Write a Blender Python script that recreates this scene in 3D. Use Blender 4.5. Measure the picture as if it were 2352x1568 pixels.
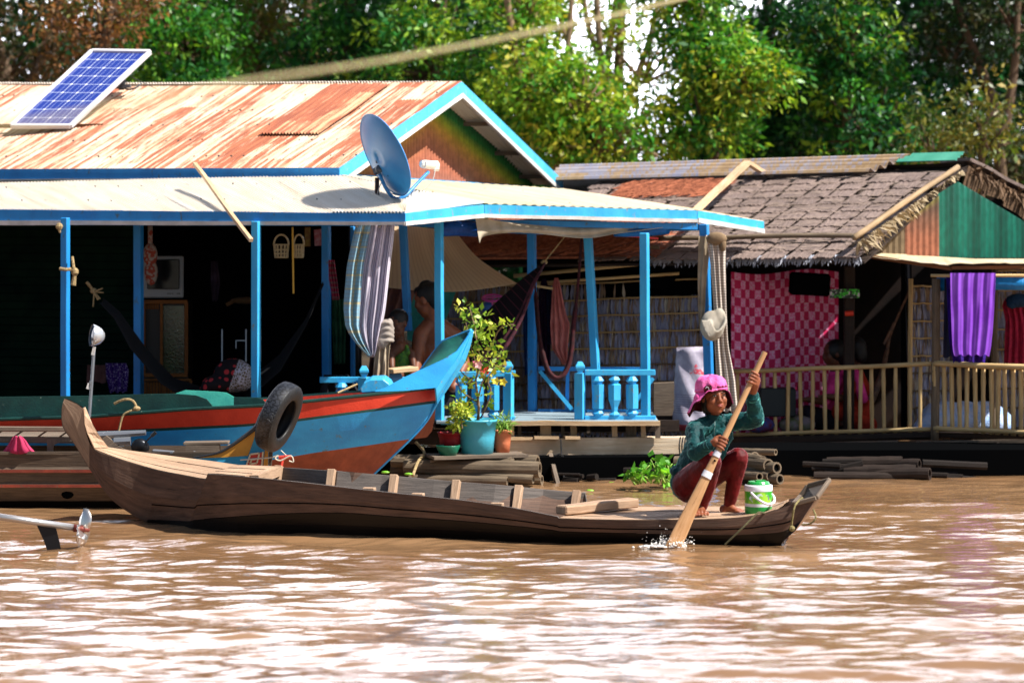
import bpy, math, random
import numpy as np
from mathutils import Vector, Matrix

random.seed(7); RNG = np.random.default_rng(7)
for _o in list(bpy.data.objects): bpy.data.objects.remove(_o)
scene = bpy.context.scene
col = scene.collection
V = Vector
# ------------------------------------------------------------------ camera
FPX, HY, CX, CH = 7100.0, 454.0, 1176.0, 2.2        # photo measured on a 2352 x 1568 grid
cam_d = bpy.data.cameras.new('camera'); cam = bpy.data.objects.new('camera', cam_d); col.objects.link(cam)
cam.location = (0, 0, CH); cam.rotation_euler = (math.radians(90), 0, 0)
cam_d.sensor_width = 36; cam_d.lens = FPX / 2352 * 36
cam_d.shift_y = -(784 - HY) / 2352
cam_d.clip_start = 0.5; cam_d.clip_end = 3000
cam_d.dof.use_dof = True; cam_d.dof.focus_distance = 21.3; cam_d.dof.aperture_fstop = 2.3
scene.camera = cam
# ------------------------------------------------------------------ sky and sun
S_DIR = V((0.62, -0.20, 0.80)).normalized()           # towards the sun: high, from the right, a little in front
SUN_EL = math.asin(S_DIR.z); SUN_AZ = math.atan2(S_DIR.x, S_DIR.y)
world = bpy.data.worlds.new('World'); scene.world = world; world.use_nodes = True
wn, wl = world.node_tree.nodes, world.node_tree.links
bg = wn['Background']; bg.inputs['Strength'].default_value = 0.062
sky = wn.new('ShaderNodeTexSky'); sky.sky_type = 'NISHITA'; sky.sun_disc = False
sky.sun_elevation = SUN_EL; sky.sun_rotation = SUN_AZ; sky.dust_density = 1.5
tc = wn.new('ShaderNodeTexCoord'); sx = wn.new('ShaderNodeSeparateXYZ'); wl.new(tc.outputs['Generated'], sx.inputs[0])
nz = wn.new('ShaderNodeTexNoise'); nz.inputs['Scale'].default_value = 3.0; nz.inputs['Detail'].default_value = 6
mp = wn.new('ShaderNodeMapping'); mp.inputs['Scale'].default_value = (1, 1, 2.6)
wl.new(tc.outputs['Generated'], mp.inputs[0]); wl.new(mp.outputs[0], nz.inputs['Vector'])
def wmr(src, a, b, c, d):
    n = wn.new('ShaderNodeMapRange'); n.interpolation_type = 'SMOOTHSTEP'
    for i, v in enumerate((a, b, c, d)): n.inputs[i + 1].default_value = v
    wl.new(src, n.inputs[0]); return n.outputs[0]
def wmul(a, b):
    n = wn.new('ShaderNodeMath'); n.operation = 'MULTIPLY'; wl.new(a, n.inputs[0]); wl.new(b, n.inputs[1]); return n.outputs[0]
# over-bright cloud bank added low over the far shore to whiten water reflections
mask = wmul(wmul(wmr(nz.outputs['Fac'], 0.28, 0.50, 0.35, 1), wmr(sx.outputs['Y'], 0.35, 0.8, 0, 1)), wmr(sx.outputs['Z'], 0.62, 0.34, 0, 1))
mx = wn.new('ShaderNodeMix'); mx.data_type = 'RGBA'
wl.new(mask, mx.inputs['Factor']); wl.new(sky.outputs[0], mx.inputs['A']); mx.inputs['B'].default_value = (47, 47, 53, 1)
wl.new(mx.outputs['Result'], bg.inputs['Color'])
sun_d = bpy.data.lights.new('sun', 'SUN'); sun_d.energy = 5.0; sun_d.angle = math.radians(0.6); sun_d.color = (1, 0.955, 0.89)
sun = bpy.data.objects.new('sun', sun_d); col.objects.link(sun)
sun.rotation_euler = S_DIR.to_track_quat('Z', 'Y').to_euler(); sun.location = S_DIR * 50
vs = scene.view_settings
vs.view_transform = 'Standard'; vs.look = 'None'; vs.exposure = 0.85; vs.gamma = 1; vs.use_curve_mapping = False
scene.cycles.max_bounces = 6; scene.cycles.transparent_max_bounces = 8
# ------------------------------------------------------------------ geometry helpers
def P(x, y, Z): return V(((x - CX) / FPX * Z, Z, CH - (y - HY) / FPX * Z))
def PZ(x, Y, z): return V(((x - CX) / FPX * Y, Y, z))
def lerp(a, b, t): return a + (b - a) * t
def hexc(h):
    h = h.lstrip('#'); c = [int(h[i:i + 2], 16) / 255 for i in (0, 2, 4)]
    return tuple(x / 12.92 if x <= .04045 else ((x + .055) / 1.055) ** 2.4 for x in c)
def resample(pts, n):
    d = [0]
    for a, b in zip(pts, pts[1:]): d.append(d[-1] + max((V(b) - V(a)).length, 1e-9))
    out = []; j = 0
    for i in range(n):
        t = d[-1] * i / (n - 1)
        while j < len(pts) - 2 and d[j + 1] < t: j += 1
        out.append(V(pts[j]).lerp(V(pts[j + 1]), (t - d[j]) / (d[j + 1] - d[j])))
    return out
def smooth_path(pts, n):
    pts = [V(p) for p in pts]; out = []; m = len(pts)
    for i in range(n):
        t = i / (n - 1) * (m - 1); k = min(int(t), m - 2); u = t - k
        p0, p1, p2, p3 = pts[max(k - 1, 0)], pts[k], pts[k + 1], pts[min(k + 2, m - 1)]
        out.append(0.5 * ((2 * p1) + (p2 - p0) * u + (2 * p0 - 5 * p1 + 4 * p2 - p3) * u * u + (3 * p1 - p0 - 3 * p2 + p3) * u ** 3))
    return out
class MB:
    def __init__(s): s.v = []; s.f = []; s.uv = []; s.mi = []; s.vc = None
    def add(s, vs_, fs, uvs=None, mi=0):
        o = len(s.v); s.v += [V(p) for p in vs_]
        for k, f in enumerate(fs):
            s.f.append([o + i for i in f]); s.mi.append(mi)
            s.uv.append(uvs[k] if uvs else [(vs_[i][0], vs_[i][2]) for i in f])
        return s
    def grid(s, g, mi=0, flip=False, closed=False, mif=None, uvs=1.0):
        """g[i][j] points; u runs along j, v along i (metres)"""
        n, m = len(g), len(g[0]); o = len(s.v)
        ru, rv = random.uniform(0, 9), random.uniform(0, 9)
        for r in g: s.v += [V(p) for p in r]
        mid = g[n // 2]; U = [0]
        for a, b in zip(mid, mid[1:]): U.append(U[-1] + (V(b) - V(a)).length)
        c = [r[m // 2] for r in g]; W = [0]
        for a, b in zip(c, c[1:]): W.append(W[-1] + (V(b) - V(a)).length)
        if closed: U.append(U[-1] + (V(mid[0]) - V(mid[-1])).length)
        for i in range(n - 1):
            for j in range(m if closed else m - 1):
                j2 = (j + 1) % m
                q = [o + i * m + j, o + i * m + j2, o + (i + 1) * m + j2, o + (i + 1) * m + j]
                t = [(U[j], W[i]), (U[j + 1], W[i]), (U[j + 1], W[i + 1]), (U[j], W[i + 1])]
                t = [(a * uvs + ru, b * uvs + rv) for a, b in t]
                if flip: q.reverse(); t.reverse()
                s.f.append(q); s.uv.append(t); s.mi.append(mif(i, j) if mif else mi)
        return s
    def sheet(s, g, th=0.01, mi=0, mif=None, dirv=None, uv0=None):
        n, m = len(g), len(g[0]); g = [[V(p) for p in r] for r in g]; b = []
        for i in range(n):
            row = []
            for j in range(m):
                du = g[i][min(j + 1, m - 1)] - g[i][max(j - 1, 0)]; dv = g[min(i + 1, n - 1)][j] - g[max(i - 1, 0)][j]
                nn = du.cross(dv); nn = dirv if dirv is not None else (nn.normalized() if nn.length > 1e-12 else V((0, 0, 1)))
                row.append(g[i][j] + nn * th)
            b.append(row)
        st = random.getstate()
        s.grid(g, mi, mif=mif, flip=True); random.setstate(st); s.grid(b, mi, mif=mif)
        def rim(a, bb): s.grid([a, bb], mi)
        rim(g[0], b[0]); rim(b[-1], g[-1]); rim([r[0] for r in b], [r[0] for r in g]); rim([r[-1] for r in g], [r[-1] for r in b])
        return s
    def tube(s, pts, r, n=8, cap=True, mi=0, flat=1.0, flatdir=None):
        pts = [V(p) for p in pts]; m = len(pts); R = r if isinstance(r, (list, tuple)) else [r] * m
        if len(R) == 2 and m > 2: R = [lerp(R[0], R[1], i / (m - 1)) for i in range(m)]
        g = []; prev = flatdir
        for i in range(m):
            t = (pts[min(i + 1, m - 1)] - pts[max(i - 1, 0)]).normalized()
            if prev is None: prev = V((0, 0, 1)) if abs(t.z) < .9 else V((0, 1, 0))
            x = (prev - t * prev.dot(t)).normalized(); y = t.cross(x); prev = x
            g.append([pts[i] + (x * math.cos(a) + y * math.sin(a) * flat) * R[i] for a in [2 * math.pi * k / n for k in range(n)]])
        # transpose so u runs along the length
        ln = [0]
        for a, b in zip(pts, pts[1:]): ln.append(ln[-1] + (b - a).length)
        o = len(s.v); ru, rv = random.uniform(0, 9), random.uniform(0, 9)
        for row in g: s.v += row
        for i in range(m - 1):
            for k in range(n):
                k2 = (k + 1) % n; c = 2 * math.pi * max(R[0], R[-1]) / n
                s.f.append([o + i * n + k, o + i * n + k2, o + (i + 1) * n + k2, o + (i + 1) * n + k]); s.mi.append(mi)
                s.uv.append([(ln[i] + ru, k * c + rv), (ln[i] + ru, (k + 1) * c + rv), (ln[i + 1] + ru, (k + 1) * c + rv), (ln[i + 1] + ru, k * c + rv)])
        if cap:
            for base, rev in ((0, True), ((m - 1) * n, False)):
                f = [o + base + k for k in range(n)]
                if rev: f.reverse()
                s.f.append(f); s.mi.append(mi); s.uv.append([(ru + .01 * k, rv) for k in range(n)])
        return s
    def beam(s, a, b, w, h, up=(0, 0, 1), w2=None, h2=None, seg=1, wob=0.0, mi=0):
        """box from a to b, w across, h along 'up'; u runs along the length"""
        a, b = V(a), V(b); t = (b - a).normalized(); up = V(up); up = (up - t * up.dot(t)).normalized(); sd = t.cross(up)
        w2 = w if w2 is None else w2; h2 = h if h2 is None else h2; L = (b - a).length
        rs = []; ru, rv = random.uniform(0, 9), random.uniform(0, 9)
        for i in range(seg + 1):
            q = i / seg; c = a.lerp(b, q) + (sd * random.uniform(-wob, wob) + up * random.uniform(-wob, wob) if 0 < i < seg else V((0, 0, 0)))
            ww, hh = lerp(w, w2, q) / 2, lerp(h, h2, q) / 2
            rs.append([c - sd * ww - up * hh, c + sd * ww - up * hh, c + sd * ww + up * hh, c - sd * ww + up * hh])
        o = len(s.v)
        for r in rs: s.v += r
        vv = [0, w, w + h, 2 * w + h, 2 * w + 2 * h]
        for i in range(seg):
            for k in range(4):
                k2 = (k + 1) % 4
                s.f.append([o + i * 4 + k, o + i * 4 + k2, o + i * 4 + 4 + k2, o + i * 4 + 4 + k]); s.mi.append(mi)
                u0, u1 = L * i / seg + ru, L * (i + 1) / seg + ru
                s.uv.append([(u0, vv[k] + rv), (u0, vv[k + 1] + rv), (u1, vv[k + 1] + rv), (u1, vv[k] + rv)])
        for f in ([o + 3, o + 2, o + 1, o], [o + seg * 4 + k for k in range(4)]):
            s.f.append(f); s.mi.append(mi); s.uv.append([(ru, rv), (ru, rv + w), (ru + h, rv + w), (ru + h, rv)])
        return s
    def prism(s, poly, d, mi=0, mis=None):
        poly = [V(p) for p in poly]; d = V(d); n = len(poly); o = len(s.v)
        s.v += poly + [p + d for p in poly]
        x = (poly[1] - poly[0]).normalized(); nn = V((0, 0, 0))
        for i in range(n): nn += poly[i].cross(poly[(i + 1) % n])
        y = nn.cross(x)
        y = y.normalized() if y.length > 1e-9 else V((0, 0, 1))
        uv = [((p - poly[0]).dot(x), (p - poly[0]).dot(y)) for p in poly]
        fl = nn.dot(d) > 0
        a, b = list(range(n)), list(range(n, 2 * n))
        if fl: a.reverse()
        else: b.reverse()
        for f in (a, b): s.f.append([o + i for i in f]); s.mi.append(mi); s.uv.append([uv[i % n] for i in f])
        for i in range(n):
            j = (i + 1) % n; f = [i, j, n + j, n + i]; L = (poly[j] - poly[i]).length; t = [(0, 0), (L, 0), (L, d.length), (0, d.length)]
            if not fl: f.reverse(); t.reverse()
            s.f.append([o + k for k in f]); s.mi.append(mi if mis is None else mis); s.uv.append(t)
        return s
    def lathe(s, prof, c, axis=(0, 0, 1), n=24, mi=0, mif=None, ref=None):
        c = V(c); ax = V(axis).normalized(); x = ax.orthogonal().normalized() if ref is None else (V(ref) - ax * V(ref).dot(ax)).normalized(); y = ax.cross(x)
        g = [[c + ax * h + (x * math.cos(a) + y * math.sin(a)) * max(r, 1e-5) for a in [2 * math.pi * k / n for k in range(n)]] for r, h in prof]
        return s.grid(g, mi, closed=True, mif=mif)
    def ball(s, c, r, n=12, R=None, mi=0):
        c = V(c); rr = V(r) if not isinstance(r, (int, float)) else V((r, r, r)); g = []
        for i in range(n // 2 + 1):
            ph = math.pi * i / (n // 2); row = []
            for k in range(n):
                a = 2 * math.pi * k / n; p = V((rr.x * math.sin(ph) * math.cos(a), rr.y * math.sin(ph) * math.sin(a), rr.z * math.cos(ph)))
                row.append(c + (R @ p if R is not None else p))
            g.append(row)
        return s.grid(g, mi, closed=True, flip=True)
    def capsule(s, a, b, ra, rb, n=14):
        a, b = V(a), V(b); s.ball(a, ra, n); s.ball(b, rb, n)
        if (b - a).length > 1e-5: s.tube([a, b], [ra, rb], n)
        return s
    def blade(s, a, b, w, side, mi=0, bend=0.0):
        a, b, side = V(a), V(b), V(side).normalized(); m = (a + b) / 2 + V((0, 0, bend)); h = side * w / 2
        o = len(s.v); s.v += [a, m - h, b, m + h]; s.f.append([o, o + 1, o + 2, o + 3]); s.mi.append(mi)
        ru = random.uniform(0, 9); L = (b - a).length
        s.uv.append([(ru, 0), (ru + L / 2, -w / 2), (ru + L, 0), (ru + L / 2, w / 2)]); return s
def origin_of(o):
    p = V((0, 0, 0))
    while o is not None: p += o.location; o = o.parent
    return p
def build(mb, name, mat, parent=None, smooth=False, bevel=0, sub=0, remesh=0, sm=0, origin=None, solid=0):
    vs_ = np.array([tuple(p) for p in mb.v], dtype=np.float64).reshape(-1, 3)
    if parent is not None: og = origin_of(parent); loc = V((0, 0, 0))
    else:
        og = V(origin) if origin is not None else V(((vs_[:, 0].min() + vs_[:, 0].max()) / 2, (vs_[:, 1].min() + vs_[:, 1].max()) / 2, vs_[:, 2].min())); loc = og
    me = bpy.data.meshes.new(name)
    me.from_pydata([tuple(r) for r in (vs_ - np.array(og))], [], mb.f)
    for m in (mat if isinstance(mat, (list, tuple)) else [mat]): me.materials.append(m)
    if len(me.polygons) == len(mb.mi): me.polygons.foreach_set('material_index', mb.mi)
    uvl = me.uv_layers.new(name='UVMap'); uvl.data.foreach_set('uv', np.array([c for f in mb.uv for t in f for c in t], dtype=np.float32))
    if mb.vc is not None:
        ca = me.color_attributes.new('Col', 'FLOAT_COLOR', 'POINT')
        ca.data.foreach_set('color', np.array([list(c) + [1] for c in mb.vc], dtype=np.float32).ravel())
    if smooth: me.polygons.foreach_set('use_smooth', [True] * len(me.polygons))
    me.update(); o = bpy.data.objects.new(name, me); o.location = loc; col.objects.link(o)
    if parent is not None: o.parent = parent
    if solid: q = o.modifiers.new('solid', 'SOLIDIFY'); q.thickness = solid; q.offset = 0
    if remesh: q = o.modifiers.new('remesh', 'REMESH'); q.mode = 'VOXEL'; q.voxel_size = remesh; q.use_smooth_shade = True
    if sm: q = o.modifiers.new('smooth', 'SMOOTH'); q.factor = 0.5; q.iterations = sm
    if bevel: q = o.modifiers.new('bevel', 'BEVEL'); q.width = bevel; q.segments = 1; q.limit_method = 'ANGLE'; q.angle_limit = math.radians(35)
    if sub: q = o.modifiers.new('sub', 'SUBSURF'); q.levels = sub; q.render_levels = sub
    return o
def tag(o, label=None, cat=None, group=None, kind=None):
    if label: o['label'] = label
    if cat: o['category'] = cat
    if group: o['group'] = group
    if kind: o['kind'] = kind
    return o
def thing(name, label, cat, loc, group=None):
    o = bpy.data.objects.new(name, None); col.objects.link(o); o.location = V(loc); o.empty_display_size = .1
    return tag(o, label, cat, group)
def text_mesh(s, size, center, right, up, depth=0.002):
    """flat lettering as a mesh builder, laid in the plane of right/up"""
    cu = bpy.data.curves.new('t', 'FONT'); cu.body = s; cu.size = size; cu.align_x = 'CENTER'; cu.align_y = 'CENTER'; cu.resolution_u = 2
    ob = bpy.data.objects.new('t', cu); col.objects.link(ob); dg = bpy.context.evaluated_depsgraph_get()
    me = bpy.data.meshes.new_from_object(ob.evaluated_get(dg)); mb = MB(); right, up = V(right).normalized(), V(up).normalized()
    c = V(center) + right.cross(up) * depth
    mb.add([c + right * v.co.x + up * v.co.y for v in me.vertices], [list(p.vertices) for p in me.polygons])
    bpy.data.objects.remove(ob); bpy.data.curves.remove(cu); bpy.data.meshes.remove(me); return mb
# ------------------------------------------------------------------ material helpers
def base_mat(name, rough=0.6, metal=0.0, spec=None):
    m = bpy.data.materials.new(name); m.use_nodes = True; b = m.node_tree.nodes['Principled BSDF']
    b.inputs['Roughness'].default_value = rough; b.inputs['Metallic'].default_value = metal
    if spec is not None: b.inputs['Specular IOR Level'].default_value = spec
    return m, m.node_tree.nodes, m.node_tree.links, b
def nd(N, t, **k):
    n = N.new(t)
    for a, v in k.items():
        if hasattr(n, a): setattr(n, a, v)
        else: n.inputs[a.replace('_', ' ')].default_value = v
    return n
def noise_fac(N, L, coord, scale, detail=5, stretch=(1, 1, 1), lo=.4, hi=.6, rough=.55, dist=0):
    t = nd(N, 'ShaderNodeTexCoord'); mpn = nd(N, 'ShaderNodeMapping'); mpn.inputs['Scale'].default_value = stretch
    L.new(t.outputs[coord], mpn.inputs[0]); z = nd(N, 'ShaderNodeTexNoise'); z.inputs['Scale'].default_value = scale; z.inputs['Detail'].default_value = detail
    z.inputs['Roughness'].default_value = rough; z.inputs['Distortion'].default_value = dist
    L.new(mpn.outputs[0], z.inputs['Vector']); r = nd(N, 'ShaderNodeMapRange'); r.inputs[1].default_value = lo; r.inputs[2].default_value = hi
    L.new(z.outputs['Fac'], r.inputs[0]); return r.outputs[0], z.outputs['Fac']
def mixc(N, L, fac, a, b, blend='MIX'):
    m = nd(N, 'ShaderNodeMix', data_type='RGBA', blend_type=blend)
    for s_, v in (('Factor', fac), ('A', a), ('B', b)):
        if isinstance(v, (tuple, list)): m.inputs[s_].default_value = (*v[:3], 1)
        elif isinstance(v, (int, float)): m.inputs[s_].default_value = v
        else: L.new(v, m.inputs[s_])
    return m.outputs['Result']
def mathn(N, L, op, a, b=0.0, c=0.0):
    m = nd(N, 'ShaderNodeMath', operation=op)
    for i, v in enumerate((a, b, c)):
        if isinstance(v, (int, float)): m.inputs[i].default_value = v
        else: L.new(v, m.inputs[i])
    return m.outputs[0]
def bump(N, L, b, h, dist=0.01, st=0.6):
    n = nd(N, 'ShaderNodeBump'); n.inputs['Strength'].default_value = st; n.inputs['Distance'].default_value = dist
    L.new(h, n.inputs['Height']); L.new(n.outputs[0], b.inputs['Normal'])
def worn(name, c, c2=None, wear=None, amt=.35, rough=.55, scale=9, stretch=(1, 1, 1), coord='Object', bmp=.003, metal=0, fine=60, spec=.4):
    """paint or cloth with tonal variation and, where given, worn patches of another colour"""
    m, N, L, b = base_mat(name, rough, metal, spec); c = hexc(c) if isinstance(c, str) else c
    c2 = (hexc(c2) if isinstance(c2, str) else c2) if c2 is not None else tuple(x * .72 for x in c)
    f1, r1 = noise_fac(N, L, coord, scale, 5, stretch, .35, .65); k = mixc(N, L, f1, c, c2)
    if wear is not None:
        f2, _ = noise_fac(N, L, coord, scale * 3.1, 8, stretch, 1 - amt, 1 - amt + .05, .7); k = mixc(N, L, f2, k, hexc(wear) if isinstance(wear, str) else wear)
    L.new(k, b.inputs['Base Color']); _, r3 = noise_fac(N, L, coord, fine, 4, stretch)
    bump(N, L, b, r3, bmp); return m
def wood(name, c, c2, dark=None, gscale=1.0, rough=.75, bmp=.004, stain=None):
    """weathered board: grain along u"""
    m, N, L, b = base_mat(name, rough, 0, .25); c, c2 = hexc(c), hexc(c2)
    f1, r1 = noise_fac(N, L, 'UV', 5 * gscale, 8, (1.2, 16, 1), .3, .7, .65, .4)
    k = mixc(N, L, f1, c, c2)
    f2, _ = noise_fac(N, L, 'UV', 9 * gscale, 8, (.8, 22, 1), .60, .68, .7, .3)
    k = mixc(N, L, f2, k, hexc(dark) if dark else tuple(x * .25 for x in c2))
    f3, _ = noise_fac(N, L, 'Object', 2.2, 4, (1, 1, 1), .4, .7); k = mixc(N, L, f3, k, hexc(stain) if stain else mixc(N, L, .45, k, tuple(x * .5 for x in c2)))
    L.new(k, b.inputs['Base Color']); bump(N, L, b, r1, bmp, .8); return m
def flat(name, c, rough=.6, metal=0, spec=.5, emit=None):
    m, N, L, b = base_mat(name, rough, metal, spec); b.inputs['Base Color'].default_value = (*(hexc(c) if isinstance(c, str) else c), 1)
    return m
# ------------------------------------------------------------------ materials
BLUE = worn('blue_paint', (.02, .27, .68), (.018, .21, .56), '#4a6a7d', .40, .45, 6, (1, 1, .5))
BLUE2 = worn('light_blue_paint', (.055, .46, .80), (.035, .37, .72), '#7d98a0', .40, .45, 8, (1, 1, .5))
WHITEP = worn('white_paint', '#dcd8d4', '#b5b3ae', '#7b7064', .3, .5, 6)
WOODG = wood('grey_weathered_board', '#8a7a69', '#5d5046')
WOODL = wood('pale_dry_board', '#e2c6a0', '#b89670', '#4b3524')
WOODD = wood('dark_wet_board', '#3c2f27', '#241b16')
WOODR = wood('brown_board', '#8e5c3a', '#5e3a22')
BAMBOO = wood('bamboo_pole', '#e2c690', '#b3905c', '#5d4326', .6)
BAMBOOG = wood('grey_bamboo', '#8f7d66', '#54473a', '#221a14', .7)
DARK = flat('near_black_and_shade', (.003, .0032, .0036), 1, spec=0)  # near-black for joints, holes and dark things, and for painted shade
BLACKR = worn('black_rubber', (.012, .013, .016), (.02, .021, .025), None, .3, .45, 30, spec=.6)
def corr_mat(name, c, c2, rust=None, rust2=None, amt=.5, metal=0.0, nail=True, rough=.5, nu=.19, nv=.42):
    m, N, L, b = base_mat(name, rough, metal, .35); c, c2 = hexc(c), hexc(c2)
    f0, _ = noise_fac(N, L, 'UV', 2.5, 6, (2.5, .5, 1), .3, .7); k = mixc(N, L, f0, c, c2)
    t = nd(N, 'ShaderNodeTexCoord'); sp = nd(N, 'ShaderNodeSeparateXYZ'); L.new(t.outputs['UV'], sp.inputs[0]); u, v = sp.outputs[0], sp.outputs[1]
    if rust:
        r1, r2 = hexc(rust), hexc(rust2)
        sh = mathn(N, L, 'FLOOR', mathn(N, L, 'DIVIDE', u, .38)); row = mathn(N, L, 'FLOOR', mathn(N, L, 'DIVIDE', mathn(N, L, 'ADD', v, mathn(N, L, 'MULTIPLY', sh, .37)), 1.15))
        wn_ = nd(N, 'ShaderNodeTexWhiteNoise', noise_dimensions='2D'); cb = nd(N, 'ShaderNodeCombineXYZ'); L.new(sh, cb.inputs[0]); L.new(row, cb.inputs[1]); L.new(cb.outputs[0], wn_.inputs['Vector'])
        _, a = noise_fac(N, L, 'UV', 1, 7, (13, .5, 1), rough=.6); _, a2 = noise_fac(N, L, 'UV', 1, 8, (40, 3.5, 1), rough=.7)
        q = mathn(N, L, 'ADD', mathn(N, L, 'MULTIPLY', a, .62), mathn(N, L, 'MULTIPLY', a2, .38))
        q = mathn(N, L, 'ADD', q, mathn(N, L, 'MULTIPLY', mathn(N, L, 'SUBTRACT', wn_.outputs['Value'], .5), .13))
        r = nd(N, 'ShaderNodeMapRange'); r.inputs[1].default_value = 1 - amt; r.inputs[2].default_value = 1 - amt + .085; L.new(q, r.inputs[0])
        fr, _ = noise_fac(N, L, 'UV', 1, 5, (20, 2, 1), .35, .65); k = mixc(N, L, r.outputs[0], k, mixc(N, L, fr, r1, r2))
    if nail:
        row = mathn(N, L, 'FLOOR', mathn(N, L, 'DIVIDE', v, nv)); fu = mathn(N, L, 'FRACT', mathn(N, L, 'ADD', mathn(N, L, 'DIVIDE', u, nu), mathn(N, L, 'MULTIPLY', row, .37)))
        du = mathn(N, L, 'MULTIPLY', mathn(N, L, 'ABSOLUTE', mathn(N, L, 'SUBTRACT', fu, .5)), nu)
        dv = mathn(N, L, 'MULTIPLY', mathn(N, L, 'ABSOLUTE', mathn(N, L, 'SUBTRACT', mathn(N, L, 'FRACT', mathn(N, L, 'DIVIDE', v, nv)), .5)), nv)
        d = mathn(N, L, 'MAXIMUM', du, mathn(N, L, 'MULTIPLY', dv, .6)); k = mixc(N, L, mathn(N, L, 'LESS_THAN', d, .0085), k, (.02, .017, .015))
    L.new(k, b.inputs['Base Color']); _, a3 = noise_fac(N, L, 'UV', 40, 4, (1, .2, 1)); bump(N, L, b, a3, .002, .4); return m
RUSTROOF = corr_mat('rusty_corrugated_sheet', '#dccbb4', '#c4a685', '#ae6847', '#874b35', .548)
PALEROOF = corr_mat('pale_corrugated_sheet', '#f8f1e6', '#e8ddcc', '#c99c70', '#b88a60', .36, nv=.62, nu=.33)
CREAMROOF = corr_mat('cream_corrugated_sheet', '#dcc9a6', '#bfa985', '#8f6f4a', '#7a5a3a', .38, nv=.5, nu=.4)
def attr_mat(name, rough=.6, transl=0.0, spec=.3, bmp=0):
    m, N, L, b = base_mat(name, rough, 0, spec); a = nd(N, 'ShaderNodeVertexColor', layer_name='Col'); a.layer_name = 'Col'; f, _ = noise_fac(N, L, 'Object', 14, 5)
    k = mixc(N, L, f, a.outputs[0], mixc(N, L, .75, (0, 0, 0), a.outputs[0])) if not transl else a.outputs[0]
    L.new(k, b.inputs['Base Color'])
    if transl:
        t = nd(N, 'ShaderNodeBsdfTranslucent'); L.new(mixc(N, L, 1, a.outputs[0], (1.0, 1.0, .45), 'MULTIPLY'), t.inputs[0]); s_ = nd(N, 'ShaderNodeMixShader'); s_.inputs[0].default_value = transl
        L.new(b.outputs[0], s_.inputs[1]); L.new(t.outputs[0], s_.inputs[2]); L.new(s_.outputs[0], N['Material Output'].inputs[0])
    return m
PAINTCOL = attr_mat('sprayed_colour_bands')
LEAF = attr_mat('leaf', .42, .38, .4)
def fabric(name, c, c2=None, transl=.25, rough=.85):
    m = worn(name, c, c2, None, rough=rough, scale=7, bmp=.002, fine=120, spec=.15); N, L = m.node_tree.nodes, m.node_tree.links; b = N['Principled BSDF']
    if transl:
        t = nd(N, 'ShaderNodeBsdfTranslucent'); L.new(b.inputs['Base Color'].links[0].from_socket, t.inputs[0]); s_ = nd(N, 'ShaderNodeMixShader'); s_.inputs[0].default_value = transl
        L.new(b.outputs[0], s_.inputs[1]); L.new(t.outputs[0], s_.inputs[2]); L.new(s_.outputs[0], N['Material Output'].inputs[0])
    return m
def pattern(name, fn, rough=.85, transl=0.0, coord='UV'):
    """cloth with a woven or printed pattern; fn(N, L, u, v) gives a colour socket"""
    m, N, L, b = base_mat(name, rough, 0, .2); t = nd(N, 'ShaderNodeTexCoord'); sp = nd(N, 'ShaderNodeSeparateXYZ'); L.new(t.outputs[coord], sp.inputs[0])
    k = fn(N, L, sp.outputs[0], sp.outputs[1]); L.new(k, b.inputs['Base Color'])
    if transl:
        t = nd(N, 'ShaderNodeBsdfTranslucent'); L.new(k, t.inputs[0]); s_ = nd(N, 'ShaderNodeMixShader'); s_.inputs[0].default_value = transl
        L.new(b.outputs[0], s_.inputs[1]); L.new(t.outputs[0], s_.inputs[2]); L.new(s_.outputs[0], N['Material Output'].inputs[0])
    return m
def stripe(N, L, x, per, duty): return mathn(N, L, 'LESS_THAN', mathn(N, L, 'FRACT', mathn(N, L, 'DIVIDE', x, per)), duty)
ROPE = worn('hemp_rope', '#b39a6e', '#7d6a49', None, scale=60, rough=.9)
# ------------------------------------------------------------------ water, mud bank
def wave_z(X, Y):
    r = np.random.default_rng(21); z = np.zeros_like(X)
    for i in range(60):
        lam = 0.085 * (1.05 ** i) * r.uniform(.9, 1.1)
        a = r.normal() * .42 + math.pi / 2; k = 2 * math.pi / lam
        amp = 0.0030 * lam
        dx, dy = math.cos(a), math.sin(a); ph = r.uniform(0, 6.28)
        z += amp * np.sin(k * (dx * X + dy * Y) + ph + .8 * np.sin(.9 * X + .7 * Y * r.uniform(.5, 1.5) + ph))
    return z
xs = np.concatenate([np.linspace(-120, -7, 12)[:-1], np.linspace(-7, 7, 380), np.linspace(7, 120, 12)[1:]])
ys = np.concatenate([np.linspace(-30, 12.5, 10)[:-1], np.linspace(12.5, 27, 860), np.linspace(27, 150, 20)[1:]])
XX, YY = np.meshgrid(xs, ys); ZZ = wave_z(XX, YY)
wcalm = np.clip((YY - 21.0) / 4.0, 0, 1); ZZ *= (1 - .40 * wcalm) * (1 + .35 * np.clip((16.2 - YY) / 2.5, 0, 1))
fade = ((np.abs(XX) < 7.01) & (YY > 12.4) & (YY < 27.1)); ZZ *= fade
m, N, L, b = base_mat('muddy_river_water', .06); WATER = m
f, _ = noise_fac(N, L, 'Object', .5, 3, (1, 1, 1)); L.new(mixc(N, L, f, (.29, .165, .082), (.22, .118, .055)), b.inputs['Base Color'])
b.inputs['IOR'].default_value = 1.75
_, r1 = noise_fac(N, L, 'Object', 7, 4, (.55, 1.6, 1), rough=.6); bump(N, L, b, r1, .010, .5)
nv, nu_ = XX.shape
me = bpy.data.meshes.new('water'); vv = np.stack([XX, YY, ZZ], -1).reshape(-1, 3)
idx = (np.arange(nv - 1)[:, None] * nu_ + np.arange(nu_ - 1)[None, :]).ravel()
ff = np.stack([idx, idx + 1, idx + nu_ + 1, idx + nu_], -1)
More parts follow.
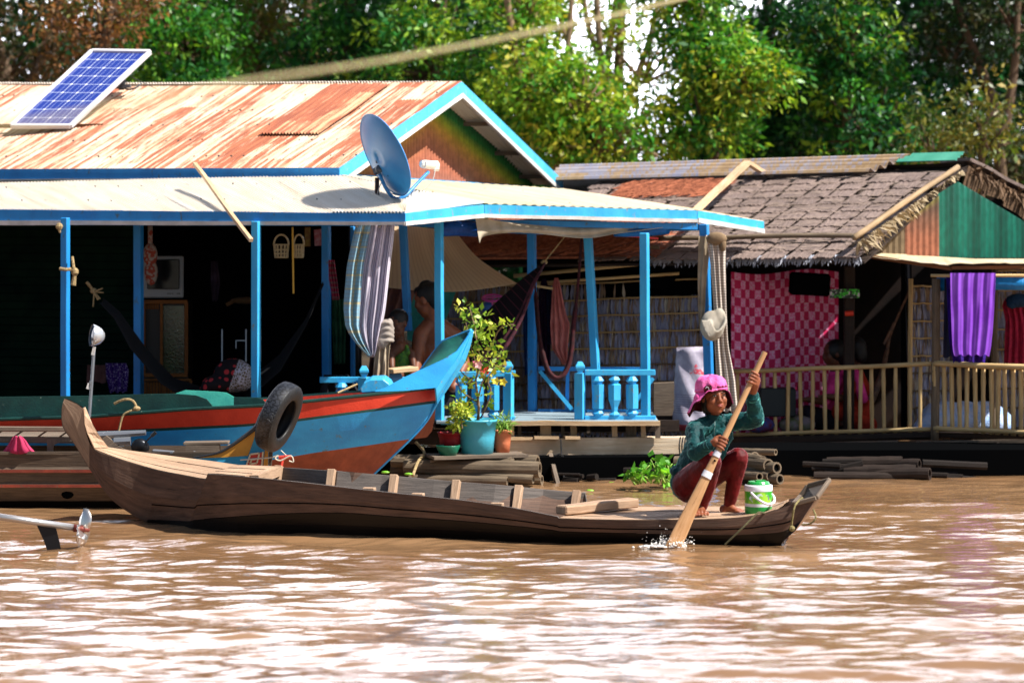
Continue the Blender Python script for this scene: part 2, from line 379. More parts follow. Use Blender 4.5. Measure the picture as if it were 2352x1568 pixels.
me.vertices.add(len(vv)); me.vertices.foreach_set('co', vv.ravel()); me.loops.add(ff.size); me.loops.foreach_set('vertex_index', ff.ravel())
me.polygons.add(len(ff)); me.polygons.foreach_set('loop_start', np.arange(0, ff.size, 4)); me.polygons.foreach_set('loop_total', np.full(len(ff), 4))
me.polygons.foreach_set('use_smooth', np.ones(len(ff), bool)); me.update(); me.validate(); me.materials.append(WATER)
water = bpy.data.objects.new('water', me); col.objects.link(water); water['kind'] = 'structure'
g = []
for i in range(14):
    Y = 31.5 + i * 9
    g.append([(x * 6.0, Y, -.6 if i == 0 else .25 + .35 * min(i, 6) * .5 + .15 * math.sin(x * 2.1 + i)) for x in range(-25, 26)])
MUD = worn('mud', '#4a3a28', '#2c2618', None, scale=3, rough=.95)
bank = build(MB().grid(g), 'ground', MUD, smooth=True); bank['kind'] = 'structure'
# ------------------------------------------------------------------ trees
def leaf_mesh(name, centers, radii, cnt, size, cols, parent, droop=.35, asp=.42, seed=0):
    """leaf-sized blades clustered round centres; every leaf its own little folded quad"""
    r = np.random.default_rng(seed); C = np.repeat(np.array(centers), cnt, axis=0); Rr = np.repeat(np.array(radii), cnt)
    n = len(C); d = r.normal(size=(n, 3)); d /= np.linalg.norm(d, axis=1)[:, None]
    pos = C + d * (Rr * r.uniform(.15, 1, n) ** .6)[:, None] * np.array([1, 1, .75])
    ax = d * .8 + r.normal(size=(n, 3)) * .6; ax[:, 2] -= droop; ax /= np.linalg.norm(ax, axis=1)[:, None]
    sd = np.cross(ax, r.normal(size=(n, 3))); sd /= np.linalg.norm(sd, axis=1)[:, None] + 1e-9
    L_ = size * r.uniform(.45, 1.5, n)[:, None]; nn = np.cross(ax, sd)
    v = np.stack([pos, pos + ax * L_ * .45 - sd * L_ * asp * .5 + nn * L_ * .06, pos + ax * L_, pos + ax * L_ * .45 + sd * L_ * asp * .5 + nn * L_ * .06], 1).reshape(-1, 3)
    og = np.array(origin_of(parent)); v = v - og
    me = bpy.data.meshes.new(name); me.vertices.add(4 * n); me.vertices.foreach_set('co', v.ravel()); me.loops.add(4 * n); me.loops.foreach_set('vertex_index', np.arange(4 * n))
    me.polygons.add(n); me.polygons.foreach_set('loop_start', np.arange(0, 4 * n, 4)); me.polygons.foreach_set('loop_total', np.full(n, 4))
    me.update(); cc = np.array([hexc(c) if isinstance(c, str) else c for c in cols])
    # one tint for a whole cluster, a smaller variation for each leaf
    kc = np.repeat(r.integers(0, len(cc), len(centers)), cnt); kl = r.integers(0, len(cc), n); t = r.uniform(0, .55, n)[:, None]
    k = cc[kc] * (1 - t) + cc[kl] * t; k *= r.uniform(.9, 1.9, n)[:, None]
    k = np.concatenate([k, np.ones((n, 1))], 1); k = np.repeat(k, 4, axis=0)
    ca = me.color_attributes.new('Col', 'FLOAT_COLOR', 'POINT'); ca.data.foreach_set('color', k.astype(np.float32).ravel())
    me.materials.append(LEAF); o = bpy.data.objects.new(name, me); col.objects.link(o); o.parent = parent; return o
BARK = wood('tree_bark', '#7a6450', '#4c3d30', '#2a211a', .5, .9, .02)
BARKP = wood('pale_tree_bark', '#a68d70', '#77604a', '#3a2d22', .5, .9, .02)
def tree(label, x, Z, trunk, blobs, cols, n=150, cnt=42, size=.10, bark=None, seed=1, name='broadleaf_tree', group='trees on the far bank', cr=.26, droop=.35, asp=.42):
    """x, Z: trunk foot; trunk: list of (px, py, Z) polylines with a radius; blobs: (px, py, Z, rx, ry, rz in metres)"""
    rr = random.Random(seed); base = PZ(x, Z, .4); t = thing(name, label, 'tree', base, group)
    mb = MB()
    for pts, r0, r1 in trunk:
        pp = [P(*q) if q[1] < 2000 else PZ(q[0], q[2], .3) for q in pts]; mb.tube(smooth_path(pp, 10), [r0, r1], 7)
    cs, rs = [], []; bl = [(P(bx, by, bz), bx_, by_, bz_) for bx, by, bz, bx_, by_, bz_ in blobs]
    w = [b_[1] * b_[2] * b_[3] for b_ in bl]
    for i in range(n):
        c, ax, ay, az = rr.choices(bl, w)[0]
        while True:
            q = V((rr.uniform(-1, 1), rr.uniform(-1, 1), rr.uniform(-1, 1)))
            if .25 < q.length < 1: break
        p = c + V((q.x * ax, q.y * ay, q.z * az)); cs.append(tuple(p)); rs.append(cr * rr.uniform(.6, 1.35))
        if rr.random() < .3: mb.tube([c + (p - c) * .1 + V((0, 0, -.2)), (c + p) / 2 + V((0, 0, -.1)), p], [.03, .008], 5)
    build(mb, 'trunk', bark or BARK, t, smooth=True)
    leaf_mesh('crown', cs, rs, cnt, size, cols, t, droop, asp, seed)
    return t
GR_D = ['#1a4f24', '#123f20', '#235e28', '#0e3320']; GR_M = ['#33742a', '#236226', '#4c8a2c', '#1c4f22']; GR_Y = ['#6f9c2a', '#93a830', '#4f8a28', '#367424', '#a8a238']
GR_R = ['#6b4a2a', '#7d5631', '#4e3b22', '#8a5c3a']
def T(x, y, Z): return (x, y, Z)
TR = [
 ('dark tree with reddish dry twigs behind the solar panel, at the left edge', 20, 37, [([(60, 9999, 37), (40, 300, 37), (-20, 60, 37), (-60, -300, 37)], .16, .05), ([(45, 260, 37), (120, 60, 37), (180, -200, 37)], .08, .03)],
  [(0, 150, 37, 1.0, .8, 1.0), (30, -170, 37.5, 1.3, 1, .75), (-60, 420, 36, .9, .7, .9)], ['#39301c', '#2a3a1a', '#4e3b22', '#1d2c16'], 150, 42, .09, 3),
 ('russet tree with dry brown foliage above the solar panel', 220, 35, [([(230, 9999, 35), (225, 250, 35), (250, 50, 35), (300, -250, 35)], .13, .04)],
  [(230, 40, 35, .75, .6, .45), (190, -170, 35.3, 1.2, .8, .75), (180, 190, 35.5, .5, .4, .5)], GR_R + ['#4a5a24'], 110, 42, .085, 4),
 ('mid green tree behind the roof, right of the solar panel', 420, 37, [([(430, 9999, 37), (420, 200, 37), (450, -200, 37)], .13, .05)],
  [(420, 80, 37, .9, .8, .9), (420, 300, 36.5, 1.0, .7, .8), (430, -170, 37.5, 1.3, 1, .75)], GR_M + ['#6c8f28'], 190, 44, .10, 5),
 ('tree with brown vine-hung branches above the middle of the rusty roof', 620, 39, [([(600, 9999, 39), (590, 200, 39), (560, -200, 39)], .14, .05), ([(690, 9999, 38.6), (690, 150, 38.6), (740, -100, 38.6)], .10, .03)],
  [(600, 60, 39, 1.0, .8, .9), (650, 300, 38.5, .9, .8, .6), (620, -170, 39, 1.4, 1, .75)], ['#5a5a2a', '#4b6a25', '#7a6a38', '#35551f'], 170, 44, .095, 6),
 ('deep green tree behind the rusty roof, left of the gable', 800, 37, [([(800, 9999, 37), (810, 200, 37), (790, -250, 37)], .14, .05)],
  [(790, 140, 37, .9, .8, .75), (830, 350, 36.5, .9, .7, .7), (790, -170, 37.5, 1.2, 1, .75)], GR_M + GR_D, 190, 44, .10, 7),
 ('bushy dark green tree rising just behind the gable peak', 1020, 36, [([(1010, 9999, 36), (1000, 200, 36), (1040, -250, 36)], .13, .05)],
  [(1000, 130, 36, .9, .8, .8), (1100, 330, 35.5, .8, .7, .8), (1010, -170, 36.5, 1.2, 1, .75)], GR_M + ['#6c8f28', '#86a02c'], 200, 44, .10, 8),
 ('yellow-green tree with bare pale trunks between the two houses', 1300, 35, [([(1310, 9999, 35), (1290, 420, 35), (1265, 300, 35), (1200, 200, 35), (1150, -100, 35)], .09, .035), ([(1400, 9999, 35.5), (1395, 400, 35.5), (1380, 150, 35.5), (1360, -150, 35.5)], .06, .03), ([(1265, 300, 35), (1300, 150, 35), (1320, -100, 35)], .05, .02), ([(1420, 270, 34.6), (1460, 320, 34.6), (1510, 360, 34.6)], .03, .022)],
  [(1240, 200, 35, .65, .6, .55), (1370, 300, 34.8, .8, .6, .55), (1210, 20, 35.4, .5, .5, .5), (1330, 220, 34.6, .45, .4, .4)], GR_Y, 150, 30, .105, 9),
 ('tall bare-branched tree with thin brown stems against the bright sky', 1440, 38, [([(1440, 9999, 38), (1420, 250, 38), (1430, 0, 38), (1440, -300, 38)], .09, .03), ([(1430, 220, 38), (1350, 60, 38), (1330, -200, 38)], .05, .02), ([(1440, 240, 38), (1500, 60, 38), (1530, -150, 38)], .05, .02), ([(1380, 260, 38.4), (1290, 60, 38.4), (1270, -100, 38.4)], .04, .02), ([(1500, 9999, 38), (1570, 200, 38), (1620, -100, 38)], .05, .02)],
  [(1480, 150, 38, .9, .6, .5), (1400, 40, 38, .9, .6, .4), (1500, 330, 37.5, .6, .6, .4)], GR_Y + ['#6b4a2a'], 60, 26, .09, 10),
 ('bright yellow-green tree above the grey thatched ridge, left of centre right', 1640, 35, [([(1650, 9999, 35), (1640, 250, 35), (1600, 0, 35)], .1, .04)],
  [(1610, 90, 35, .5, .5, .5), (1720, 170, 34.8, .6, .5, .35), (1620, 280, 35, .55, .5, .5), (1560, -30, 35, .6, .5, .3)], GR_Y + GR_M, 120, 38, .105, 11),
 ('dark evergreen filling the background above the thatched roof', 1760, 38, [([(1760, 9999, 38), (1770, 200, 38), (1750, -250, 38)], .13, .05), ([(1690, 9999, 37.6), (1685, 300, 37.6), (1660, 200, 37.6)], .04, .02)],
  [(1780, 160, 38, .9, .8, .9), (1700, 380, 37.5, .9, .7, .6), (1850, 330, 37.6, .9, .7, .7), (1850, -170, 38.5, 1.1, 1, .75)], GR_D + ['#1a3f2a', '#2c5a1e'], 230, 44, .105, 12),
 ('glossy green tree with light tufts, left of the green ridge piece', 1960, 36, [([(1960, 9999, 36), (1950, 250, 36), (1980, -200, 36)], .12, .04)],
  [(1930, 90, 36, .65, .6, .6), (2000, 280, 36, .8, .6, .7), (1960, -170, 36.5, 1.0, .8, .75)], GR_M + GR_D + ['#86a02c', '#1a4a2c'], 190, 44, .105, 13),
 ('dark tree with leaning trunk at the right edge of the picture', 2280, 36, [([(2330, 9999, 36), (2290, 300, 36), (2250, 150, 36), (2200, 20, 36), (2150, -200, 36)], .08, .03), ([(2300, 330, 35.8), (2330, 150, 35.8), (2340, -100, 35.8)], .07, .03)],
  [(2180, 100, 36.3, .7, .6, .45), (2320, 20, 36, .8, .6, .6), (2330, 380, 36.5, .7, .6, .8), (2260, -170, 36.5, 1.2, 1, .75)], ['#142c17', '#1c3a1c', '#22301a', '#3b3a1c'], 170, 42, .10, 14),
 ('small yellowing tree behind the far thatched gable', 2260, 34, [([(2260, 9999, 34), (2255, 350, 34), (2290, 250, 34)], .05, .02)],
  [(2270, 300, 34, .42, .4, .65), (2150, 330, 34.5, .35, .4, .5)], ['#6d6a2a', '#4c5a22', '#857334', '#2d4a1c'], 26, 30, .10, 15),
]
for lb, x, Z, tr_, bl_, cs_, n_, c_, s_, sd_ in TR:
    tree(lb, x, Z, tr_, bl_, cs_, int(n_ * 1.75), int(c_ * 1.3), s_ * .86, BARKP if 'bare' in lb or 'vine' in lb else BARK, sd_)
# far wood behind, which reads as one dark mass with gaps of sky
ft = thing('distant_woods', 'dark mass of woods far behind the trees of the bank', 'woods', (0, 44, .4)); ft['kind'] = 'stuff'
rr = random.Random(5); cs, rs = [], []
for i in range(1350):
    x = rr.uniform(-350, 2700); z = rr.random()
    top = 5.2 + 1.3 * math.sin(x * .006 + 1) - (3.2 if 1260 < x < 1640 else 0) - (1.6 if 2060 < x < 2200 else 0) - (1.2 if 1690 < x < 1760 else 0)
    p = PZ(x, rr.uniform(43, 48), .4 + z * top * 1.2); cs.append(tuple(p)); rs.append(rr.uniform(.5, .9))
tk = MB()
for i in range(16):
    x = -300 + i * 190 + rr.uniform(-60, 60); tk.tube(smooth_path([PZ(x, 45, .1), PZ(x + rr.uniform(-40, 40), 45, 3), PZ(x + rr.uniform(-90, 90), 45, 6)], 8), [.12, .04], 6)
build(tk, 'trunks', BARK, ft)
bpy.data.objects.remove(leaf_mesh('x', cs[:1], rs[:1], 1, .1, GR_D, ft))
leaf_mesh('foliage', cs, rs, 125, .165, GR_D + ['#2c4a1c', '#24402c'], ft, .3, .5, 77)
for o in ft.children: o['kind'] = 'stuff'
# ------------------------------------------------------------------ the blue house
house = thing('floating_house', 'blue-trimmed floating house with rusty corrugated roof, gable and open veranda', 'house', P(900, 1000, 24.6))
def corr(name, A, B, C, D, mat, pitch=.030, amp=.0105, nv=14, ragged=0, parent=None, sag=0.0, th=.004, jit=.006, poly=None):
    """corrugated sheet: ridge A->B, eave D->C, ribs run A->D"""
    A, B, C, D = map(V, (A, B, C, D)); n = int((B - A).length / pitch * 4); nn = (B - A).cross(D - A).normalized()
    if nn.z < 0: nn = -nn
    g = []; rr = random.Random(3); offs = [rr.uniform(-ragged, ragged) for _ in range(200)]; lift = [rr.uniform(-jit, jit) for _ in range(200)]
    for i in range(nv + 1):
        t = i / nv; row = []
        for j in range(n + 1):
            s_ = j / n; sheet = int((B - A).length * s_ / .62); tt = t
            e = (D - A).length; tt = t * (1 + (offs[sheet] + .15 * ragged * math.sin(j * .9)) / e) if ragged else t
            p = A.lerp(B, s_).lerp(D.lerp(C, s_), tt)
            p = p + nn * (amp * math.sin(2 * math.pi * j / 4 + .6) * 1.0 + lift[sheet] * t - sag * 4 * s_ * (1 - s_) * (1 - t) + .004 * math.sin(t * 9 + sheet))
            row.append(p)
        g.append(row)
    mb = MB(); mb.sheet(g, -th, dirv=nn); return build(mb, name, mat, parent, smooth=False)
al = math.radians(24); e2 = V((math.sin(al), math.cos(al), 0)); e1 = V((-math.cos(al), math.sin(al), 0))
APEX = P(1060, 188, 27.0); EAVE = P(780, 392, 25.0); BEAV = P(1293, 424, 29.0)
RL = P(-330, 192, 29.6); EL = EAVE + (RL - APEX); EL.z = P(0, 0, 1).z * 0 + EAVE.z + .015
corr('roof', APEX, RL, EL, EAVE, RUSTROOF, parent=house, nv=18, sag=.03)
BL = BEAV + (RL - APEX); corr('roof', RL, APEX, BEAV, BL, PALEROOF, parent=house, nv=8)
# a patch sheet with its own edge and two slipped sheets
def on_roof(a, b): return APEX.lerp(RL, a).lerp(EAVE.lerp(EL, a), b) + V((0, -.008, .016))
corr('roof_patch', on_roof(.10, .05), on_roof(.19, .05), on_roof(.19, .62), on_roof(.10, .62), corr_mat('red_rusted_sheet', '#d0aa86', '#bd9068', '#a86244', '#8a4c36', .60, nail=False), parent=house, nv=6)
# veranda roof in front, hip and side roof
FZ = 23.8
VF_R = P(930, 489, FZ); VF_L = P(-330, 483, 25.3); VT_R = P(782, 404, 24.95); VT_L = P(-480, 428, 26.4)
corr('veranda_roof', VT_R, VT_L, VF_L, VF_R, PALEROOF, parent=house, ragged=.03, nv=10)
K1 = P(1112, 467, 24.35)
def tri_corr(name, A, B, C, D, mat, n=60, amp=.006, nv=6, th=.004, phase='v'):
    """sheet A B C D whose ribs run along A->B"""
    A, B, C, D = map(V, (A, B, C, D)); g = []; nn = (B - A).cross(D - A).normalized()
    if nn.z < 0: nn = -nn
    for i in range(n + 1):
        t = i / n; a, b_ = A.lerp(D, t), B.lerp(C, t); g.append([a.lerp(b_, k / nv) + nn * amp * math.sin(math.pi / 2 * i + .6) for k in range(nv + 1)])
    g = list(map(list, zip(*g))); mb = MB(); mb.sheet(g, -th, dirv=nn); return build(mb, name, mat, house)
tri_corr('veranda_roof', VT_R, VF_R, VF_R.lerp(K1, .02), VT_R.lerp(K1, .02), PALEROOF, 3)
corr('veranda_roof', K1, VT_R, VT_R.lerp(VF_R, .999), VF_R, PALEROOF, parent=house, pitch=.03, nv=8)
S1, S2, S3, S4 = P(1148, 426, 27.4), P(1297, 434, 27.2), P(1606, 481, 26.0), P(1755, 508, 25.9)
K2 = P(1604, 483, 25.0)
tri_corr('side_roof', P(784, 402, 25.0), K1, K2, S2, CREAMROOF, 90, .006)
tri_corr('side_roof', S2, K2, S4, S3, CREAMROOF, 20, .004)
# fascia boards with their white lower strips
def fascia(a, b, th, frac=.70, w=.03, name='fascia', back=V((0, .02, 0))):
    """a, b: (px, top, bottom, Z)"""
    A0, A1, B0, B1 = P(a[0], a[1], a[3]), P(a[0], a[2], a[3]), P(b[0], b[1], b[3]), P(b[0], b[2], b[3])
    n = (B0 - A0).cross(V((0, 0, 1))).normalized()
    if n.y > 0: n = -n
    mb = MB(); Am, Bm = A0.lerp(A1, frac), B0.lerp(B1, frac)
    def strip(p, q, r_, s_, off, mt, nm, N_=14):
        top = [p.lerp(q, i / N_) + V((0, 0, random.uniform(-.002, .002))) for i in range(N_ + 1)]; bt = [s_.lerp(r_, i / N_) + V((0, 0, random.uniform(-.002, .002))) for i in range(N_ + 1)]
        m_ = MB(); m_.sheet([[t + n * off for t in top], [t + n * off for t in bt]], w, dirv=-n); build(m_, nm, mt, house)
    strip(A0, B0, Bm, Am, 0, BLUE2 if a[0] > 900 else BLUE, 'fascia'); strip(Am, Bm, B1, A1, .008, WHITEP, 'fascia_trim')
fascia((-300, 478, 517, 25.25), (930, 491, 517, FZ - .03), 0)
fascia((931, 490, 518, FZ - .03), (1112, 470, 500, 24.32), 0, .68)
fascia((1113, 470, 500, 24.32), (1602, 484, 511, 24.97), 0, .72)
fascia((1603, 484, 511, 24.97), (1755, 509, 536, 25.85), 0, .62)
fascia((-300, 390, 417, 26.6), (779, 385, 411, 24.97), 0, .86)
def rake(a, b, w0, name='rake_board'):
    A, B = P(*a), P(*b); n = e2.cross(V((0, 0, 1))).normalized(); t = (B - A).normalized(); dn = V((0, 0, -1))
    for off, h0, h1, mt, nm in ((0, 0, .095, BLUE2, 'rake_board'), (.008, .095, .135, WHITEP, 'rake_trim')):
        m_ = MB(); m_.sheet([[A + n * off + dn * h0, B + n * off + dn * h0], [A + n * off + dn * h1, B + n * off + dn * h1]], .028, dirv=-n); build(m_, nm, mt, house)
rake((1062, 189, 26.97), (780, 390, 24.97), 0); rake((1062, 189, 26.97), (1293, 414, 28.97), 0)
# gable wall in sprayed colour bands
n = V((math.cos(al), -math.sin(al), 0)); ins = -n * .30
ga, gb, gc = APEX + ins + V((0, 0, -.06)), EAVE + ins + V((0, 0, -.05)), BEAV + ins + V((0, 0, -.05))
def band(d):
    st = [(0, '#1c5a3c'), (.09, '#2f8a3f'), (.17, '#a8b42c'), (.25, '#d8a43c'), (.35, '#c9824e'), (.5, '#b86f52'), (.9, '#a87468')]
    for (a, ca), (b_, cb) in zip(st, st[1:]):
        if d < b_: t = max(0, (d - a) / (b_ - a)); x, y = hexc(ca), hexc(cb); return tuple(lerp(p, q, t) for p, q in zip(x, y))
    return hexc(st[-1][1])
mb = MB(); mb.vc = []; W = (gc - gb).length; nc = int(W / .055) * 4; gd = (gc - gb).normalized(); base_z = gb.z - .06
hs = 16
for j in range(nc + 1):
    x = W * j / nc; apx = (ga - gb).dot(gd); top = gb.z + (ga.z - gb.z) * (x / apx if x < apx else (W - x) / (W - apx)); 
    for i in range(hs + 1):
        t = i / hs; z = lerp(base_z, top, t); zz = math.sin(math.pi / 2 * j + .5) * .008
        p = gb + gd * x + n * zz; mb.v.append(V((p.x, p.y, z))); sl = (ga.z - gb.z) / apx
        dd = (top - z) / math.sqrt(1 + sl * sl); mb.vc.append(band(dd if x > apx * .55 else dd + .18 * (1 - x / apx / .55)))
for j in range(nc):
    for i in range(hs):
        a = j * (hs + 1) + i; mb.f.append([a, a + hs + 1, a + hs + 2, a + 1]); mb.mi.append(0); mb.uv.append([(0, 0)] * 4)
build(mb, 'gable_wall', PAINTCOL, house)
mb = MB(); p0 = gb + n * .03; p1 = gb + gd * W * .93 + n * .03; mb.beam(P(1132, 404, 27.75) * 0 + p0 + V((0, 0, .012)), p1 + V((0, 0, .0)), .03, .065); build(mb, 'gable_trim', BLUE2, house)
for k in (.33, .62, .86):      # purlins under the far overhang
    p = ga.lerp(gc, k) + V((0, 0, .0)); mb = MB(); mb.beam(p - n * .03, p + n * .27, .05, .04); build(mb, 'purlin', WOODG, house)
# dark inner shell: ceiling, back walls, side wall, floor
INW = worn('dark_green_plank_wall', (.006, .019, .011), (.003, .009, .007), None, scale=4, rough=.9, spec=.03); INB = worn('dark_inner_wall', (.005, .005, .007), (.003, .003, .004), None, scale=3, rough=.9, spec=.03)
zf = .45
def wall(name, a, b_, z0, z1, th, mat, parent=house):
    a, b_ = V((a[0], a[1], 0)), V((b_[0], b_[1], 0)); d = (b_ - a).normalized(); s_ = V((-d.y, d.x, 0)) * th
    m_ = MB(); m_.prism([a + V((0, 0, z0)), b_ + V((0, 0, z0)), b_ + V((0, 0, z1)), a + V((0, 0, z1))], s_); return build(m_, name, mat, parent)
def xz(px, Y): p = P(px, HY, Y); return (p.x, p.y)
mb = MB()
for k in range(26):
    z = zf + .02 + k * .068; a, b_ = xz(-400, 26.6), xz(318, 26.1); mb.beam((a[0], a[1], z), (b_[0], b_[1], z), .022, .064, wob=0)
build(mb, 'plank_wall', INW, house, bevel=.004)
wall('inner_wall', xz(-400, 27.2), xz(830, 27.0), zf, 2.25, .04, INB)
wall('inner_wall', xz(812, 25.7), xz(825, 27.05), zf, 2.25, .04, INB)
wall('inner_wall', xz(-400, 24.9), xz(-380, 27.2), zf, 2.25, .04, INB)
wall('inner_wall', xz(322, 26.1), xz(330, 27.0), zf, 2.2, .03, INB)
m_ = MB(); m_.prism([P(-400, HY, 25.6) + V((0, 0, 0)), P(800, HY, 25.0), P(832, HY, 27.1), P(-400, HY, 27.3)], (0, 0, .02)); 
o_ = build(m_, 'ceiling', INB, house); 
# deck
DECK = wood('blue_grey_deck_board', '#9fb2bb', '#6f828c', '#3c4347')
def deckpoly(pts, z, th, mat, name='deck'):
    q = [V((*xz(a, Y), z)) for a, Y in pts]; m_ = MB(); m_.prism(q, (0, 0, -th)); return build(m_, name, mat, house)
deckpoly([(-400, 24.9), (1000, 24.3), (1000, 27.2), (-400, 27.4)], zf, .05, WOODD, 'floor')
mb = MB()
for k in range(9):     # visible deck boards of the right veranda
    Y = 24.34 + k * .14; a, b_ = PZ(1002, Y, zf - .012), PZ(1512 - k * 2, Y, zf - .012); mb.beam(a, b_, .132, .024)
build(mb, 'deck', DECK, house, bevel=.003)
mb = MB(); mb.beam(PZ(1164, 24.28, zf - .018), PZ(1516, 24.28, zf - .02), .05, .036, seg=8, wob=.002); build(mb, 'deck_edge', WOODL, house)
# joists and stub posts beneath the deck
for i, (x, w, y0, y1, zz) in enumerate([(1176, 8, 977, 1008, 24.33), (1194, 5, 977, 1003, 24.5), (1254, 22, 977, 1008, 24.4), (1293, 5, 977, 1000, 24.5), (1318, 12, 978, 1006, 24.45), (1352, 5, 977, 1000, 24.6), (1412, 10, 977, 1003, 24.4), (1450, 22, 976, 1004, 24.5), (1478, 8, 976, 1003, 24.35), (1511, 9, 972, 1005, 24.3)]):
    mb = MB(); mb.beam(P(x, y1, zz), P(x - 1, y0, zz), .03 * w / 9 + .01, .05, up=(0, 1, 0)); build(mb, 'stub_post', WOODG if i % 2 else WOODL, house)
for k, (x0, x1, y) in enumerate([(1170, 1222, 1006), (1226, 1282, 1004), (1296, 1330, 1004)]):
    mb = MB(); mb.beam(P(x0, y, 24.3), P(x1, y, 24.32), .10, .022); build(mb, 'shim', WOODL, house)
mb = MB(); mb.beam(PZ(1120, 24.62, .385), PZ(1560, 24.62, .385), .05, .09); mb.beam(PZ(1000, 25.4, .36), PZ(1560, 25.4, .36), .06, .1); build(mb, 'joist', WOODD, house)
mb = MB(); mb.beam(P(1150, 1028, 24.33), P(1600, 1022, 24.4), .09, .142, seg=8, wob=.004); build(mb, 'main_beam', wood('sunbleached_beam', '#f0dcc0', '#d2b592', '#6a503a', .7, .8, .005, '#b89c7c'), house, bevel=.006)
mb = MB(); mb.beam(P(900, 1000, 24.5), P(1165, 1008, 24.5), .06, .12, seg=4, wob=.003); build(mb, 'main_beam', WOODD, house, bevel=.006)
# posts
def post(x0, x1, y0, y1, w, Z, mat=BLUE, yb=None, name='post', up=(0, 1, 0)):
    a, b_ = P(x1, y1, Z), P(x0, y0, Z); m_ = MB(); s_ = w / FPX * Z; m_.beam(a, b_, s_ * .80, s_ * .80, up=(.35, .94, 0), seg=6, wob=.0015)
    return build(m_, name, mat, house, bevel=.005)
post(150, 150, 500, 985, 21, 24.55); post(318, 319, 505, 985, 23, 25.2); post(588, 588, 508, 985, 22, 24.15, BLUE2); post(749, 751, 508, 985, 22, 25.2)
post(810, 811, 520, 960, 12, 25.6); post(925, 938, 512, 760, 20, 25.3); post(1008, 1010, 505, 968, 22, 24.35, BLUE2)
post(1221, 1223, 530, 950, 22, 25.35); post(1350, 1373, 535, 945, 22, 25.2, BLUE2); post(1480, 1483, 535, 965, 23, 24.6, BLUE2); post(1617, 1632, 515, 1003, 24, 25.0, BLUE)
post(-120, -120, 500, 985, 21, 24.8)
# top plates carrying the veranda roof
for a, b_, w in (((-300, 508, 25.2), (925, 512, 24.2), .06), ((1000, 509, 24.5), (1600, 520, 25.0), .06), ((1221, 532, 25.4), (1620, 522, 25.2), .05), ((940, 512, 25.5), (1221, 532, 25.4), .05)):
    mb = MB(); mb.beam(P(*a), P(*b_), w, .05); build(mb, 'top_plate', BLUE, house)
# rails: right railing with faceted balusters
def railing(label, parts):
    o = bpy.data.objects.new('railing', None); col.objects.link(o); o.parent = house; return o
def newel(r, x, y0, y1, w, Z, cap=True):
    m_ = MB(); s_ = w / FPX * Z * .8; yt = y0 + (26 if cap else 0); up = (.35, .94, 0)
    m_.beam(P(x, y1, Z), P(x, yt, Z), s_, s_, up=up)
    if cap:
        c = P(x, yt, Z); h = 26 / FPX * Z; 
        prof = [(s_ * .35, 0), (s_ * .42, h * .12), (s_ * .72, h * .45), (s_ * .72, h * .62), (s_ * .35, h), (0, h)]
        m_.lathe(prof, c, (0, 0, 1), 4, ref=(1, -.9, 0))
    return build(m_, 'newel_post', BLUE2, r, bevel=.003)
def baluster(r, x, y0, y1, Z, inv=False, w=27):
    m_ = MB(); H = (y1 - y0) / FPX * Z; s_ = w / FPX * Z * .5; base = P(x, y1, Z)
    k = [(.05, 0), (.6, .02), (1.05, .10), (.55, .20), (.55, .205), (.98, .21), (1.0, .5), (.98, .79), (.55, .795), (.55, .80), (1.05, .88), (.6, .98), (.05, 1)] if not inv else \
        [(.05, 0), (.6, .02), (1.05, .07), (.5, .14), (.62, .25), (1.1, .42), (1.12, .78), (.9, .80), (.55, .82), (1.05, .90), (.6, .98), (.05, 1)]
    m_.lathe([(a * s_ * 1.05, b_ * H) for a, b_ in k], base, (0, 0, 1), 8 if not inv else 6, ref=(1, -.8, 0)); return build(m_, 'baluster', BLUE2, r)
rl = railing('', 0); newel(rl, 1332, 830, 962, 26, 24.42)
mb = MB(); mb.beam(P(1343, 855, 24.42), P(1505, 855, 24.42), .05, .045); build(mb, 'top_rail', BLUE2, rl, bevel=.004)
mb = MB(); mb.beam(P(1343, 960, 24.42), P(1506, 960, 24.42), .05, .04); build(mb, 'bottom_rail', BLUE2, rl, bevel=.004)
for x, iv in ((1374, 0), (1412, 1), (1452, 0)): baluster(rl, x, 862, 958, 24.42, iv)
mb = MB(); mb.beam(P(1440, 950, 24.9), P(1500, 868, 24.9), .03, .035, up=(0, 1, 0)); build(mb, 'brace', BLUE2, rl)
rl = railing('', 0); newel(rl, 1168, 830, 966, 25, 24.36)
mb = MB(); mb.beam(P(1015, 861, 24.36), P(1184, 857, 24.36), .05, .045); build(mb, 'top_rail', BLUE2, rl, bevel=.004)
mb = MB(); mb.beam(P(1012, 968, 24.36), P(1184, 962, 24.36), .05, .045); build(mb, 'bottom_rail', BLUE2, rl, bevel=.004)
for x, iv in ((1060, 0), (1098, 1), (1134, 0)): baluster(rl, x, 864, 962, 24.36, iv)
rl = railing('', 0)
mb = MB(); mb.beam(P(1236, 846, 25.3), P(1470, 848, 25.25), .035, .035); build(mb, 'top_rail', BLUE, rl)
mb = MB(); mb.beam(P(1236, 944, 25.3), P(1490, 946, 25.25), .035, .035); build(mb, 'bottom_rail', BLUE, rl)
mb = MB(); mb.beam(P(1240, 852, 25.28), P(1314, 940, 25.2), .03, .035, up=(0, 1, 0)); build(mb, 'brace', BLUE2, rl)
mb = MB(); mb.beam(P(1302, 940, 25.28), P(1304, 852, 25.28), .03, .035, up=(0, 1, 0)); build(mb, 'rail_post', BLUE, rl)
rl = railing('', 0); newel(rl, 836, 840, 975, 26, 24.3); 
mb = MB(); mb.beam(P(735, 872, 24.4), P(930, 872, 24.36), .05, .045); build(mb, 'top_rail', BLUE2, rl, bevel=.004)
for x, iv in ((785, 0), (880, 0), (912, 1)): baluster(rl, x, 878, 962, 24.36, iv)
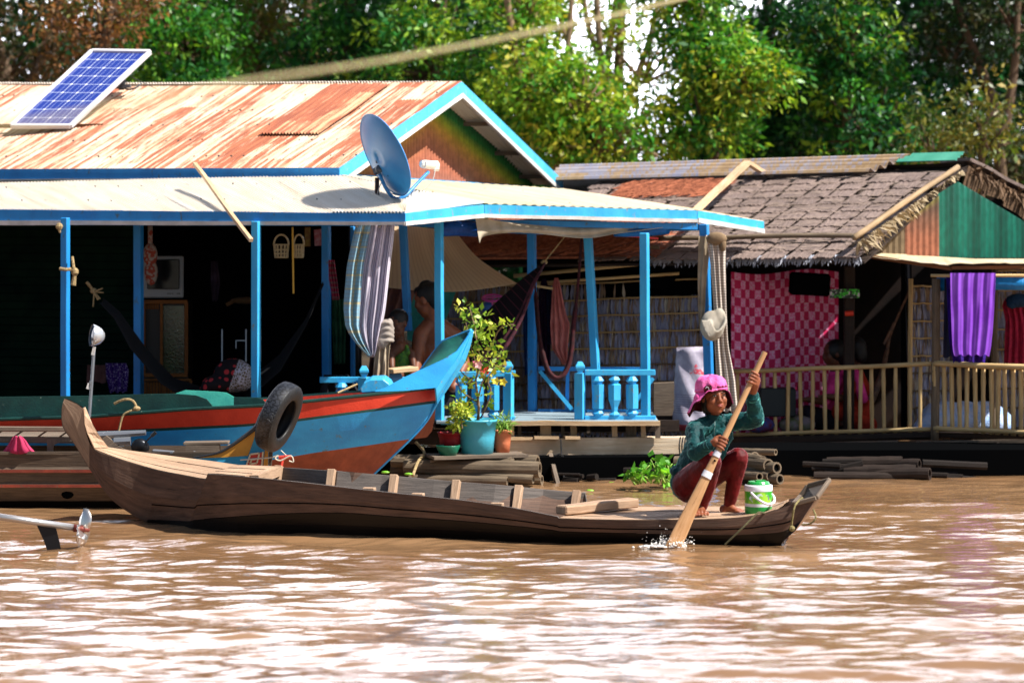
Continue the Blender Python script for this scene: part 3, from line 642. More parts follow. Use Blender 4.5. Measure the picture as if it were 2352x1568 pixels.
# ------------------------------------------------------------------ the wooden canoe being paddled
CW = wood('canoe_board', '#73594a', '#483830', '#201814', .8, .7, .005)
CWP = wood('sun_tinted_stern_board', '#a58a72', '#7c6655', '#3a2e26', .8, .7, .005)  # paler copy of the hull board, sun on the stern top painted in
CWL = wood('canoe_deck_board', '#c9a98c', '#9b7c62', '#4a382c', .8, .7, .005)
CWB = wood('canoe_inside_board', '#6b625c', '#4a4440', '#26221f', .8, .7, .005)
CWD = wood('canoe_wet_shade_board', '#181210', '#0c0908', '#050404', .8, .35, .003)  # near-black lower hull: wet boards with the shade under the flare painted in
c_ax = V((math.cos(math.radians(15)), -math.sin(math.radians(15)), 0)); c_pp = V((math.sin(math.radians(15)), math.cos(math.radians(15)), 0))
canoe = thing('canoe', 'long weathered brown wooden canoe with upturned ends, paddled in the foreground', 'boat', P(1060, 1235, 20.4))
def Zc(x): return float(np.interp(x, [142, 215, 366, 498, 740, 1150, 1500, 1787, 1900], [20.95, 20.9, 20.74, 20.32, 20.02, 19.76, 19.57, 19.50, 19.45]))
ST = [ # near sheer, near waterline, far sheer, chine lean
 ((148, 915), (142, 935), (151, 914), 0), ((190, 938), (143, 978), (193, 937), 0), ((196, 985), (172, 1022), (217, 985), .01), ((215, 1031), (222, 1102), (246, 1028), .02),
 ((270, 1053), (262, 1152), (330, 1040), .04), ((351, 1078), (322, 1192), (425, 1052), .07), ((420, 1092), (366, 1206), (490, 1060), .09), ((474, 1101), (430, 1216), (545, 1068), .1),
 ((477, 1088), (440, 1217), (560, 1069), .1), ((560, 1094), (545, 1222), (640, 1072), .11), ((689, 1107), (680, 1229), (779, 1081), .12), ((800, 1120), (800, 1233), (880, 1090), .12), ((916, 1133), (916, 1237), (1000, 1101), .12), ((1060, 1148), (1060, 1241), (1140, 1112), .12),
 ((1180, 1166), (1180, 1245), (1250, 1123), .11), ((1280, 1186), (1280, 1247), (1345, 1131), .11), ((1284, 1190), (1290, 1248), (1350, 1160), .11), ((1378, 1193), (1378, 1250), (1440, 1163), .11), ((1464, 1194), (1464, 1252), (1530, 1164), .1), ((1629, 1192), (1590, 1254), (1690, 1163), .09),
 ((1728, 1184), (1680, 1255), (1775, 1158), .08), ((1780, 1170), (1740, 1255), (1812, 1146), .06), ((1822, 1157), (1787, 1252), (1840, 1140), .04), ((1850, 1150), (1806, 1236), (1852, 1118), .02), ((1875, 1143), (1826, 1219), (1899, 1102), .0)]
near, far, out_g, in_g, full = [], [], [], [], []
for (tx, ty), (bx, by), (fx, fy), cl in ST:
    Zn = Zc(tx); T_ = P(tx, ty, Zn); 
    wd = max(.015, (P(fx, fy, Zn) - T_).x / math.sin(math.radians(15)) if 560 <= tx < 1700 else 0)
    z_f = T_.z + (.03 if 560 < tx < 1270 else .0)
    Yf = (CH - z_f) * FPX / max(fy - HY, 1) if fy > 1000 or True else Zn
    Yf = min(max(Yf, Zn + .02), Zn + .95); Fp = P(fx, fy, Yf)
    Bn = P(bx, by, Zc(bx) + cl); half = (Fp - T_) * .5
    Bf = Bn + V((half.x * 1.1, half.y * 1.1, 0)) * (1 if cl > .03 else .9)
    bulge = -c_pp * (.028 if cl > .03 else .004)
    r = [T_]
    sB = .97 if bx < 330 else lerp(.92, .50, min(1, (bx - 330) / 420)) if bx < 1500 else lerp(.50, .66, min(1, (bx - 1500) / 300))
    for k in (sB * .5, sB, (1 + sB) / 2): r.append(T_.lerp(Bn, k) + bulge * math.sin(k * 3.14))
    r.append(Bn)
    under = .10 if by > 1200 and bx < 1790 else .0
    r.append(Bn + V((half.x * .3, half.y * .3, -under))); r.append(Bf + V((-half.x * .15, -half.y * .15, -under))); r.append(Bf)
    r.append(Bf.lerp(Fp, .5) + (Fp - Bf) * 0 + c_pp * .02); r.append(Fp); full.append(r); near.append(T_); far.append(Fp)
# interpolate extra stations for smooth lines
dense = []
def _seg(lo, hi): return list(map(list, zip(*[smooth_path([full[i][c] for i in range(lo, hi + 1)], (hi - lo) * 3 + 1) for c in range(10)])))
dense = _seg(0, 7) + _seg(8, 15)[0:] + _seg(16, len(full) - 1)
dense = dense[:22] + [[a.lerp(b_, .5) for a, b_ in zip(dense[21], dense[22])]] + dense[22:]
G = list(map(list, zip(*dense)))       # rows around the section, u along the boat
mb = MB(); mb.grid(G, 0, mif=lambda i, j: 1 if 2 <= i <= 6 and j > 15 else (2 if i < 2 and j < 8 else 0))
mb.grid([[r[0] for r in [full[-1]]][0:1] * 2, [full[-1][-1]] * 2], 0)
e = full[-1]; mb.add([e[0], e[4], e[7], e[9]], [[0, 1, 2, 3]], [[(0, 0), (0, .2), (.1, .2), (.1, 0)]])
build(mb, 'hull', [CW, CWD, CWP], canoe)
# inner skin of the open part
iw = []
for k in range(8, 17):
    r = full[k]; q = [p for p in r]; inn = (q[9] - q[0]).normalized() * .022
    fl = .045; a0, a1 = q[0] + inn, q[9] - inn; b0 = V((q[4].x, q[4].y, 0)) + inn * 2.2 + V((0, 0, fl)); b1 = V((q[7].x, q[7].y, 0)) - inn * 1.2 + V((0, 0, fl)); b1 = V((a1.x - .03, a1.y - .10, fl))
    iw.append([q[0], a0, a0.lerp(b0, .5), b0, b0.lerp(b1, .5), b1, b1.lerp(a1, .34), b1.lerp(a1, .66), a1, q[9]])
gi = list(map(list, zip(*iw))); mb = MB()
for k in range(9): mb.grid(gi[k:k + 2], 0)
build(mb, 'inside_planking', CWB, canoe)
mb = MB(); mb.tube(smooth_path([iw[i][6] + V((0, -.004, 0)) for i in range(9)], 20), .0035, 4); mb.tube(smooth_path([p[2] + c_pp * -.001 for p in dense[24:52]], 30), .0018, 4)
build(mb, 'seam', DARK, canoe)
mb = MB(); mb.tube(smooth_path([dense[i][1].lerp(dense[i][2], .35) + V((0, -.002, 0)) for i in range(16, 66)], 60), .0038, 4); build(mb, 'seam', DARK, canoe)
for x in (647, 776, 916, 1056, 1196, 1326):
    k = next(i for i in range(9, 17) if full[i][9].x >= P(x, 1100, 21).x); a, b_ = full[k - 1], full[k]; t = (P(x, 1100, 21).x - a[9].x) / (b_[9].x - a[9].x)
    ia, ib = iw[k - 1 - 8], iw[k - 8]; top, bot = ia[8].lerp(ib[8], t), ia[5].lerp(ib[5], t)
    mb = MB(); mb.beam(bot - c_pp * .03, top - c_pp * .022 + V((0, 0, .012)), .04, .085, up=-c_pp, w2=.055, h2=.045); build(mb, 'rib', CWL, canoe, bevel=.004)
for x, y in ((848, 1124), (960, 1137), (1142, 1159)):
    mb = MB(); p = P(x, y, Zc(x) + .05); mb.beam(p - c_ax * .04, p + c_ax * .04, .05, .028); build(mb, 'rib_end', CWL, canoe, bevel=.004)
# stern deck slats (left)
def deckstrip(i0, i1, f0, f1, lift, mat, name, th=.014, e0=0.0):
    A = [full[i][0].lerp(full[i][9], f0) + V((0, 0, lift)) for i in range(i0, i1)]; B = [full[i][0].lerp(full[i][9], f1) + V((0, 0, lift)) for i in range(i0, i1)]
    A, B = smooth_path(A, 18), smooth_path(B, 18); m_ = MB(); m_.sheet([A, B], th, dirv=V((0, 0, -1))); return build(m_, name, mat, canoe, bevel=.002)
for k, (f0, f1, lf) in enumerate([(.03, .22, .004), (.235, .44, .007), (.46, .62, .005), (.635, .82, .009), (.835, .985, .006)]): deckstrip(3, 10, f0, f1, lf, CWL, 'deck_slat')
m_ = MB(); m_.sheet([smooth_path([full[i][0] + V((0, 0, .004)) for i in (1, 2, 3)], 6), smooth_path([full[i][9] + V((0, 0, .004)) for i in (1, 2, 3)], 6)], .01); build(m_, 'stern_board', CWL, canoe)
mb = MB(); mb.beam(full[9][0] + V((.06, .1, -.03)), full[9][9] + V((.0, -.05, -.02)), .06, .06); build(mb, 'deck_end', CWL, canoe)
# bow deck and thwart (right)
for k, (f0, f1, lf) in enumerate([(.02, .2, .002), (.21, .42, .004), (.43, .63, .002), (.64, .82, .005), (.83, .985, .003)]): deckstrip(16, 22, f0, f1, lf, CWL, 'deck_board')
mb = MB(); mb.beam(P(1288, 1171, 19.85), P(1456, 1153, 20.25), .11, .058, seg=5, wob=.003); build(mb, 'thwart', CWL, canoe, bevel=.008)
# upturned bow tray with a metal-edged rim
q = [P(1822, 1157, Zc(1822)), P(1875, 1143, Zc(1875)), P(1906, 1101, Zc(1875) + .18), P(1856, 1115, Zc(1875) + .25), P(1838, 1140, Zc(1875) + .25)]
mb = MB(); ct = sum(q, V((0, 0, 0))) / 5; inn = [p.lerp(ct, .10) - V((0, 0, .012)) for p in q]; mb.add(inn, [[0, 1, 2, 3, 4]]); build(mb, 'bow_tray', CWB, canoe)
mb = MB()
for a, b_ in zip(q, q[1:] + q[:1]): mb.beam(a, b_, .024, .03)
build(mb, 'bow_rim', WOODG, canoe, bevel=.006)
mb = MB(); tip = P(1906, 1106, Zc(1875) + .18)
mb.add([q[1], q[2], P(1904, 1112, 19.62), P(1869, 1171, 19.6), P(1826, 1220, 19.55), full[-1][4]], [[0, 1, 2, 3, 4, 5][::-1]], [[(0, 0), (.2, 0), (.2, .02), (.15, .2), (.02, .3), (0, .3)]]); 
build(mb, 'stem_face', wood('worn_stem_board', '#a58466', '#7a5f4a', '#3a2a20', .8), canoe)
mb = MB(); mb.tube(smooth_path([P(1843, 1143, 19.55), P(1826, 1160, 19.40), P(1819, 1195, 19.40), P(1818, 1212, 19.41)], 10), .007, 6); mb.tube(smooth_path([P(1868, 1170, 19.45), P(1874, 1188, 19.35), P(1861, 1202, 19.35), P(1842, 1204, 19.37)], 10), .006, 6)
mb.ball(P(1819, 1213, 19.39), .02, 8); build(mb, 'bow_rope', worn('olive_rope', '#8f8252', '#5d5436', None, scale=60, rough=.9), canoe)
mb = MB(); mb.tube(smooth_path([P(1763, 1180, 19.55), P(1745, 1176, 19.45), P(1735, 1182, 19.41), P(1705, 1212, 19.35), P(1665, 1250, 19.35)], 14), .0065, 6); build(mb, 'side_rope', worn('green_brown_rope', '#5b5436', '#3c3826', None, scale=60, rough=.9), canoe)
# ------------------------------------------------------------------ splash at the paddle: drops and foam
SPL = flat('white_spray', '#f2eee8', .25)
mb = MB(); rr = random.Random(4)
for i in range(230):
    x = 1540 + rr.gauss(0, 22); y = 1252 - abs(rr.gauss(0, 11)) * (1.6 if rr.random() < .25 else 1); s_ = rr.uniform(.0015, .006) * (1.3 if y > 1244 else .6); mb.ball(P(x, y, 19.42 + rr.uniform(-.05, .05)), s_, 6)
for i in range(150):
    x = 1520 + rr.gauss(0, 24); mb.ball(P(x, 1254 + rr.uniform(-3, 3), 19.5 + rr.uniform(-.12, .05)), (rr.uniform(.008, .03), .012, rr.uniform(.003, .008)), 6)
for i in range(40):
    x = 1540 + rr.gauss(0, 12); q = P(x, 1250, 19.45); mb.tube([q, q + V((rr.uniform(-.03, .03), 0, rr.uniform(.01, .045)))], [.004, .0015], 5)
sp = build(mb, 'splash', SPL, None, smooth=True); tag(sp, 'white spray and droplets where the paddle blade enters the water', 'splash', None, 'stuff')
# ------------------------------------------------------------------ long blue boat with the red band
BH = worn('boat_blue_paint', (.022, .36, .76), (.014, .25, .60), '#4f7488', .38, .45, 3, (1, 1, 2)); BR = worn('boat_red_paint', (.62, .045, .018), (.5, .03, .012), '#6d3a2c', .32, .42, 6)
BG = worn('boat_dark_green_paint', (.006, .05, .04), (.004, .03, .026), '#9aa390', .34, .45, 9); BRU = worn('boat_red_brown_bottom', (.30, .07, .03), (.2, .045, .02), '#b07a50', .33, .7, 8)
boat = thing('long_boat', 'long blue boat with red band and pointed prow moored before the blue house', 'boat', P(560, 1130, 23.0))
rows = [[(-120, 966), (0, 962), (205, 956), (425, 939), (609, 930), (692, 922), (885, 902), (1001, 890)],
 [(-120, 971), (0, 967), (205, 961), (425, 944), (609, 935), (692, 927), (885, 907), (1001, 894)],
 [(-120, 1000), (0, 996), (272, 987), (557, 974), (688, 961), (854, 939), (1001, 919)],
 [(-120, 1007), (0, 1003), (272, 994), (557, 980), (688, 967), (854, 945), (1003, 925)],
 [(-120, 1040), (272, 1025), (557, 1010), (780, 990), (978, 966)],
 [(-120, 1078), (560, 1062), (625, 1056), (724, 1039), (847, 1022), (940, 1008)],
 [(-120, 1120), (500, 1112), (700, 1085), (880, 1066)], [(-120, 1152), (500, 1150), (803, 1139)]]
zof = [0, .005, .03, .035, .08, .16, .3, .42]
def b2(row, zo, n=40):
    pts = resample([V((a, 0, b_)) for a, b_ in row], n); out = []
    xe = pts[-1].x
    for p in pts:
        t = max(0, 1 - (xe - p.x) / 420); out.append(P(p.x, p.z, 22.72 + zo + (.46 - zo) * t * t))
    return out
G = [b2(r, z) for r, z in zip(rows, zof)]
mb = MB(); mb.grid(G, flip=False, mif=lambda i, j: [2, 1, 2, 0, 0, 3, 3][i]); 
FG = [[V((p.x, 46.4 - p.y, p.z)) for p in r] for r in G]
mb.grid(FG, flip=True, mif=lambda i, j: [2, 1, 2, 0, 0, 3, 3][i]); build(mb, 'hull', [BH, BR, BG, BRU], boat, smooth=False)
mb = MB(); mb.tube([p + V((0, -.004, 0)) for p in G[0]], .011, 6); build(mb, 'gunwale', BG, boat)
U = [V((861, 0, 897)), V((883, 0, 891)), V((927, 0, 867)), V((975, 0, 845)), V((1019, 0, 825)), V((1048, 0, 807)), V((1069, 0, 778)), V((1081, 0, 760))]
L_ = [V((861, 0, 899)), V((930, 0, 897)), V((1001, 0, 890)), V((1014, 0, 870)), V((1046, 0, 826)), V((1066, 0, 790)), V((1081, 0, 761))]
def zr(x): return 22.74 + .44 * max(0, (x - 700) / 380) ** 2
U, L_ = resample(U, 24), resample(L_, 24)
mb = MB(); mb.grid([[P(u.x, lerp(u.z, l.z, k / 4), zr(lerp(u.x, l.x, k / 4))) if 0 else P(lerp(u.x, l.x, k / 4), lerp(u.z, l.z, k / 4), zr(lerp(u.x, l.x, k / 4))) for u, l in zip(U, L_)] for k in range(5)]); build(mb, 'prow_plank', BH, boat, solid=.012)
so = resample([V((1001, 0, 892)), V((1001, 0, 920)), V((978, 0, 966)), V((940, 0, 1008)), V((880, 0, 1066))], 12)
i1 = resample([V((1000, 0, 892)), V((1014, 0, 870)), V((1046, 0, 826)), V((1066, 0, 790)), V((1081, 0, 761))], 14); i2 = resample([V((1003, 0, 926)), V((1024, 0, 897)), V((1066, 0, 831)), V((1079, 0, 794)), V((1086, 0, 759))], 14)
mb = MB(); mb.grid([[P(a.x, a.z, zr(a.x) - .005) for a in i1], [P(lerp(a.x, b_.x, .5), lerp(a.z, b_.z, .5), zr(a.x) + .03) for a, b_ in zip(i1, i2)], [P(a.x, a.z, zr(a.x) + .10) for a in i2]]); build(mb, 'stem_plank', BLUE2, boat, solid=.014)
mb = MB(); mb.tube(smooth_path([P(1083, 760, 23.2), P(1068, 800, 23.15), P(1040, 858, 23.12), P(1004, 924, 23.1)], 12), .005, 5); mb.tube(smooth_path([P(1004, 924, 23.16), P(978, 968, 23.2), P(940, 1010, 23.2), P(880, 1067, 23.2), P(803, 1140, 23.2)], 14), .012, 6); build(mb, 'stem_edge', BH, boat)
R = resample([V((966, 0, 850)), V((990, 0, 815)), V((1013, 0, 786)), V((1050, 0, 771)), V((1083, 0, 758))], 14); Lw = resample([V((972, 0, 846)), V((1019, 0, 824)), V((1048, 0, 806)), V((1068, 0, 779)), V((1081, 0, 761))], 14)
mb = MB(); q0, q1 = [P(a.x, a.z, 23.42 - .24 * j / 13) for j, a in enumerate(R)], [P(a.x, a.z, zr(a.x) + .05) for a in Lw]; mb.grid([[a.lerp(b_, k / 5) for a, b_ in zip(q0, q1)] for k in range(6)]); build(mb, 'prow_inside', worn('boat_green_inside', (.02, .16, .12), (.015, .10, .09), '#8aa89a', .28, .5, 8), boat, smooth=True)
mb = MB(); mb.prism([P(x, y, 23.55) for x, y in [(978, 968), (992, 942), (1000, 935), (998, 960), (992, 990), (980, 1004), (950, 1008)]], (0, .05, 0)); build(mb, 'rudder_board', wood('red_brown_board', '#7a3c22', '#5a2a18', '#2c140c', .8), boat)
mb = MB(); mb.beam(P(1013, 787, 23.36), P(1083, 759, 23.2), .03, .028); mb.beam(P(966, 850, 23.4), P(1013, 787, 23.36), .02, .02); build(mb, 'prow_rim', BLUE2, boat, bevel=.004)
for x, y, a in ((1032, 798, -.3), (1023, 816, -.2)):
    mb = MB(); c = P(x, y, 23.24); u = V((math.cos(.45), -.06, math.sin(.45))).normalized() * .026; w = V((.12, -.2, .95)).normalized() * .024
    mb.prism([c - u - w, c + u - w, c + u + w, c - u + w], (0, -.003, 0)); build(mb, 'paper_square', flat('pale_paper', '#c9cde0', .6), boat)
mb = MB(); poly = [(-120, 913), (200, 909), (300, 906), (400, 904), (450, 908), (475, 917), (489, 934)]; low = [(489, 934), (-120, 964)]
mb.prism([P(x, y, 22.95) for x, y in poly + [(425, 940), (205, 957), (-120, 966)]], (0, .03, 0)); build(mb, 'coaming', BG, boat)
mb = MB(); mb.prism([P(x, y, 23.25) for x, y in [(404, 903), (425, 896), (470, 898), (505, 900), (520, 902), (538, 912), (539, 930), (489, 935), (470, 940), (404, 940)]], (0, .02, 0)); build(mb, 'lit_far_panel', worn('lit_turquoise_paint', (.08, .55, .40), (.05, .42, .32), '#bfe0cf', .3, .5, 14), boat)  # inner panel of the far side, its lit look painted in
mb = MB(); mb.prism([P(x, y, 23.0) for x, y in [(537, 912), (590, 913), (603, 917), (611, 926), (609, 931), (537, 937)]], (0, .03, 0)); build(mb, 'coaming', BG, boat)
mb = MB(); mb.prism([P(x, y, 22.98) for x, y in [(826, 893), (836, 878), (850, 871), (880, 870), (893, 880), (900, 892), (880, 899), (830, 903)]], (0, .5, 0)); build(mb, 'bow_seat', BLUE2, boat, bevel=.008)
mb = MB(); mb.tube(smooth_path([P(262, 927, 22.7), P(285, 917, 22.68), P(305, 920, 22.68), P(313, 938, 22.68), P(298, 944, 22.66), P(282, 955, 22.66), P(273, 989, 22.66)], 22), .009, 6); mb.ball(P(314, 938, 22.66), (.03, .02, .02), 8)
build(mb, 'rope', ROPE, boat)
mb = MB(); mb.tube([P(775, 902, 23.0), P(820, 882, 23.3)], .007, 5); build(mb, 'rope', ROPE, boat)
# headlamp on a post
lt = thing('headlamp_post', 'white round headlamp on a thin metal post rising behind the canoe stern', 'lamp', P(205, 960, 22.5))
mb = MB(); mb.tube([P(205, 958, 22.5), P(216, 800, 22.5)], .012, 8); mb.beam(P(209, 875, 22.48), P(207, 893, 22.48), .02, .02); build(mb, 'post', flat('grey_steel', '#9aa0a8', .35, .7), lt)
mb = MB(); mb.beam(P(213, 815, 22.48), P(217, 796, 22.48), .03, .02); mb.beam(P(201, 893, 22.48), P(205, 880, 22.48), .02, .02); build(mb, 'clamp', WHITEP, lt)
mb = MB(); ax = V((-.9, -.35, .12)); c = P(214, 770, 22.5); mb.lathe([(0, -.085), (.03, -.08), (.058, -.055), (.074, -.02), (.08, .0), (.08, .012)], c, ax, 20); build(mb, 'lamp_shell', flat('chrome_shell', '#c9ccd0', .25, .6), lt, smooth=True)
mb = MB(); mb.lathe([(.0, .018), (.04, .016), (.074, .008)], c, ax, 20); build(mb, 'lens', flat('lamp_glass', '#38414a', .1), lt, smooth=True)
# ------------------------------------------------------------------ old boat on the left with painted bow board
BW = wood('old_boat_board', '#6b5a4a', '#453a31', '#201a16', .8); ob = thing('wooden_boat', 'brown wooden boat with two red stripes and a painted yellow and blue bow', 'boat', P(150, 1160, 21.9))
ORS = worn('faded_red_paint', '#8e3a26', '#6d2d20', '#5a4a3c', .4, .6, 9)
rws = [(1041, 0), (1072, .01), (1078, .0), (1085, .0), (1087, .02), (1108, .03), (1112, .02), (1119, .02), (1122, .05), (1150, .12), (1172, .18)]
G = [[P(x, y + 0 * x, 21.85 + dz + .0 * x) for x in range(-120, 560, 40)] for y, dz in rws]
mb = MB(); mb.grid(G, mif=lambda i, j: 1 if i in (2, 6) else (2 if i == 9 else 0)); mb.grid([[V((p.x, 44.4 - p.y, p.z)) for p in r] for r in G], flip=True, mif=lambda i, j: 1 if i in (2, 6) else 0); build(mb, 'hull', [BW, ORS, CWD], ob)
mb = MB(); mb.beam(P(-120, 1040, 21.84), P(560, 1040, 21.9), .03, .02); build(mb, 'gunwale', BW, ob)
mb = MB(); mb.ball(P(155, 1134, 21.93), (.045, .02, .035), 10); build(mb, 'drain_hole', DARK, ob, smooth=True)
BY = worn('ochre_paint', (.62, .30, .035), (.5, .23, .03), '#5a3a20', .27, .5, 8); OB = worn('bow_blue_paint', (.03, .36, .62), (.03, .3, .52), '#8a8a7a', .26, .5, 8)
def bowpoly(name, pts, mat, Z=21.8, th=.03): 
    m_ = MB(); m_.prism([P(x, y, Z) for x, y in pts], (0, th, 0)); return build(m_, name, mat, ob)
bowpoly('bow_board', [(444, 1053), (500, 1042), (526, 1028), (557, 1007), (590, 982), (604, 955), (620, 960), (617, 1024), (616, 1078), (560, 1085), (444, 1085)], OB, 21.80)
bowpoly('bow_yellow_panel', [(446, 1052), (500, 1041), (526, 1029), (557, 1008), (590, 983), (582, 1012), (570, 1046), (510, 1050)], BY, 21.795, .005)
bowpoly('bow_edge_stripe', [(609, 1026), (616, 1022), (616, 1076), (604, 1076)], BY, 21.795, .005)
bowpoly('bow_stem', [(616, 1020), (627, 1025), (622, 1080), (614, 1080)], BW, 21.81, .05)
m_ = MB(); m_.tube(smooth_path([P(x, y, 21.79) for x, y in [(444, 1051), (500, 1040), (528, 1025), (557, 1005), (588, 980), (600, 955), (620, 925)]], 20), [.006, .022], 6); build(m_, 'bow_cap', BLACKR, ob)
def quadp(pts, Z): m_ = MB(); m_.prism([P(x, y, Z) for x, y in pts], (0, .004, 0)); return m_
fr = [(576, 1042), (603, 1038), (600, 1072), (563, 1077)]
MR = flat('meander_red', (.6, .05, .03)); MWt = flat('meander_cream', '#d8c9a8')
m_ = quadp(fr, 21.788); build(m_, 'meander_panel', MR, ob)
def bar(m_, pts, w=.011): 
    for a, b_ in zip(pts, pts[1:]): m_.beam(P(*a, 21.782), P(*b_, 21.782), .006, w, up=(0, 0, 1) if abs(a[0] - b_[0]) > abs(a[1] - b_[1]) else (1, 0, 0))
m_ = MB(); bar(m_, [(601, 1072), (563, 1077), (575, 1043), (596, 1040), (590, 1063), (574, 1065), (578, 1055), (587, 1054)]); bar(m_, [(604, 1037), (601, 1072)]); build(m_, 'meander', MWt, ob)
m_ = MB(); m_.tube([P(645, 1070, 21.7), P(648, 1056, 21.7), P(657, 1048, 21.7)], .016, 6); m_.tube([P(640, 1050, 21.7), P(668, 1048, 21.7)], .012, 6); build(m_, 'bow_cleat', MR, ob)
m_ = MB(); m_.tube(smooth_path([P(552, 1056, 21.72), P(590, 1053, 21.7), P(625, 1050, 21.69), P(640, 1045, 21.67), P(632, 1052, 21.66), P(645, 1057, 21.66), P(668, 1046, 21.66), P(674, 1060, 21.66), P(664, 1058, 21.66)], 30), .0055, 5); m_.tube([P(657, 1045, 21.66), P(645, 1034, 21.66)], .004, 5); build(m_, 'bow_rope', flat('white_rope', '#cfc6b4', .9), ob)
# things carried in the old boat
m_ = MB(); m_.beam(P(-60, 984, 22.0), P(178, 985, 22.0), .05, .032); m_.beam(P(-60, 1008, 22.05), P(180, 1010, 22.05), .05, .045); 
for x in (-8, 40, 95, 145): m_.beam(P(x - 8, 1003, 22.03), P(x + 14, 988, 22.03), .03, .012)
m_.beam(P(-60, 1000, 22.3), P(260, 1000, 22.3), .5, .02)
build(m_, 'bench', WOODG, ob, bevel=.004)
ARC = MB()
for x0, x1 in ((-20, 45), (122, 205)):
    pts = [(x0, 1040), (x0, 1022)] + [(lerp(x0, x1, .5) - math.cos(a) * (x1 - x0) / 2, 1026 - math.sin(a) * 13) for a in [math.pi * k / 8 for k in range(9)]] + [(x1, 1022), (x1, 1040)]
    outer = [(x0 - 14, 1040), (x0 - 14, 1008), (x1 + 8, 1008), (x1 + 8, 1040)]
    pl = [P(x, y, 22.02) for x, y in outer] + [P(x, y, 22.02) for x, y in reversed(pts)]; ARC.prism(pl, (0, .02, 0))
build(ARC, 'side_board', WOODG, ob)
m_ = MB()
for k in range(9): m_.tube([P(215 + k * 8, 1040, 22.05), P(215 + k * 8, 1016, 22.05)], .0025, 4)
for k in range(4): m_.tube([P(212, 1018 + k * 6, 22.05), P(285, 1018 + k * 6, 22.05)], .0025, 4)
tag(build(m_, 'wire_cage', flat('thin_wire', '#6a737c', .4, .6), ob))
pk = MB(); rws = [(1003, 30, 52), (1012, 24, 60), (1022, 18, 66), (1032, 10, 75), (1041, 2, 84)]
pk.grid([[P((a + b_) / 2 - math.cos(t) * (b_ - a) / 2, y + 2 * math.sin(5 * t), 21.93 - .10 * math.sin(t) + .012 * math.sin(t * 9)) for t in [math.pi * k / 24 for k in range(25)]] for y, a, b_ in [(1002.5, 36, 48)] + rws])
tag(build(pk, 'cloth', fabric('pink_cloth', '#d1456e', '#a83257'), None, smooth=True, solid=.004), 'pink cloth draped in a cone on the bench of the old boat, left edge', 'cloth')
# outboard bits in the old boat
eng = thing('boat_engine', 'grey engine parts and lever lying in the old boat behind the canoe', 'engine', P(330, 1040, 21.9))
STEEL = flat('dull_steel', '#8a8d92', .4, .6)
m_ = MB(); m_.tube([P(225, 1000, 21.95), P(335, 993, 21.95)], [.03, .018], 8); m_.tube([P(262, 1014, 21.93), P(300, 1012, 21.93)], .03, 8); build(m_, 'drive_tube', STEEL, eng, smooth=False)
m_ = MB(); m_.prism([P(x, y, 21.9) for x, y in [(236, 1005), (244, 1000), (254, 1008), (268, 1022), (290, 1033), (318, 1039), (330, 1042), (236, 1042)]], (0, .03, 0)); build(m_, 'cowl', WOODG, eng)
m_ = MB(); m_.lathe([(0, -.03), (.05, -.03), (.066, 0), (.05, .03), (0, .03)], P(322, 1027, 21.9), (0, 1, .2), 14); build(m_, 'flywheel', flat('dark_iron', '#2a2c30', .35, .7), eng, smooth=True)
m_ = MB(); m_.tube([P(334, 1015, 21.88), P(352, 997, 21.86)], .006, 6); m_.tube([P(348, 1001, 21.86), P(358, 992, 21.86)], .013, 8); build(m_, 'lever', flat('black_lever', '#17181a', .5), eng)
m_ = MB(); m_.beam(P(350, 1036, 21.9), P(400, 1040, 21.9), .06, .03); build(m_, 'engine_block', STEEL, eng, bevel=.006)
bx = thing('wooden_box', 'small grey wooden box standing in the old boat before the blue hull', 'box', P(473, 1045, 22.3))
m_ = MB(); m_.beam(P(423, 1017, 22.3), P(526, 1015, 22.3), .14, .018); build(m_, 'lid', WOODG, bx, bevel=.003)
m_ = MB(); m_.beam(P(428, 1031, 22.28), P(505, 1031, 22.28), .10, .065); m_.beam(P(524, 1031, 22.28), P(528, 1031, 22.28), .10, .065); build(m_, 'case', WOODG, bx)
m_ = MB(); m_.tube([P(418, 1040, 22.0), P(455, 1038, 22.0)], .006, 5); m_.tube([P(445, 1036, 22.0), P(475, 1048, 22.0)], .004, 5); build(m_, 'handle', STEEL, bx)
# tyre hung on the bow as a fender
m, N, L, b = base_mat('tyre_rubber', .42, 0, .55); t = nd(N, 'ShaderNodeTexCoord'); sp_ = nd(N, 'ShaderNodeSeparateXYZ'); L.new(t.outputs['UV'], sp_.inputs[0])
z = mathn(N, L, 'ADD', sp_.outputs[1], mathn(N, L, 'MULTIPLY', mathn(N, L, 'PINGPONG', sp_.outputs[0], .018), .9)); gv = mathn(N, L, 'LESS_THAN', mathn(N, L, 'FRACT', mathn(N, L, 'DIVIDE', z, .034)), .30)
gu = mathn(N, L, 'LESS_THAN', mathn(N, L, 'FRACT', mathn(N, L, 'DIVIDE', mathn(N, L, 'ADD', sp_.outputs[0], mathn(N, L, 'MULTIPLY', mathn(N, L, 'FLOOR', mathn(N, L, 'DIVIDE', z, .03)), .02)), .05)), .22)
gg = mathn(N, L, 'MAXIMUM', gv, gu); L.new(mixc(N, L, gg, (.018, .020, .026), (.001, .001, .002)), b.inputs['Base Color']); bump(N, L, b, mathn(N, L, 'SUBTRACT', 1, gg), .01, .9); TYRE = m
SIDEW = worn('tyre_sidewall', (.007, .007, .008), (.013, .012, .011), None, .3, .5, 20)
ty = thing('tyre', 'black rubber car tyre hung as a fender on the painted bow', 'tyre', P(640, 1040, 21.6))
axt = V((.90, -.27, -.36)).normalized(); cT = P(641, 957, 21.62)
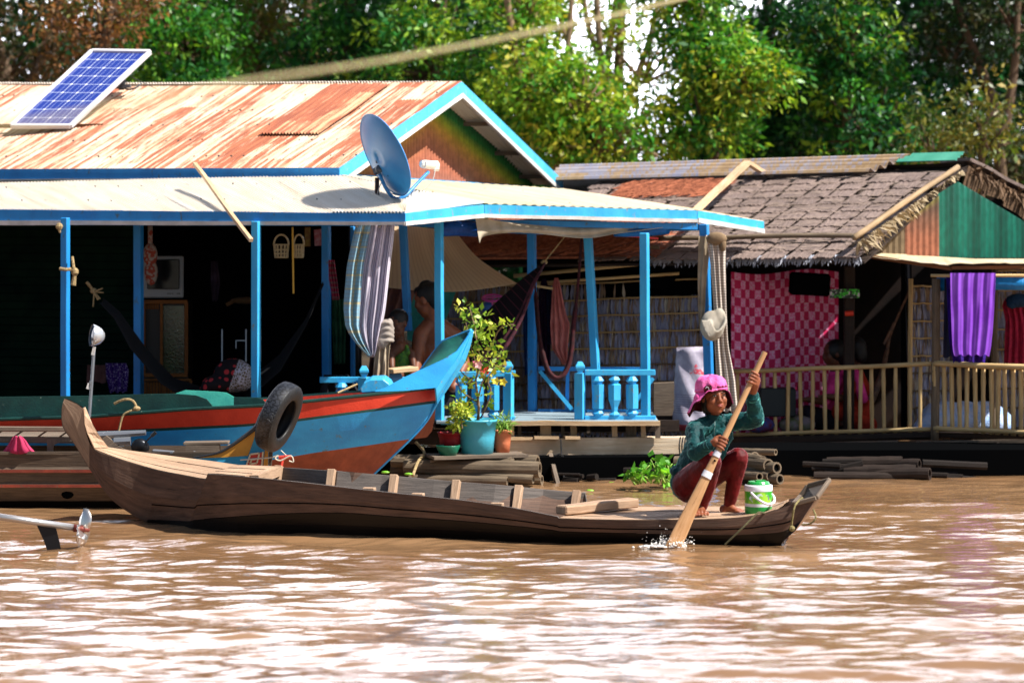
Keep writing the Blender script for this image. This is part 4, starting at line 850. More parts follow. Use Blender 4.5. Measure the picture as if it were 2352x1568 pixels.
prof = [(r_ * .97 + .002, h_ * .80) for r_, h_ in [(.150, -.075), (.165, -.082), (.205, -.088), (.238, -.078), (.252, -.062), (.257, -.03), (.258, 0), (.257, .03), (.252, .062), (.238, .078), (.205, .088), (.165, .082), (.150, .075), (.144, .066), (.15, .05), (.19, .06), (.225, .05), (.235, 0), (.225, -.05), (.19, -.06), (.15, -.05), (.144, -.066), (.150, -.075)]]
m_ = MB(); m_.lathe(prof[4:9], cT, axt, 56); build(m_, 'tread', TYRE, ty, smooth=True)
m_ = MB(); m_.lathe(prof[:5], cT, axt, 48); m_.lathe(prof[8:], cT, axt, 48); build(m_, 'sidewall', SIDEW, ty, smooth=True)
# ------------------------------------------------------------------ propeller shaft in front
pr = thing('propeller_shaft', 'long-tail propeller shaft with fin and three-bladed propeller just above the water, lower left', 'propeller', P(60, 1245, 19.3))
m_ = MB(); m_.tube([P(-120, 1169, 19.2), P(176, 1212, 19.3)], .021, 10); build(m_, 'shaft', flat('shaft_steel', '#b9b6b4', .28, .75), pr, smooth=True)
m_ = MB(); m_.prism([P(x, y, 19.28) for x, y in [(80, 1196), (126, 1203), (137, 1247), (140, 1262), (108, 1262), (100, 1240)]], (0, .012, 0)); build(m_, 'fin', flat('dark_fin', '#191a1e', .4, .4), pr)
hub = P(184, 1214, 19.3); ax = (P(176, 1212, 19.3) - P(-120, 1169, 19.2)).normalized()
m_ = MB(); m_.tube([hub - ax * .04, hub + ax * .06], [.026, .012], 10); build(m_, 'hub', flat('red_collar', '#7d3a30', .5, .3), pr, smooth=True)
for a in (1.45, 3.4, 5.2):
    x = V((0, 1, 0)); y = ax.cross(x); d = (x * math.cos(a) + y * math.sin(a)); s_ = ax.cross(d)
    if d.z < -.99: pass
    g = []
    for i in range(8):
        r_ = .01 + .12 * i / 7; w = .058 * math.sin(math.pi * (.25 + .7 * i / 7)); tw = .7; dd = s_ * math.cos(tw) + ax * math.sin(tw)
        g.append([hub + d * r_ + dd * w * (k - 2) / 2 + ax * .012 * abs(k - 2) for k in range(5)])
    m_ = MB(); m_.grid(g); build(m_, 'blade', flat('bright_propeller', '#d8d2cc', .22, .85), pr, smooth=True, solid=.004)
# ------------------------------------------------------------------ thatched house on the right
h2 = thing('thatched_house', 'thatched floating house with bamboo railing, green gable and pink checked curtain, on the right', 'house', P(1800, 1060, 26.5))
TH = wood('dry_palm_thatch', '#a8938a', '#5f5049', '#171210', 2.2, .9, .012); THB = worn('brown_thatch', '#b0694a', '#7d4530', '#4a2a1f', .3, .95, 30, bmp=.01)
THW = [wood('grey_palm_leaf', '#b9bcd6', '#8285a0', '#3a3c4c', 1.5, .9), wood('brown_palm_leaf', '#b39a80', '#7d6858', '#3b3028', 1.5, .9), wood('pale_palm_leaf', '#dcd4c4', '#a89c88', '#4b4338', 1.5, .9)]
RA, RB = P(1288, 402, 29.4), P(2228, 374, 27.6); EA, EB = P(1040, 602, 26.2), P(1985, 592, 25.5)
def rp(u, v, lift=0):
    p = RA.lerp(RB, u).lerp(EA.lerp(EB, u), v); n_ = (RB - RA).cross(EA - RA).normalized(); n_ = n_ if n_.z > 0 else -n_; return p + n_ * lift
mb = MB(); mb.sheet([[rp(i / 20, k / 6, -.03) for i in range(21)] for k in range(7)], .02, dirv=V((0, 0, -1))); build(mb, 'roof', WOODD, h2)
bk0, bk1 = RA + V((.5, 2.6, -.85)), RB + V((.2, 2.6, -.85)); mb = MB(); mb.sheet([[RA, RB + V((-.05, 0, 0))], [bk0, bk1]], .03, dirv=V((0, 0, -1))); build(mb, 'roof', WOODD, h2)
# thatch shingles: courses of palm-leaf panels
rr = random.Random(8); mb = MB(); nc, nr = 16, 11
for r in range(nr):
    ro = rr.uniform(-.008, .008)
    for c in range(nc):
        u0, u1 = (c + .08) / nc + rr.uniform(-.004, .004), (c + .93) / nc + rr.uniform(-.004, .004); v0, v1 = .13 + (r - .2) / nr * .88, .13 + (r + 1.15) / nr * .88
        u0 += ro; u1 += ro
        if u0 < .30 and v0 > .55 or u0 < .12 or u1 > 1: continue
        g = []; m_ = 12
        for k in range(4):
            t = k / 3; row = []
            for j in range(m_ + 1):
                s_ = j / m_; vv_ = lerp(v0, v1, t) + (rr.uniform(-.006, .012) if k == 3 else 0); row.append(rp(lerp(u0, u1, s_), vv_, .005 + .014 * t + .003 * math.sin(s_ * math.pi) + rr.uniform(-.003, .003)))
            g.append(row)
        mb.sheet(g, -.008)
o_ = build(mb, 'roof_thatch', TH, h2)
mb = MB()   # brown straw at the left end and along the ridge
rr = random.Random(9)
for i in range(5200):
    if rr.random() < .85: u, v = rr.uniform(-.02, .50), rr.uniform(.60, .985)
    else: u, v = rr.uniform(.24, .50), rr.uniform(.17, .34)
    if u > .42 and v > .5 and rr.random() < .6: continue
    lift = .06 * math.sin(min(1, max(0, (v - .6) / .2)) * 3.1) ** 2 if v < .8 else .07 * math.sin((v - .8) / .2 * 3.1)
    a = rp(u, v, .045 + lift + rr.uniform(0, .025)); b_ = rp(u - rr.uniform(.02, .045), v + rr.uniform(.015, .06), .04 + lift + rr.uniform(0, .03)); mb.blade(a, b_, rr.uniform(.012, .024), V((rr.uniform(-1, 1), .4, 1)))
build(mb, 'brown_thatch', THB, h2)
mb = MB()
for i in range(1000):
    u, v = rr.uniform(.3, .985), rr.uniform(.14, .98); a = rp(u, v, .035 + rr.uniform(0, .015)); b_ = rp(min(.99, u + rr.uniform(.015, .06)), v + rr.uniform(-.006, .010), .032 + rr.uniform(0, .018)); mb.blade(a, b_, rr.uniform(.006, .016), (rr.uniform(-.3, .3), -.6, -.3))
build(mb, 'loose_strands', wood('loose_thatch_strand', '#b7a294', '#6c5c50', '#2b2420', 1, .9), h2)
mb = MB(); mb.sheet([[rp(u / 10 * .5, v, .03) for u in range(11)] for v in (.6, .8, .99)], .02); build(mb, 'brown_thatch', THB, h2)
mb = MB()   # ragged leaf tips under the eave
for i in range(330):
    u = rr.uniform(.46, .985); a = rp(u, .985, .02); b_ = a + V((rr.uniform(-.05, .02), -.04, -rr.uniform(.03, .11))); mb.blade(a, b_, rr.uniform(.015, .035), (1, .3, rr.uniform(-.5, .5)))
build(mb, 'eave_leaves', wood('pale_leaf_tips', '#b8bcc8', '#7f838f', '#3a3c44', 1), h2)
for (u0, v0, u1, v1), r_ in (((.0, .862, .965, .862), .022), ((-.02, .965, .5, .96), .016)):
    mb = MB(); mb.tube(smooth_path([rp(lerp(u0, u1, k / 8), lerp(v0, v1, k / 8), .075 + rr.uniform(-.008, .008)) for k in range(9)], 24), r_, 7); build(mb, 'roof_pole', BAMBOOG, h2, smooth=True)
# ridge cap: long metal sheet with lengthwise ribs
mb = MB(); CAPM = corr_mat('silver_ridge_sheet', '#a9a4a8', '#8d8fa6', '#b59a78', '#a08562', .54, nail=False); g = []
for k in range(27):
    v = -.01 + k / 26 * .175; g.append([rp(u, v, .075 + .026 * math.sin(k / 26 * 4.5 * 2 * math.pi)) for u in (.0, .12, .3, .5, .7, .86 - v * .35)])
mb.sheet(g, .004); build(mb, 'ridge_cap', CAPM, h2)
mb = MB(); g = []
for k in range(13):
    v = -.02 + k / 12 * .09; g.append([rp(u, v, .085 + .010 * math.sin(k / 12 * 3 * 2 * math.pi)) for u in (.862 - v * .3, .92, .985)])
mb.sheet(g, .004); build(mb, 'ridge_cap', corr_mat('green_ridge_sheet', '#5fae95', '#3f8f78', nail=False), h2)
# verge pole and frayed edge
A_, B_ = P(2200, 384, 27.35), P(1962, 546, 25.45)
mb = MB(); mb.tube(smooth_path([A_, A_.lerp(B_, .5) + V((0, 0, .01)), B_], 10), .026, 7); build(mb, 'verge_pole', wood('sunbleached_pole', '#b79c78', '#8a7154', '#4d3d2c', .6), h2, smooth=True)
mb = MB()
for i in range(300):
    t = rr.random(); p = A_.lerp(B_, t) + V((.03, 0, -.03)); w = .05 + .12 * t; mb.blade(p, p + V((rr.uniform(-.02, .05 + .10 * t), rr.uniform(-.05, .1), -rr.uniform(.01, w))), rr.uniform(.02, .045), (rr.uniform(-1, 1), .3, rr.uniform(-1, 1)))
build(mb, 'verge_leaves', wood('straw_leaf', '#c9b48f', '#8c7a60', '#3a3026', 1), h2)
# far slope seen from below with its frayed edge
C_ = P(2560, 560, 29.2)
mb = MB(); g = []
for k in range(9):
    t = k / 8; a = RB.lerp(C_, t) + V((0, 0, .03)); b_ = a + V((-.20, .5, -.02)) ; row = [a + (b_ - a) * s_ + V((0, 0, rr.uniform(-.012, .012))) for s_ in (0, .5, 1)]; g.append(row)
mb.sheet(g, -.03); build(mb, 'far_thatch', TH, h2)
mb = MB()
for k in range(17):
    t = k / 17; a = P(2225, 380, 27.55).lerp(P(2600, 580, 29.0), t); nx = P(2225, 380, 27.55).lerp(P(2600, 580, 29.0), t + .085)
    dn = V((-.05, .0, -.17)); mb.sheet([[a, nx + V((0, 0, rr.uniform(-.02, .02)))], [a + dn * rr.uniform(.6, 1.1), nx + dn * rr.uniform(.7, 1.2)]], .02)
for i in range(260):
    t = rr.random(); p = P(2225, 380, 27.55).lerp(P(2600, 580, 29.0), t) + V((0, 0, rr.uniform(-.03, .03))); mb.blade(p, p + V((rr.uniform(-.04, .08), -.03, rr.uniform(-.16, .05))), rr.uniform(.02, .04), (rr.uniform(-1, 1), .3, rr.uniform(-1, 1)))
build(mb, 'far_verge', wood('brown_verge_leaf', '#94765a', '#5f4a3a', '#2c221b', 1), h2)
# gable: green sheet and old rusted sheet
def gsheet(name, pts, cols, Z0, Z1, x0, x1, n_):
    """vertical ribs; pts: top outline py as function, bottom py"""
    m_ = MB(); m_.vc = []; top, bot = pts; H = 8
    for j in range(n_ * 4 + 1):
        x = lerp(x0, x1, j / (n_ * 4)); Z = lerp(Z0, Z1, j / (n_ * 4)) + .012 * math.sin(math.pi / 2 * j)
        for i in range(H + 1): y = lerp(top(x), bot(x), i / H); m_.v.append(P(x, y, Z)); m_.vc.append(cols(x, y))
    for j in range(n_ * 4):
        for i in range(H): a = j * (H + 1) + i; m_.f.append([a, a + 1, a + H + 2, a + H + 1]); m_.mi.append(0); m_.uv.append([(0, 0)] * 4)
    return build(m_, name, PAINTCOL, h2)
GT = hexc('#0e6452'); GB = hexc('#084638')
gsheet('gable_sheet', (lambda x: 417 + max(0, 2200 - x) * .62 + max(0, x - 2200) * .60, lambda x: 592), lambda x, y: lerp(V(GT), V(GB), .5 + .5 * math.sin(x * .11)), 26.6, 28.4, 2155, 2480, 26)
def bc(x, y):
    a = hexc('#5c4a3e'); b_ = hexc('#8f5a44') if x > 2080 else hexc('#6a5a44'); c = hexc('#8a8a2a')
    k = V(a).lerp(V(b_), max(0, min(1, (y - 470) / 80))) ; return k.lerp(V(c), max(0, min(1, 1 - abs(y - (560 - (x - 2005) * .75)) / 14)) * .55)
gsheet('gable_sheet', (lambda x: 575 - (x - 2000) * .80, lambda x: 580 + (x - 2000) * .07), bc, 26.0, 26.6, 1990, 2157, 12)
# narrow awning below the gable
AW = CREAMROOF
g = []
for k in range(41):
    x = lerp(1968, 2560, k / 40); yb = lerp(606, 602, k / 40) if x > 2178 else lerp(585, 609, (x - 1968) / 210); yt = lerp(577, 594, min(1, k / 20)); rg = rr.uniform(-1.5, 1.5)
    g.append([P(x - (25 if x > 2100 else 5), yt, lerp(26.0, 27.6, k / 40)), P(x, yb + rg, lerp(25.75, 25.2, min(1, k / 14)) + .0)])
g = list(map(list, zip(*g))); mb = MB(); mb.sheet(g, .006); build(mb, 'awning', AW, h2)
mb = MB(); mb.beam(P(1966, 584, 25.8), P(2185, 617, 25.25), .03, .03); mb.beam(P(2185, 615, 25.25), P(2500, 612, 25.2), .03, .03); build(mb, 'awning_beam', WOODR, h2)
# walls
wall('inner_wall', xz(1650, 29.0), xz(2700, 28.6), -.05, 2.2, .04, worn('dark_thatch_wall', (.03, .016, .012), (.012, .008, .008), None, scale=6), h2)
wall('added_side_wall', xz(2560, 26.2), xz(2640, 28.8), -.05, 2.4, .04, THW[1], h2)  # unseen wall added to keep sunlight out of the room
wall('inner_wall', xz(1225, 27.4), xz(1240, 29.4), -.05, 2.2, .04, INB, h2); wall('inner_wall', xz(1200, 29.3), xz(1700, 29.0), -.05, 2.2, .04, INB, h2)
def thatchwall(name, x0, x1, y0, y1, Z0, Z1, rowh, seed, lath=True, tilt=0.0, dens=1.0):
    r = random.Random(seed); rows_ = max(1, int((y1 - y0) / rowh)); mats = []; m_ = MB()
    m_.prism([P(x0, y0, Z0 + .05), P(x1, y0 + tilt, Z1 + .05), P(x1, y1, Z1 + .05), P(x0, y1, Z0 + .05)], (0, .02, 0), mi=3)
    for k in range(rows_ + 1):
        n_ = int((x1 - x0) / 1.9 * dens)
        for i in range(n_):
            s_ = (i + r.uniform(-.5, .5)) / n_; x = lerp(x0, x1, s_); Z = lerp(Z0, Z1, s_); y = y0 + k * rowh + tilt * s_ * (1 - k / (rows_ + 1)) + r.uniform(-4, 4)
            if y < y0 - 4: continue
            a = P(x, y, Z + .03); b_ = P(x + r.uniform(-4, 4), min(y + rowh * r.uniform(1.1, 1.7), y1 + 4), Z - r.uniform(0, .02)); m_.blade(a, b_, r.uniform(.018, .036), (1, r.uniform(-.8, .8), 0), mi=r.choices([0, 1, 2], [5, 3, 1])[0])
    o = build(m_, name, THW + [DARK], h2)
    if lath:
        for k in range(rows_ + 1):
            m_ = MB(); yy = y0 + k * rowh + 2; n2 = 7; m_.tube(smooth_path([P(lerp(x0, x1, j / n2), yy + tilt * j / n2 * (1 - k / (rows_ + 1)) + r.uniform(-1.2, 1.2), lerp(Z0, Z1, j / n2) - .03) for j in range(n2 + 1)], 20), .0075, 6); build(m_, 'lath', BAMBOO if k < 5 else BAMBOOG, h2, smooth=True)
thatchwall('thatch_wall', 1236, 1625, 652, 1000, 26.9, 26.4, 37.5, 3, True, -14)
thatchwall('thatch_wall', 1030, 1230, 655, 1000, 27.3, 27.1, 37.5, 13)
mb = MB(); mb.tube([P(1180, 634, 26.3), P(1472, 606, 26.1)], .018, 7); build(mb, 'wall_pole', BAMBOO, h2, smooth=True)
mb = MB(); mb.tube([P(1160, 655, 26.35), P(1560, 628, 26.2)], .014, 7); build(mb, 'wall_pole', BAMBOO, h2, smooth=True)
mb = MB(); mb.prism([P(x, y, 26.32) for x, y in [(1488, 605), (1640, 600), (1640, 640), (1560, 632), (1530, 668), (1488, 660)]], (0, .02, 0)); build(mb, 'dark_panel', DARK, h2)  # near-black board over the upper right of the thatch wall
thatchwall('thatch_wall', 2094, 2182, 655, 1000, 26.6, 26.7, 40, 5); thatchwall('thatch_wall', 2290, 2480, 620, 1000, 26.9, 27.2, 45, 6)
wall('inner_wall', xz(2080, 26.7), xz(2094, 28.5), .2, 2.0, .04, INB, h2)
# posts
def pole(name, x0, y0, x1, y1, Z, r_, mat, parent=h2):
    m_ = MB(); a, b_ = P(x0, y0, Z), P(x1, y1, Z); m_.tube(smooth_path([a, a.lerp(b_, .4) + V((random.uniform(-.006, .006), 0, 0)), b_], 8), r_, 8); return build(m_, name, mat, parent, smooth=True)
mb = MB(); mb.beam(P(1949, 1000, 26.2), P(1951, 610, 26.2), .09, .06, up=(0, 1, 0)); build(mb, 'post', WOODD, h2, bevel=.008)
pole('post', 2089, 1000, 2092, 640, 25.9, .02, BAMBOO); pole('post', 2147, 1010, 2150, 640, 25.38, .035, BAMBOOG); pole('post', 2283, 1000, 2286, 615, 25.6, .028, BAMBOOG)
mb = MB(); mb.tube([P(2138, 633, 25.3), P(2400, 633, 25.1)], .014, 7); build(mb, 'awning_pole', BAMBOO, h2, smooth=True)
mb = MB(); mb.tube([P(1655, 640, 26.0), P(1655, 800, 26.0)], .02, 7); build(mb, 'post', BAMBOOG, h2)
# floor, and a black block for the shade beneath it
mb = MB(); mb.prism([P(1640, 1006, 26.1), P(2148, 992, 25.4), P(2480, 1000, 25.0), P(2520, 985, 27.5), P(1640, 985, 28.5)], (0, 0, -.04)); build(mb, 'floor', WOODD, h2)
mb = MB(); mb.beam(P(1690, 1010, 26.0), P(2140, 1002, 25.5), .04, .05); mb.beam(P(1690, 1022, 25.9), P(2060, 1018, 25.4), .06, .028); build(mb, 'floor_beam', WOODD, h2)
mb = MB(); mb.beam(P(2062, 1014, 25.45), P(1830, 1020, 25.6), .12, .016); build(mb, 'plank', WOODG, h2)
mb = MB(); mb.beam(P(2105, 1020, 25.35), P(2500, 1012, 25.05), .03, .05); mb.beam(P(2105, 1046, 25.4), P(2500, 1048, 25.1), .03, .05, seg=9, wob=.004); mb.beam(P(2110, 1033, 25.5), P(2500, 1030, 25.2), .02, .10); build(mb, 'skirt_board', WOODG, h2)
mb = MB()
for x in (1992, 2014): pass
mb.beam(P(1990, 1042, 25.3), P(2080, 1034, 25.2), .04, .11, seg=3, wob=.003); build(mb, 'end_board', WOODL, h2, bevel=.006)
mb = MB(); mb.prism([P(1640, 1034, 24.62), P(2500, 1032, 24.45), P(2500, 1115, 24.45), P(1640, 1115, 24.62)], (0, .8, 0)); build(mb, 'under_floor_shade', DARK, h2)  # black block that paints in the shade between floor and water
for x in (2215, 2290, 2345): pole('raft_post', x, 1060, x, 1015, 25.2, .02, WOODD)
# bamboo railing
r2 = bpy.data.objects.new('bamboo_railing', None); col.objects.link(r2); r2.parent = h2
def rail(x0, y0, Z0, x1, y1, Z1, r_, name):
    m_ = MB(); m_.tube(smooth_path([P(lerp(x0, x1, k / 5), lerp(y0, y1, k / 5) + random.uniform(-1, 1), lerp(Z0, Z1, k / 5)) for k in range(6)], 16), r_, 8); build(m_, name, BAMBOO, r2, smooth=True)
rail(1684, 853, 26.1, 2149, 835, 25.4, .019, 'top_rail'); rail(2146, 835, 25.36, 2420, 846, 24.9, .024, 'top_rail'); rail(1685, 999, 26.1, 2147, 984, 25.4, .017, 'bottom_rail'); rail(2145, 983, 25.36, 2420, 996, 24.9, .02, 'bottom_rail')
def bal(x, t, Z, w, ex=0):
    y0, y1 = t; a, b_ = P(x + random.uniform(-2, 2), y1, Z), P(x + random.uniform(-2, 2), y0, Z); m_ = MB(); k = 9; pts, rs_ = [], []
    for i in range(k): q = i / (k - 1); pts.append(a.lerp(b_, q)); rs_.append(w * (1.0 if i % 3 else 1.13))
    m_.tube(pts, rs_, 8); build(m_, 'baluster', BAMBOO, r2, smooth=True)
for c in (275, 370, 460, 545, 640, 730, 820, 908, 993, 1080, 1165, 1245, 1330, 1420, 1520, 1600):
    x = (2800 + c / 1.815) * .5742; s_ = (x - 1685) / 462; bal(x, (lerp(850, 834, s_), lerp(1008, 990, s_)), lerp(26.1, 25.4, s_) + .03, .016)
bal(2148, (832, 992), 25.37, .022)
for c in (1722, 1775, 1830, 1885, 1940, 1997, 2055, 2115, 2165, 2215, 2270, 2325, 2380, 2440):
    x = (2800 + c / 1.815) * .5742; s_ = (x - 2148) / 270; bal(x, (lerp(835, 847, s_), lerp(988, 1006, s_)), lerp(25.36, 24.9, s_) + .03, .018)
# pink checked curtain
def chk(N, L, u, v):
    a = mathn(N, L, 'FLOOR', mathn(N, L, 'DIVIDE', u, .058)); b_ = mathn(N, L, 'FLOOR', mathn(N, L, 'DIVIDE', v, .075)); k = mathn(N, L, 'FRACT', mathn(N, L, 'MULTIPLY', mathn(N, L, 'ADD', a, b_), .5))
    f, _ = noise_fac(N, L, 'UV', 55, 3, (1, 1, 1), .45, .55); return mixc(N, L, mathn(N, L, 'GREATER_THAN', k, .25), (.70, .035, .14), mixc(N, L, f, (.98, .58, .78), (.95, .22, .50)))
CHK = pattern('pink_checked_cloth', chk, .8, .3)
mb = MB(); g = []
for i in range(13):
    y = lerp(624, 996, i / 12); g.append([P(lerp(1680, 1926, j / 40), y + 6 * math.sin(j * .16), lerp(26.2, 26.9, j / 40) + .018 * math.sin(j * .9 + i * .2)) for j in range(41)])
mb.sheet(g, .004); tag(build(mb, 'curtain', CHK, None, smooth=True), 'large pink and crimson checked curtain hung inside the thatched house', 'curtain')
# bits inside
mb = MB(); mb.beam(P(1814, 650, 26.25), P(1905, 655, 26.25), .2, .19); tag(build(mb, 'hanging_bundle', DARK, None, bevel=.02), 'dark bundle hanging in front of the pink checked curtain', 'bundle')
# ------------------------------------------------------------------ people
SKIN = worn('tanned_skin', '#935538', '#784026', None, scale=12, rough=.5, bmp=.001, spec=.35); SKIND = worn('dark_skin', '#6b3d26', '#55301e', None, scale=12, rough=.5, bmp=.001)
HAIR = worn('black_hair', '#0b0908', '#15110f', None, scale=40, rough=.5, stretch=(1, 1, 4), bmp=.004)
def fabr(name, c, c2, dist=.02, sc=16, st=(1, 1, 1), rough=.8, sheen=0, shc=(1, 1, 1)):
    m, N, L, b = base_mat(name, rough, 0, .2); f, r = noise_fac(N, L, 'Object', sc * .7, 4, st, .35, .65); L.new(mixc(N, L, f, hexc(c), hexc(c2)), b.inputs['Base Color'])
    _, r1 = noise_fac(N, L, 'Object', sc, 3, st, dist=1.2); bump(N, L, b, r1, dist, .7)
    if sheen: b.inputs['Sheen Weight'].default_value = sheen; b.inputs['Sheen Roughness'].default_value = .35; b.inputs['Sheen Tint'].default_value = (*shc, 1)
    return m
def crease(o, size, strength):
    tx = bpy.data.textures.new('folds', 'CLOUDS'); tx.noise_scale = size; tx.noise_depth = 2
    q = o.modifiers.new('folds', 'DISPLACE'); q.texture = tx; q.strength = strength; q.mid_level = .5; q.texture_coords = 'LOCAL'; return o
def chain(mb, pts, rs, n=14):
    for i in range(len(pts) - 1): mb.capsule(pts[i], pts[i + 1], rs[i], rs[i + 1], n)
def basis(f, up=(0, 0, 1)):
    f = V(f).normalized(); u = V(up); u = (u - f * u.dot(f)).normalized(); s_ = u.cross(f); R = Matrix((s_, f, u)).transposed(); return f, u, s_, R
def head_prims(mb, c, f, u, s_, R, k=1.0):
    mb.ball(c + u * .02 * k - f * .008 * k, (.072 * k, .090 * k, .088 * k), 20, R); mb.ball(c - u * .045 * k + f * .022 * k, (.056 * k, .060 * k, .060 * k), 16, R)
    mb.ball(c - u * .088 * k + f * .048 * k, (.024 * k, .022 * k, .018 * k), 10, R)                      # chin
    for q in (-1, 1):
        mb.ball(c - u * .022 * k + f * .055 * k + s_ * q * .036 * k, (.026 * k, .021 * k, .028 * k), 10, R)      # cheeks
        mb.ball(c + u * .022 * k + f * .066 * k + s_ * q * .028 * k, (.024 * k, .014 * k, .010 * k), 8, R)      # brow
        mb.ball(c - u * .005 * k - f * .002 * k + s_ * q * .073 * k, (.010 * k, .017 * k, .028 * k), 8, R)      # ears
    mb.capsule(c + u * .012 * k + f * .080 * k, c - u * .024 * k + f * .089 * k, .010 * k, .014 * k, 10)         # nose
    for q in (-1, 1): mb.ball(c - u * .028 * k + f * .086 * k + s_ * q * .012 * k, .0095 * k, 8)
    mb.ball(c - u * .052 * k + f * .078 * k, (.024 * k, .012 * k, .011 * k), 10, R)                        # lips
def face_parts(t, c, f, u, s_, R, k=1.0, lip='#9c4a3c'):
    for q in (-1, 1):
        m_ = MB(); m_.ball(c + u * .006 * k + f * .0795 * k + s_ * q * .030 * k, (.0125 * k, .005 * k, .0034 * k), 10, R); build(m_, 'eye', flat('eye_white', '#8f8378', .3), t, smooth=True)
        m_ = MB(); m_.ball(c + u * .006 * k + f * .0845 * k + s_ * q * .030 * k, (.0056 * k, .0025 * k, .0036 * k), 8, R); build(m_, 'iris', flat('dark_iris', '#120c08', .2), t, smooth=True)
        m_ = MB(); m_.tube(smooth_path([c + u * .024 * k + f * .081 * k + s_ * q * .016 * k, c + u * .027 * k + f * .080 * k + s_ * q * .030 * k, c + u * .022 * k + f * .072 * k + s_ * q * .046 * k], 8), [.0022 * k, .0014 * k], 6); build(m_, 'eyebrow', HAIR, t)
        m_ = MB(); m_.tube(smooth_path([c + u * .0115 * k + f * .084 * k + s_ * q * .016 * k, c + u * .0135 * k + f * .086 * k + s_ * q * .030 * k, c + u * .009 * k + f * .078 * k + s_ * q * .045 * k], 8), .0022 * k, 5); build(m_, 'eyelid', HAIR, t)
    m_ = MB(); m_.ball(c - u * .0485 * k + f * .086 * k, (.021 * k, .007 * k, .0045 * k), 10, R); m_.ball(c - u * .0565 * k + f * .084 * k, (.017 * k, .008 * k, .0058 * k), 10, R); build(m_, 'lips', flat('lip_colour', lip, .45), t, smooth=True)
def grip_hand(mb, axis_p, axis_d, start_dir, sgn, wrist, rr_=.030, n=4, spacing=.0185):
    """palm at start_dir side of a shaft; the four fingers wrap over it; the thumb closes from the other way"""
    a = V(axis_d).normalized(); x = V(start_dir); x = (x - a * x.dot(a)).normalized(); y = a.cross(x) * sgn; palm = axis_p + x * (rr_ + .006)
    for i in range(n):
        off = (i - (n - 1) / 2) * spacing; ln = [1.0, 1.08, 1.02, .84][i]; pts = []
        for k in range(6):
            an = math.radians(-20 + 205 * ln * k / 5); pts.append(axis_p + a * (off + .003 * k * (i - 1.5) * .3) + (x * math.cos(an) + y * math.sin(an)) * (rr_ - .002 + .003 * math.sin(k * 1.7)))
        chain(mb, pts, [.0098, .0094, .009, .0086, .0082, .0072], 10)
    pts = [palm + a * spacing * 1.6 - y * .008, axis_p + a * spacing * 2.2 + (x * .6 - y * .8) * rr_, axis_p + a * spacing * 2.1 + (x * -.15 - y * 1.0) * rr_, axis_p + a * spacing * 1.7 + (-x * .8 - y * .6) * rr_]; chain(mb, pts, [.0135, .0115, .010, .0085], 10)
    f, u, s_, R = basis(a, x); mb.ball(palm + (wrist - palm) * .12, (.017, .040, .030), 12, Matrix((x.cross(a), a, x)).transposed()); mb.capsule(palm + (wrist - palm) * .25, wrist, .027, .022)
    return palm
def foot(mb, heel, toe, w=.042, up=V((0, 0, 1)), toes=5):
    d = (toe - heel); L = d.length; d.normalize(); s_ = up.cross(d).normalized(); mb.capsule(heel + up * .022, heel + d * L * .45 + up * .028, .028, .026); mb.ball(heel + d * L * .68 + up * .018, .001 + w * .5, 10)
    for q in (-.55, 0, .55): mb.capsule(heel + d * L * .35 + up * .024, heel + d * L * .78 + s_ * q * w + up * .015, .024, .0155)
    for i in range(toes): q = (i - 2) / 2; t = heel + d * L * (1.0 - .05 * abs(q + .9) * 1.2) + s_ * q * w * .95; mb.capsule(t - d * .03 + up * .013, t + up * .008, .010, .0085 if i else .012)
# --- the woman paddling
_P0 = P
def P(x, y, Z): return _P0(x, y, Z - .23)
wz = 20.1
W_ = thing('person', 'woman in pink sun hat, teal velvet jacket and dark red leggings squatting on the canoe bow, paddling', 'person', P(1640, 1188, 20.0)); W_['label'] = 'woman in pink hat, teal jacket and dark red leggings squatting on the canoe, paddling'
pT, pB = P(1757, 808, 19.80), P(1545, 1258, 19.63); pd = (pB - pT).normalized()
def onp(y): t = (y - 808) / 450; return pT.lerp(pB, t)
f, u, s_, R = basis((.33, -.93, .08), (-.06, .05, 1)); H = P(1640, 912, 20.02)
hip = P(1585, 1108, 20.2); chest = P(1622, 1010, 20.12); neck = P(1638, 962, 20.08)
shR, elR, wrR = P(1596, 984, 19.98), P(1598, 1038, 19.84), P(1632, 1020, 19.74); shL, elL, wrL = P(1668, 972, 20.12), P(1737, 962, 19.98), P(1728, 908, 19.87)
hR, kR, aR = P(1580, 1112, 20.12), P(1632, 1060, 19.84), P(1613, 1160, 20.0); hL, kL, aL = P(1597, 1112, 20.28), P(1696, 1051, 20.12), P(1675, 1158, 20.2)
mb = MB(); head_prims(mb, H, f, u, s_, R, 1.04); mb.ball(H - u * .052 + f * .022, (.064, .058, .056), 16, R); mb.capsule(H - u * .05 - f * .02, neck, .042, .044)
for q in (-1, 1): mb.ball(H - u * .040 + f * .038 + s_ * q * .036, (.032, .030, .036), 12, R)
chain(mb, [neck, chest, hip], [.05, .085, .09]); chain(mb, [shR, elR, wrR], [.035, .030, .022]); chain(mb, [shL, elL, wrL], [.035, .030, .022]); chain(mb, [neck, shR], [.045, .035]); chain(mb, [neck, shL], [.045, .035])
chain(mb, [hR, kR, aR], [.06, .042, .028]); chain(mb, [hL, kL, aL], [.06, .042, .028])
grip_hand(mb, onp(1018), -pd, V((-.9, .15, .1)), 1, wrR, .027); grip_hand(mb, onp(868), pd, V((.75, .35, -.3)), 1, wrL, .024)
foot(mb, P(1608, 1174, 20.05), P(1612, 1185, 19.86)); mb.capsule(aR, P(1608, 1172, 20.03), .028, .03)
foot(mb, P(1662, 1176, 20.22), P(1706, 1179, 20.12), .036); mb.capsule(aL, P(1666, 1174, 20.2), .028, .03)
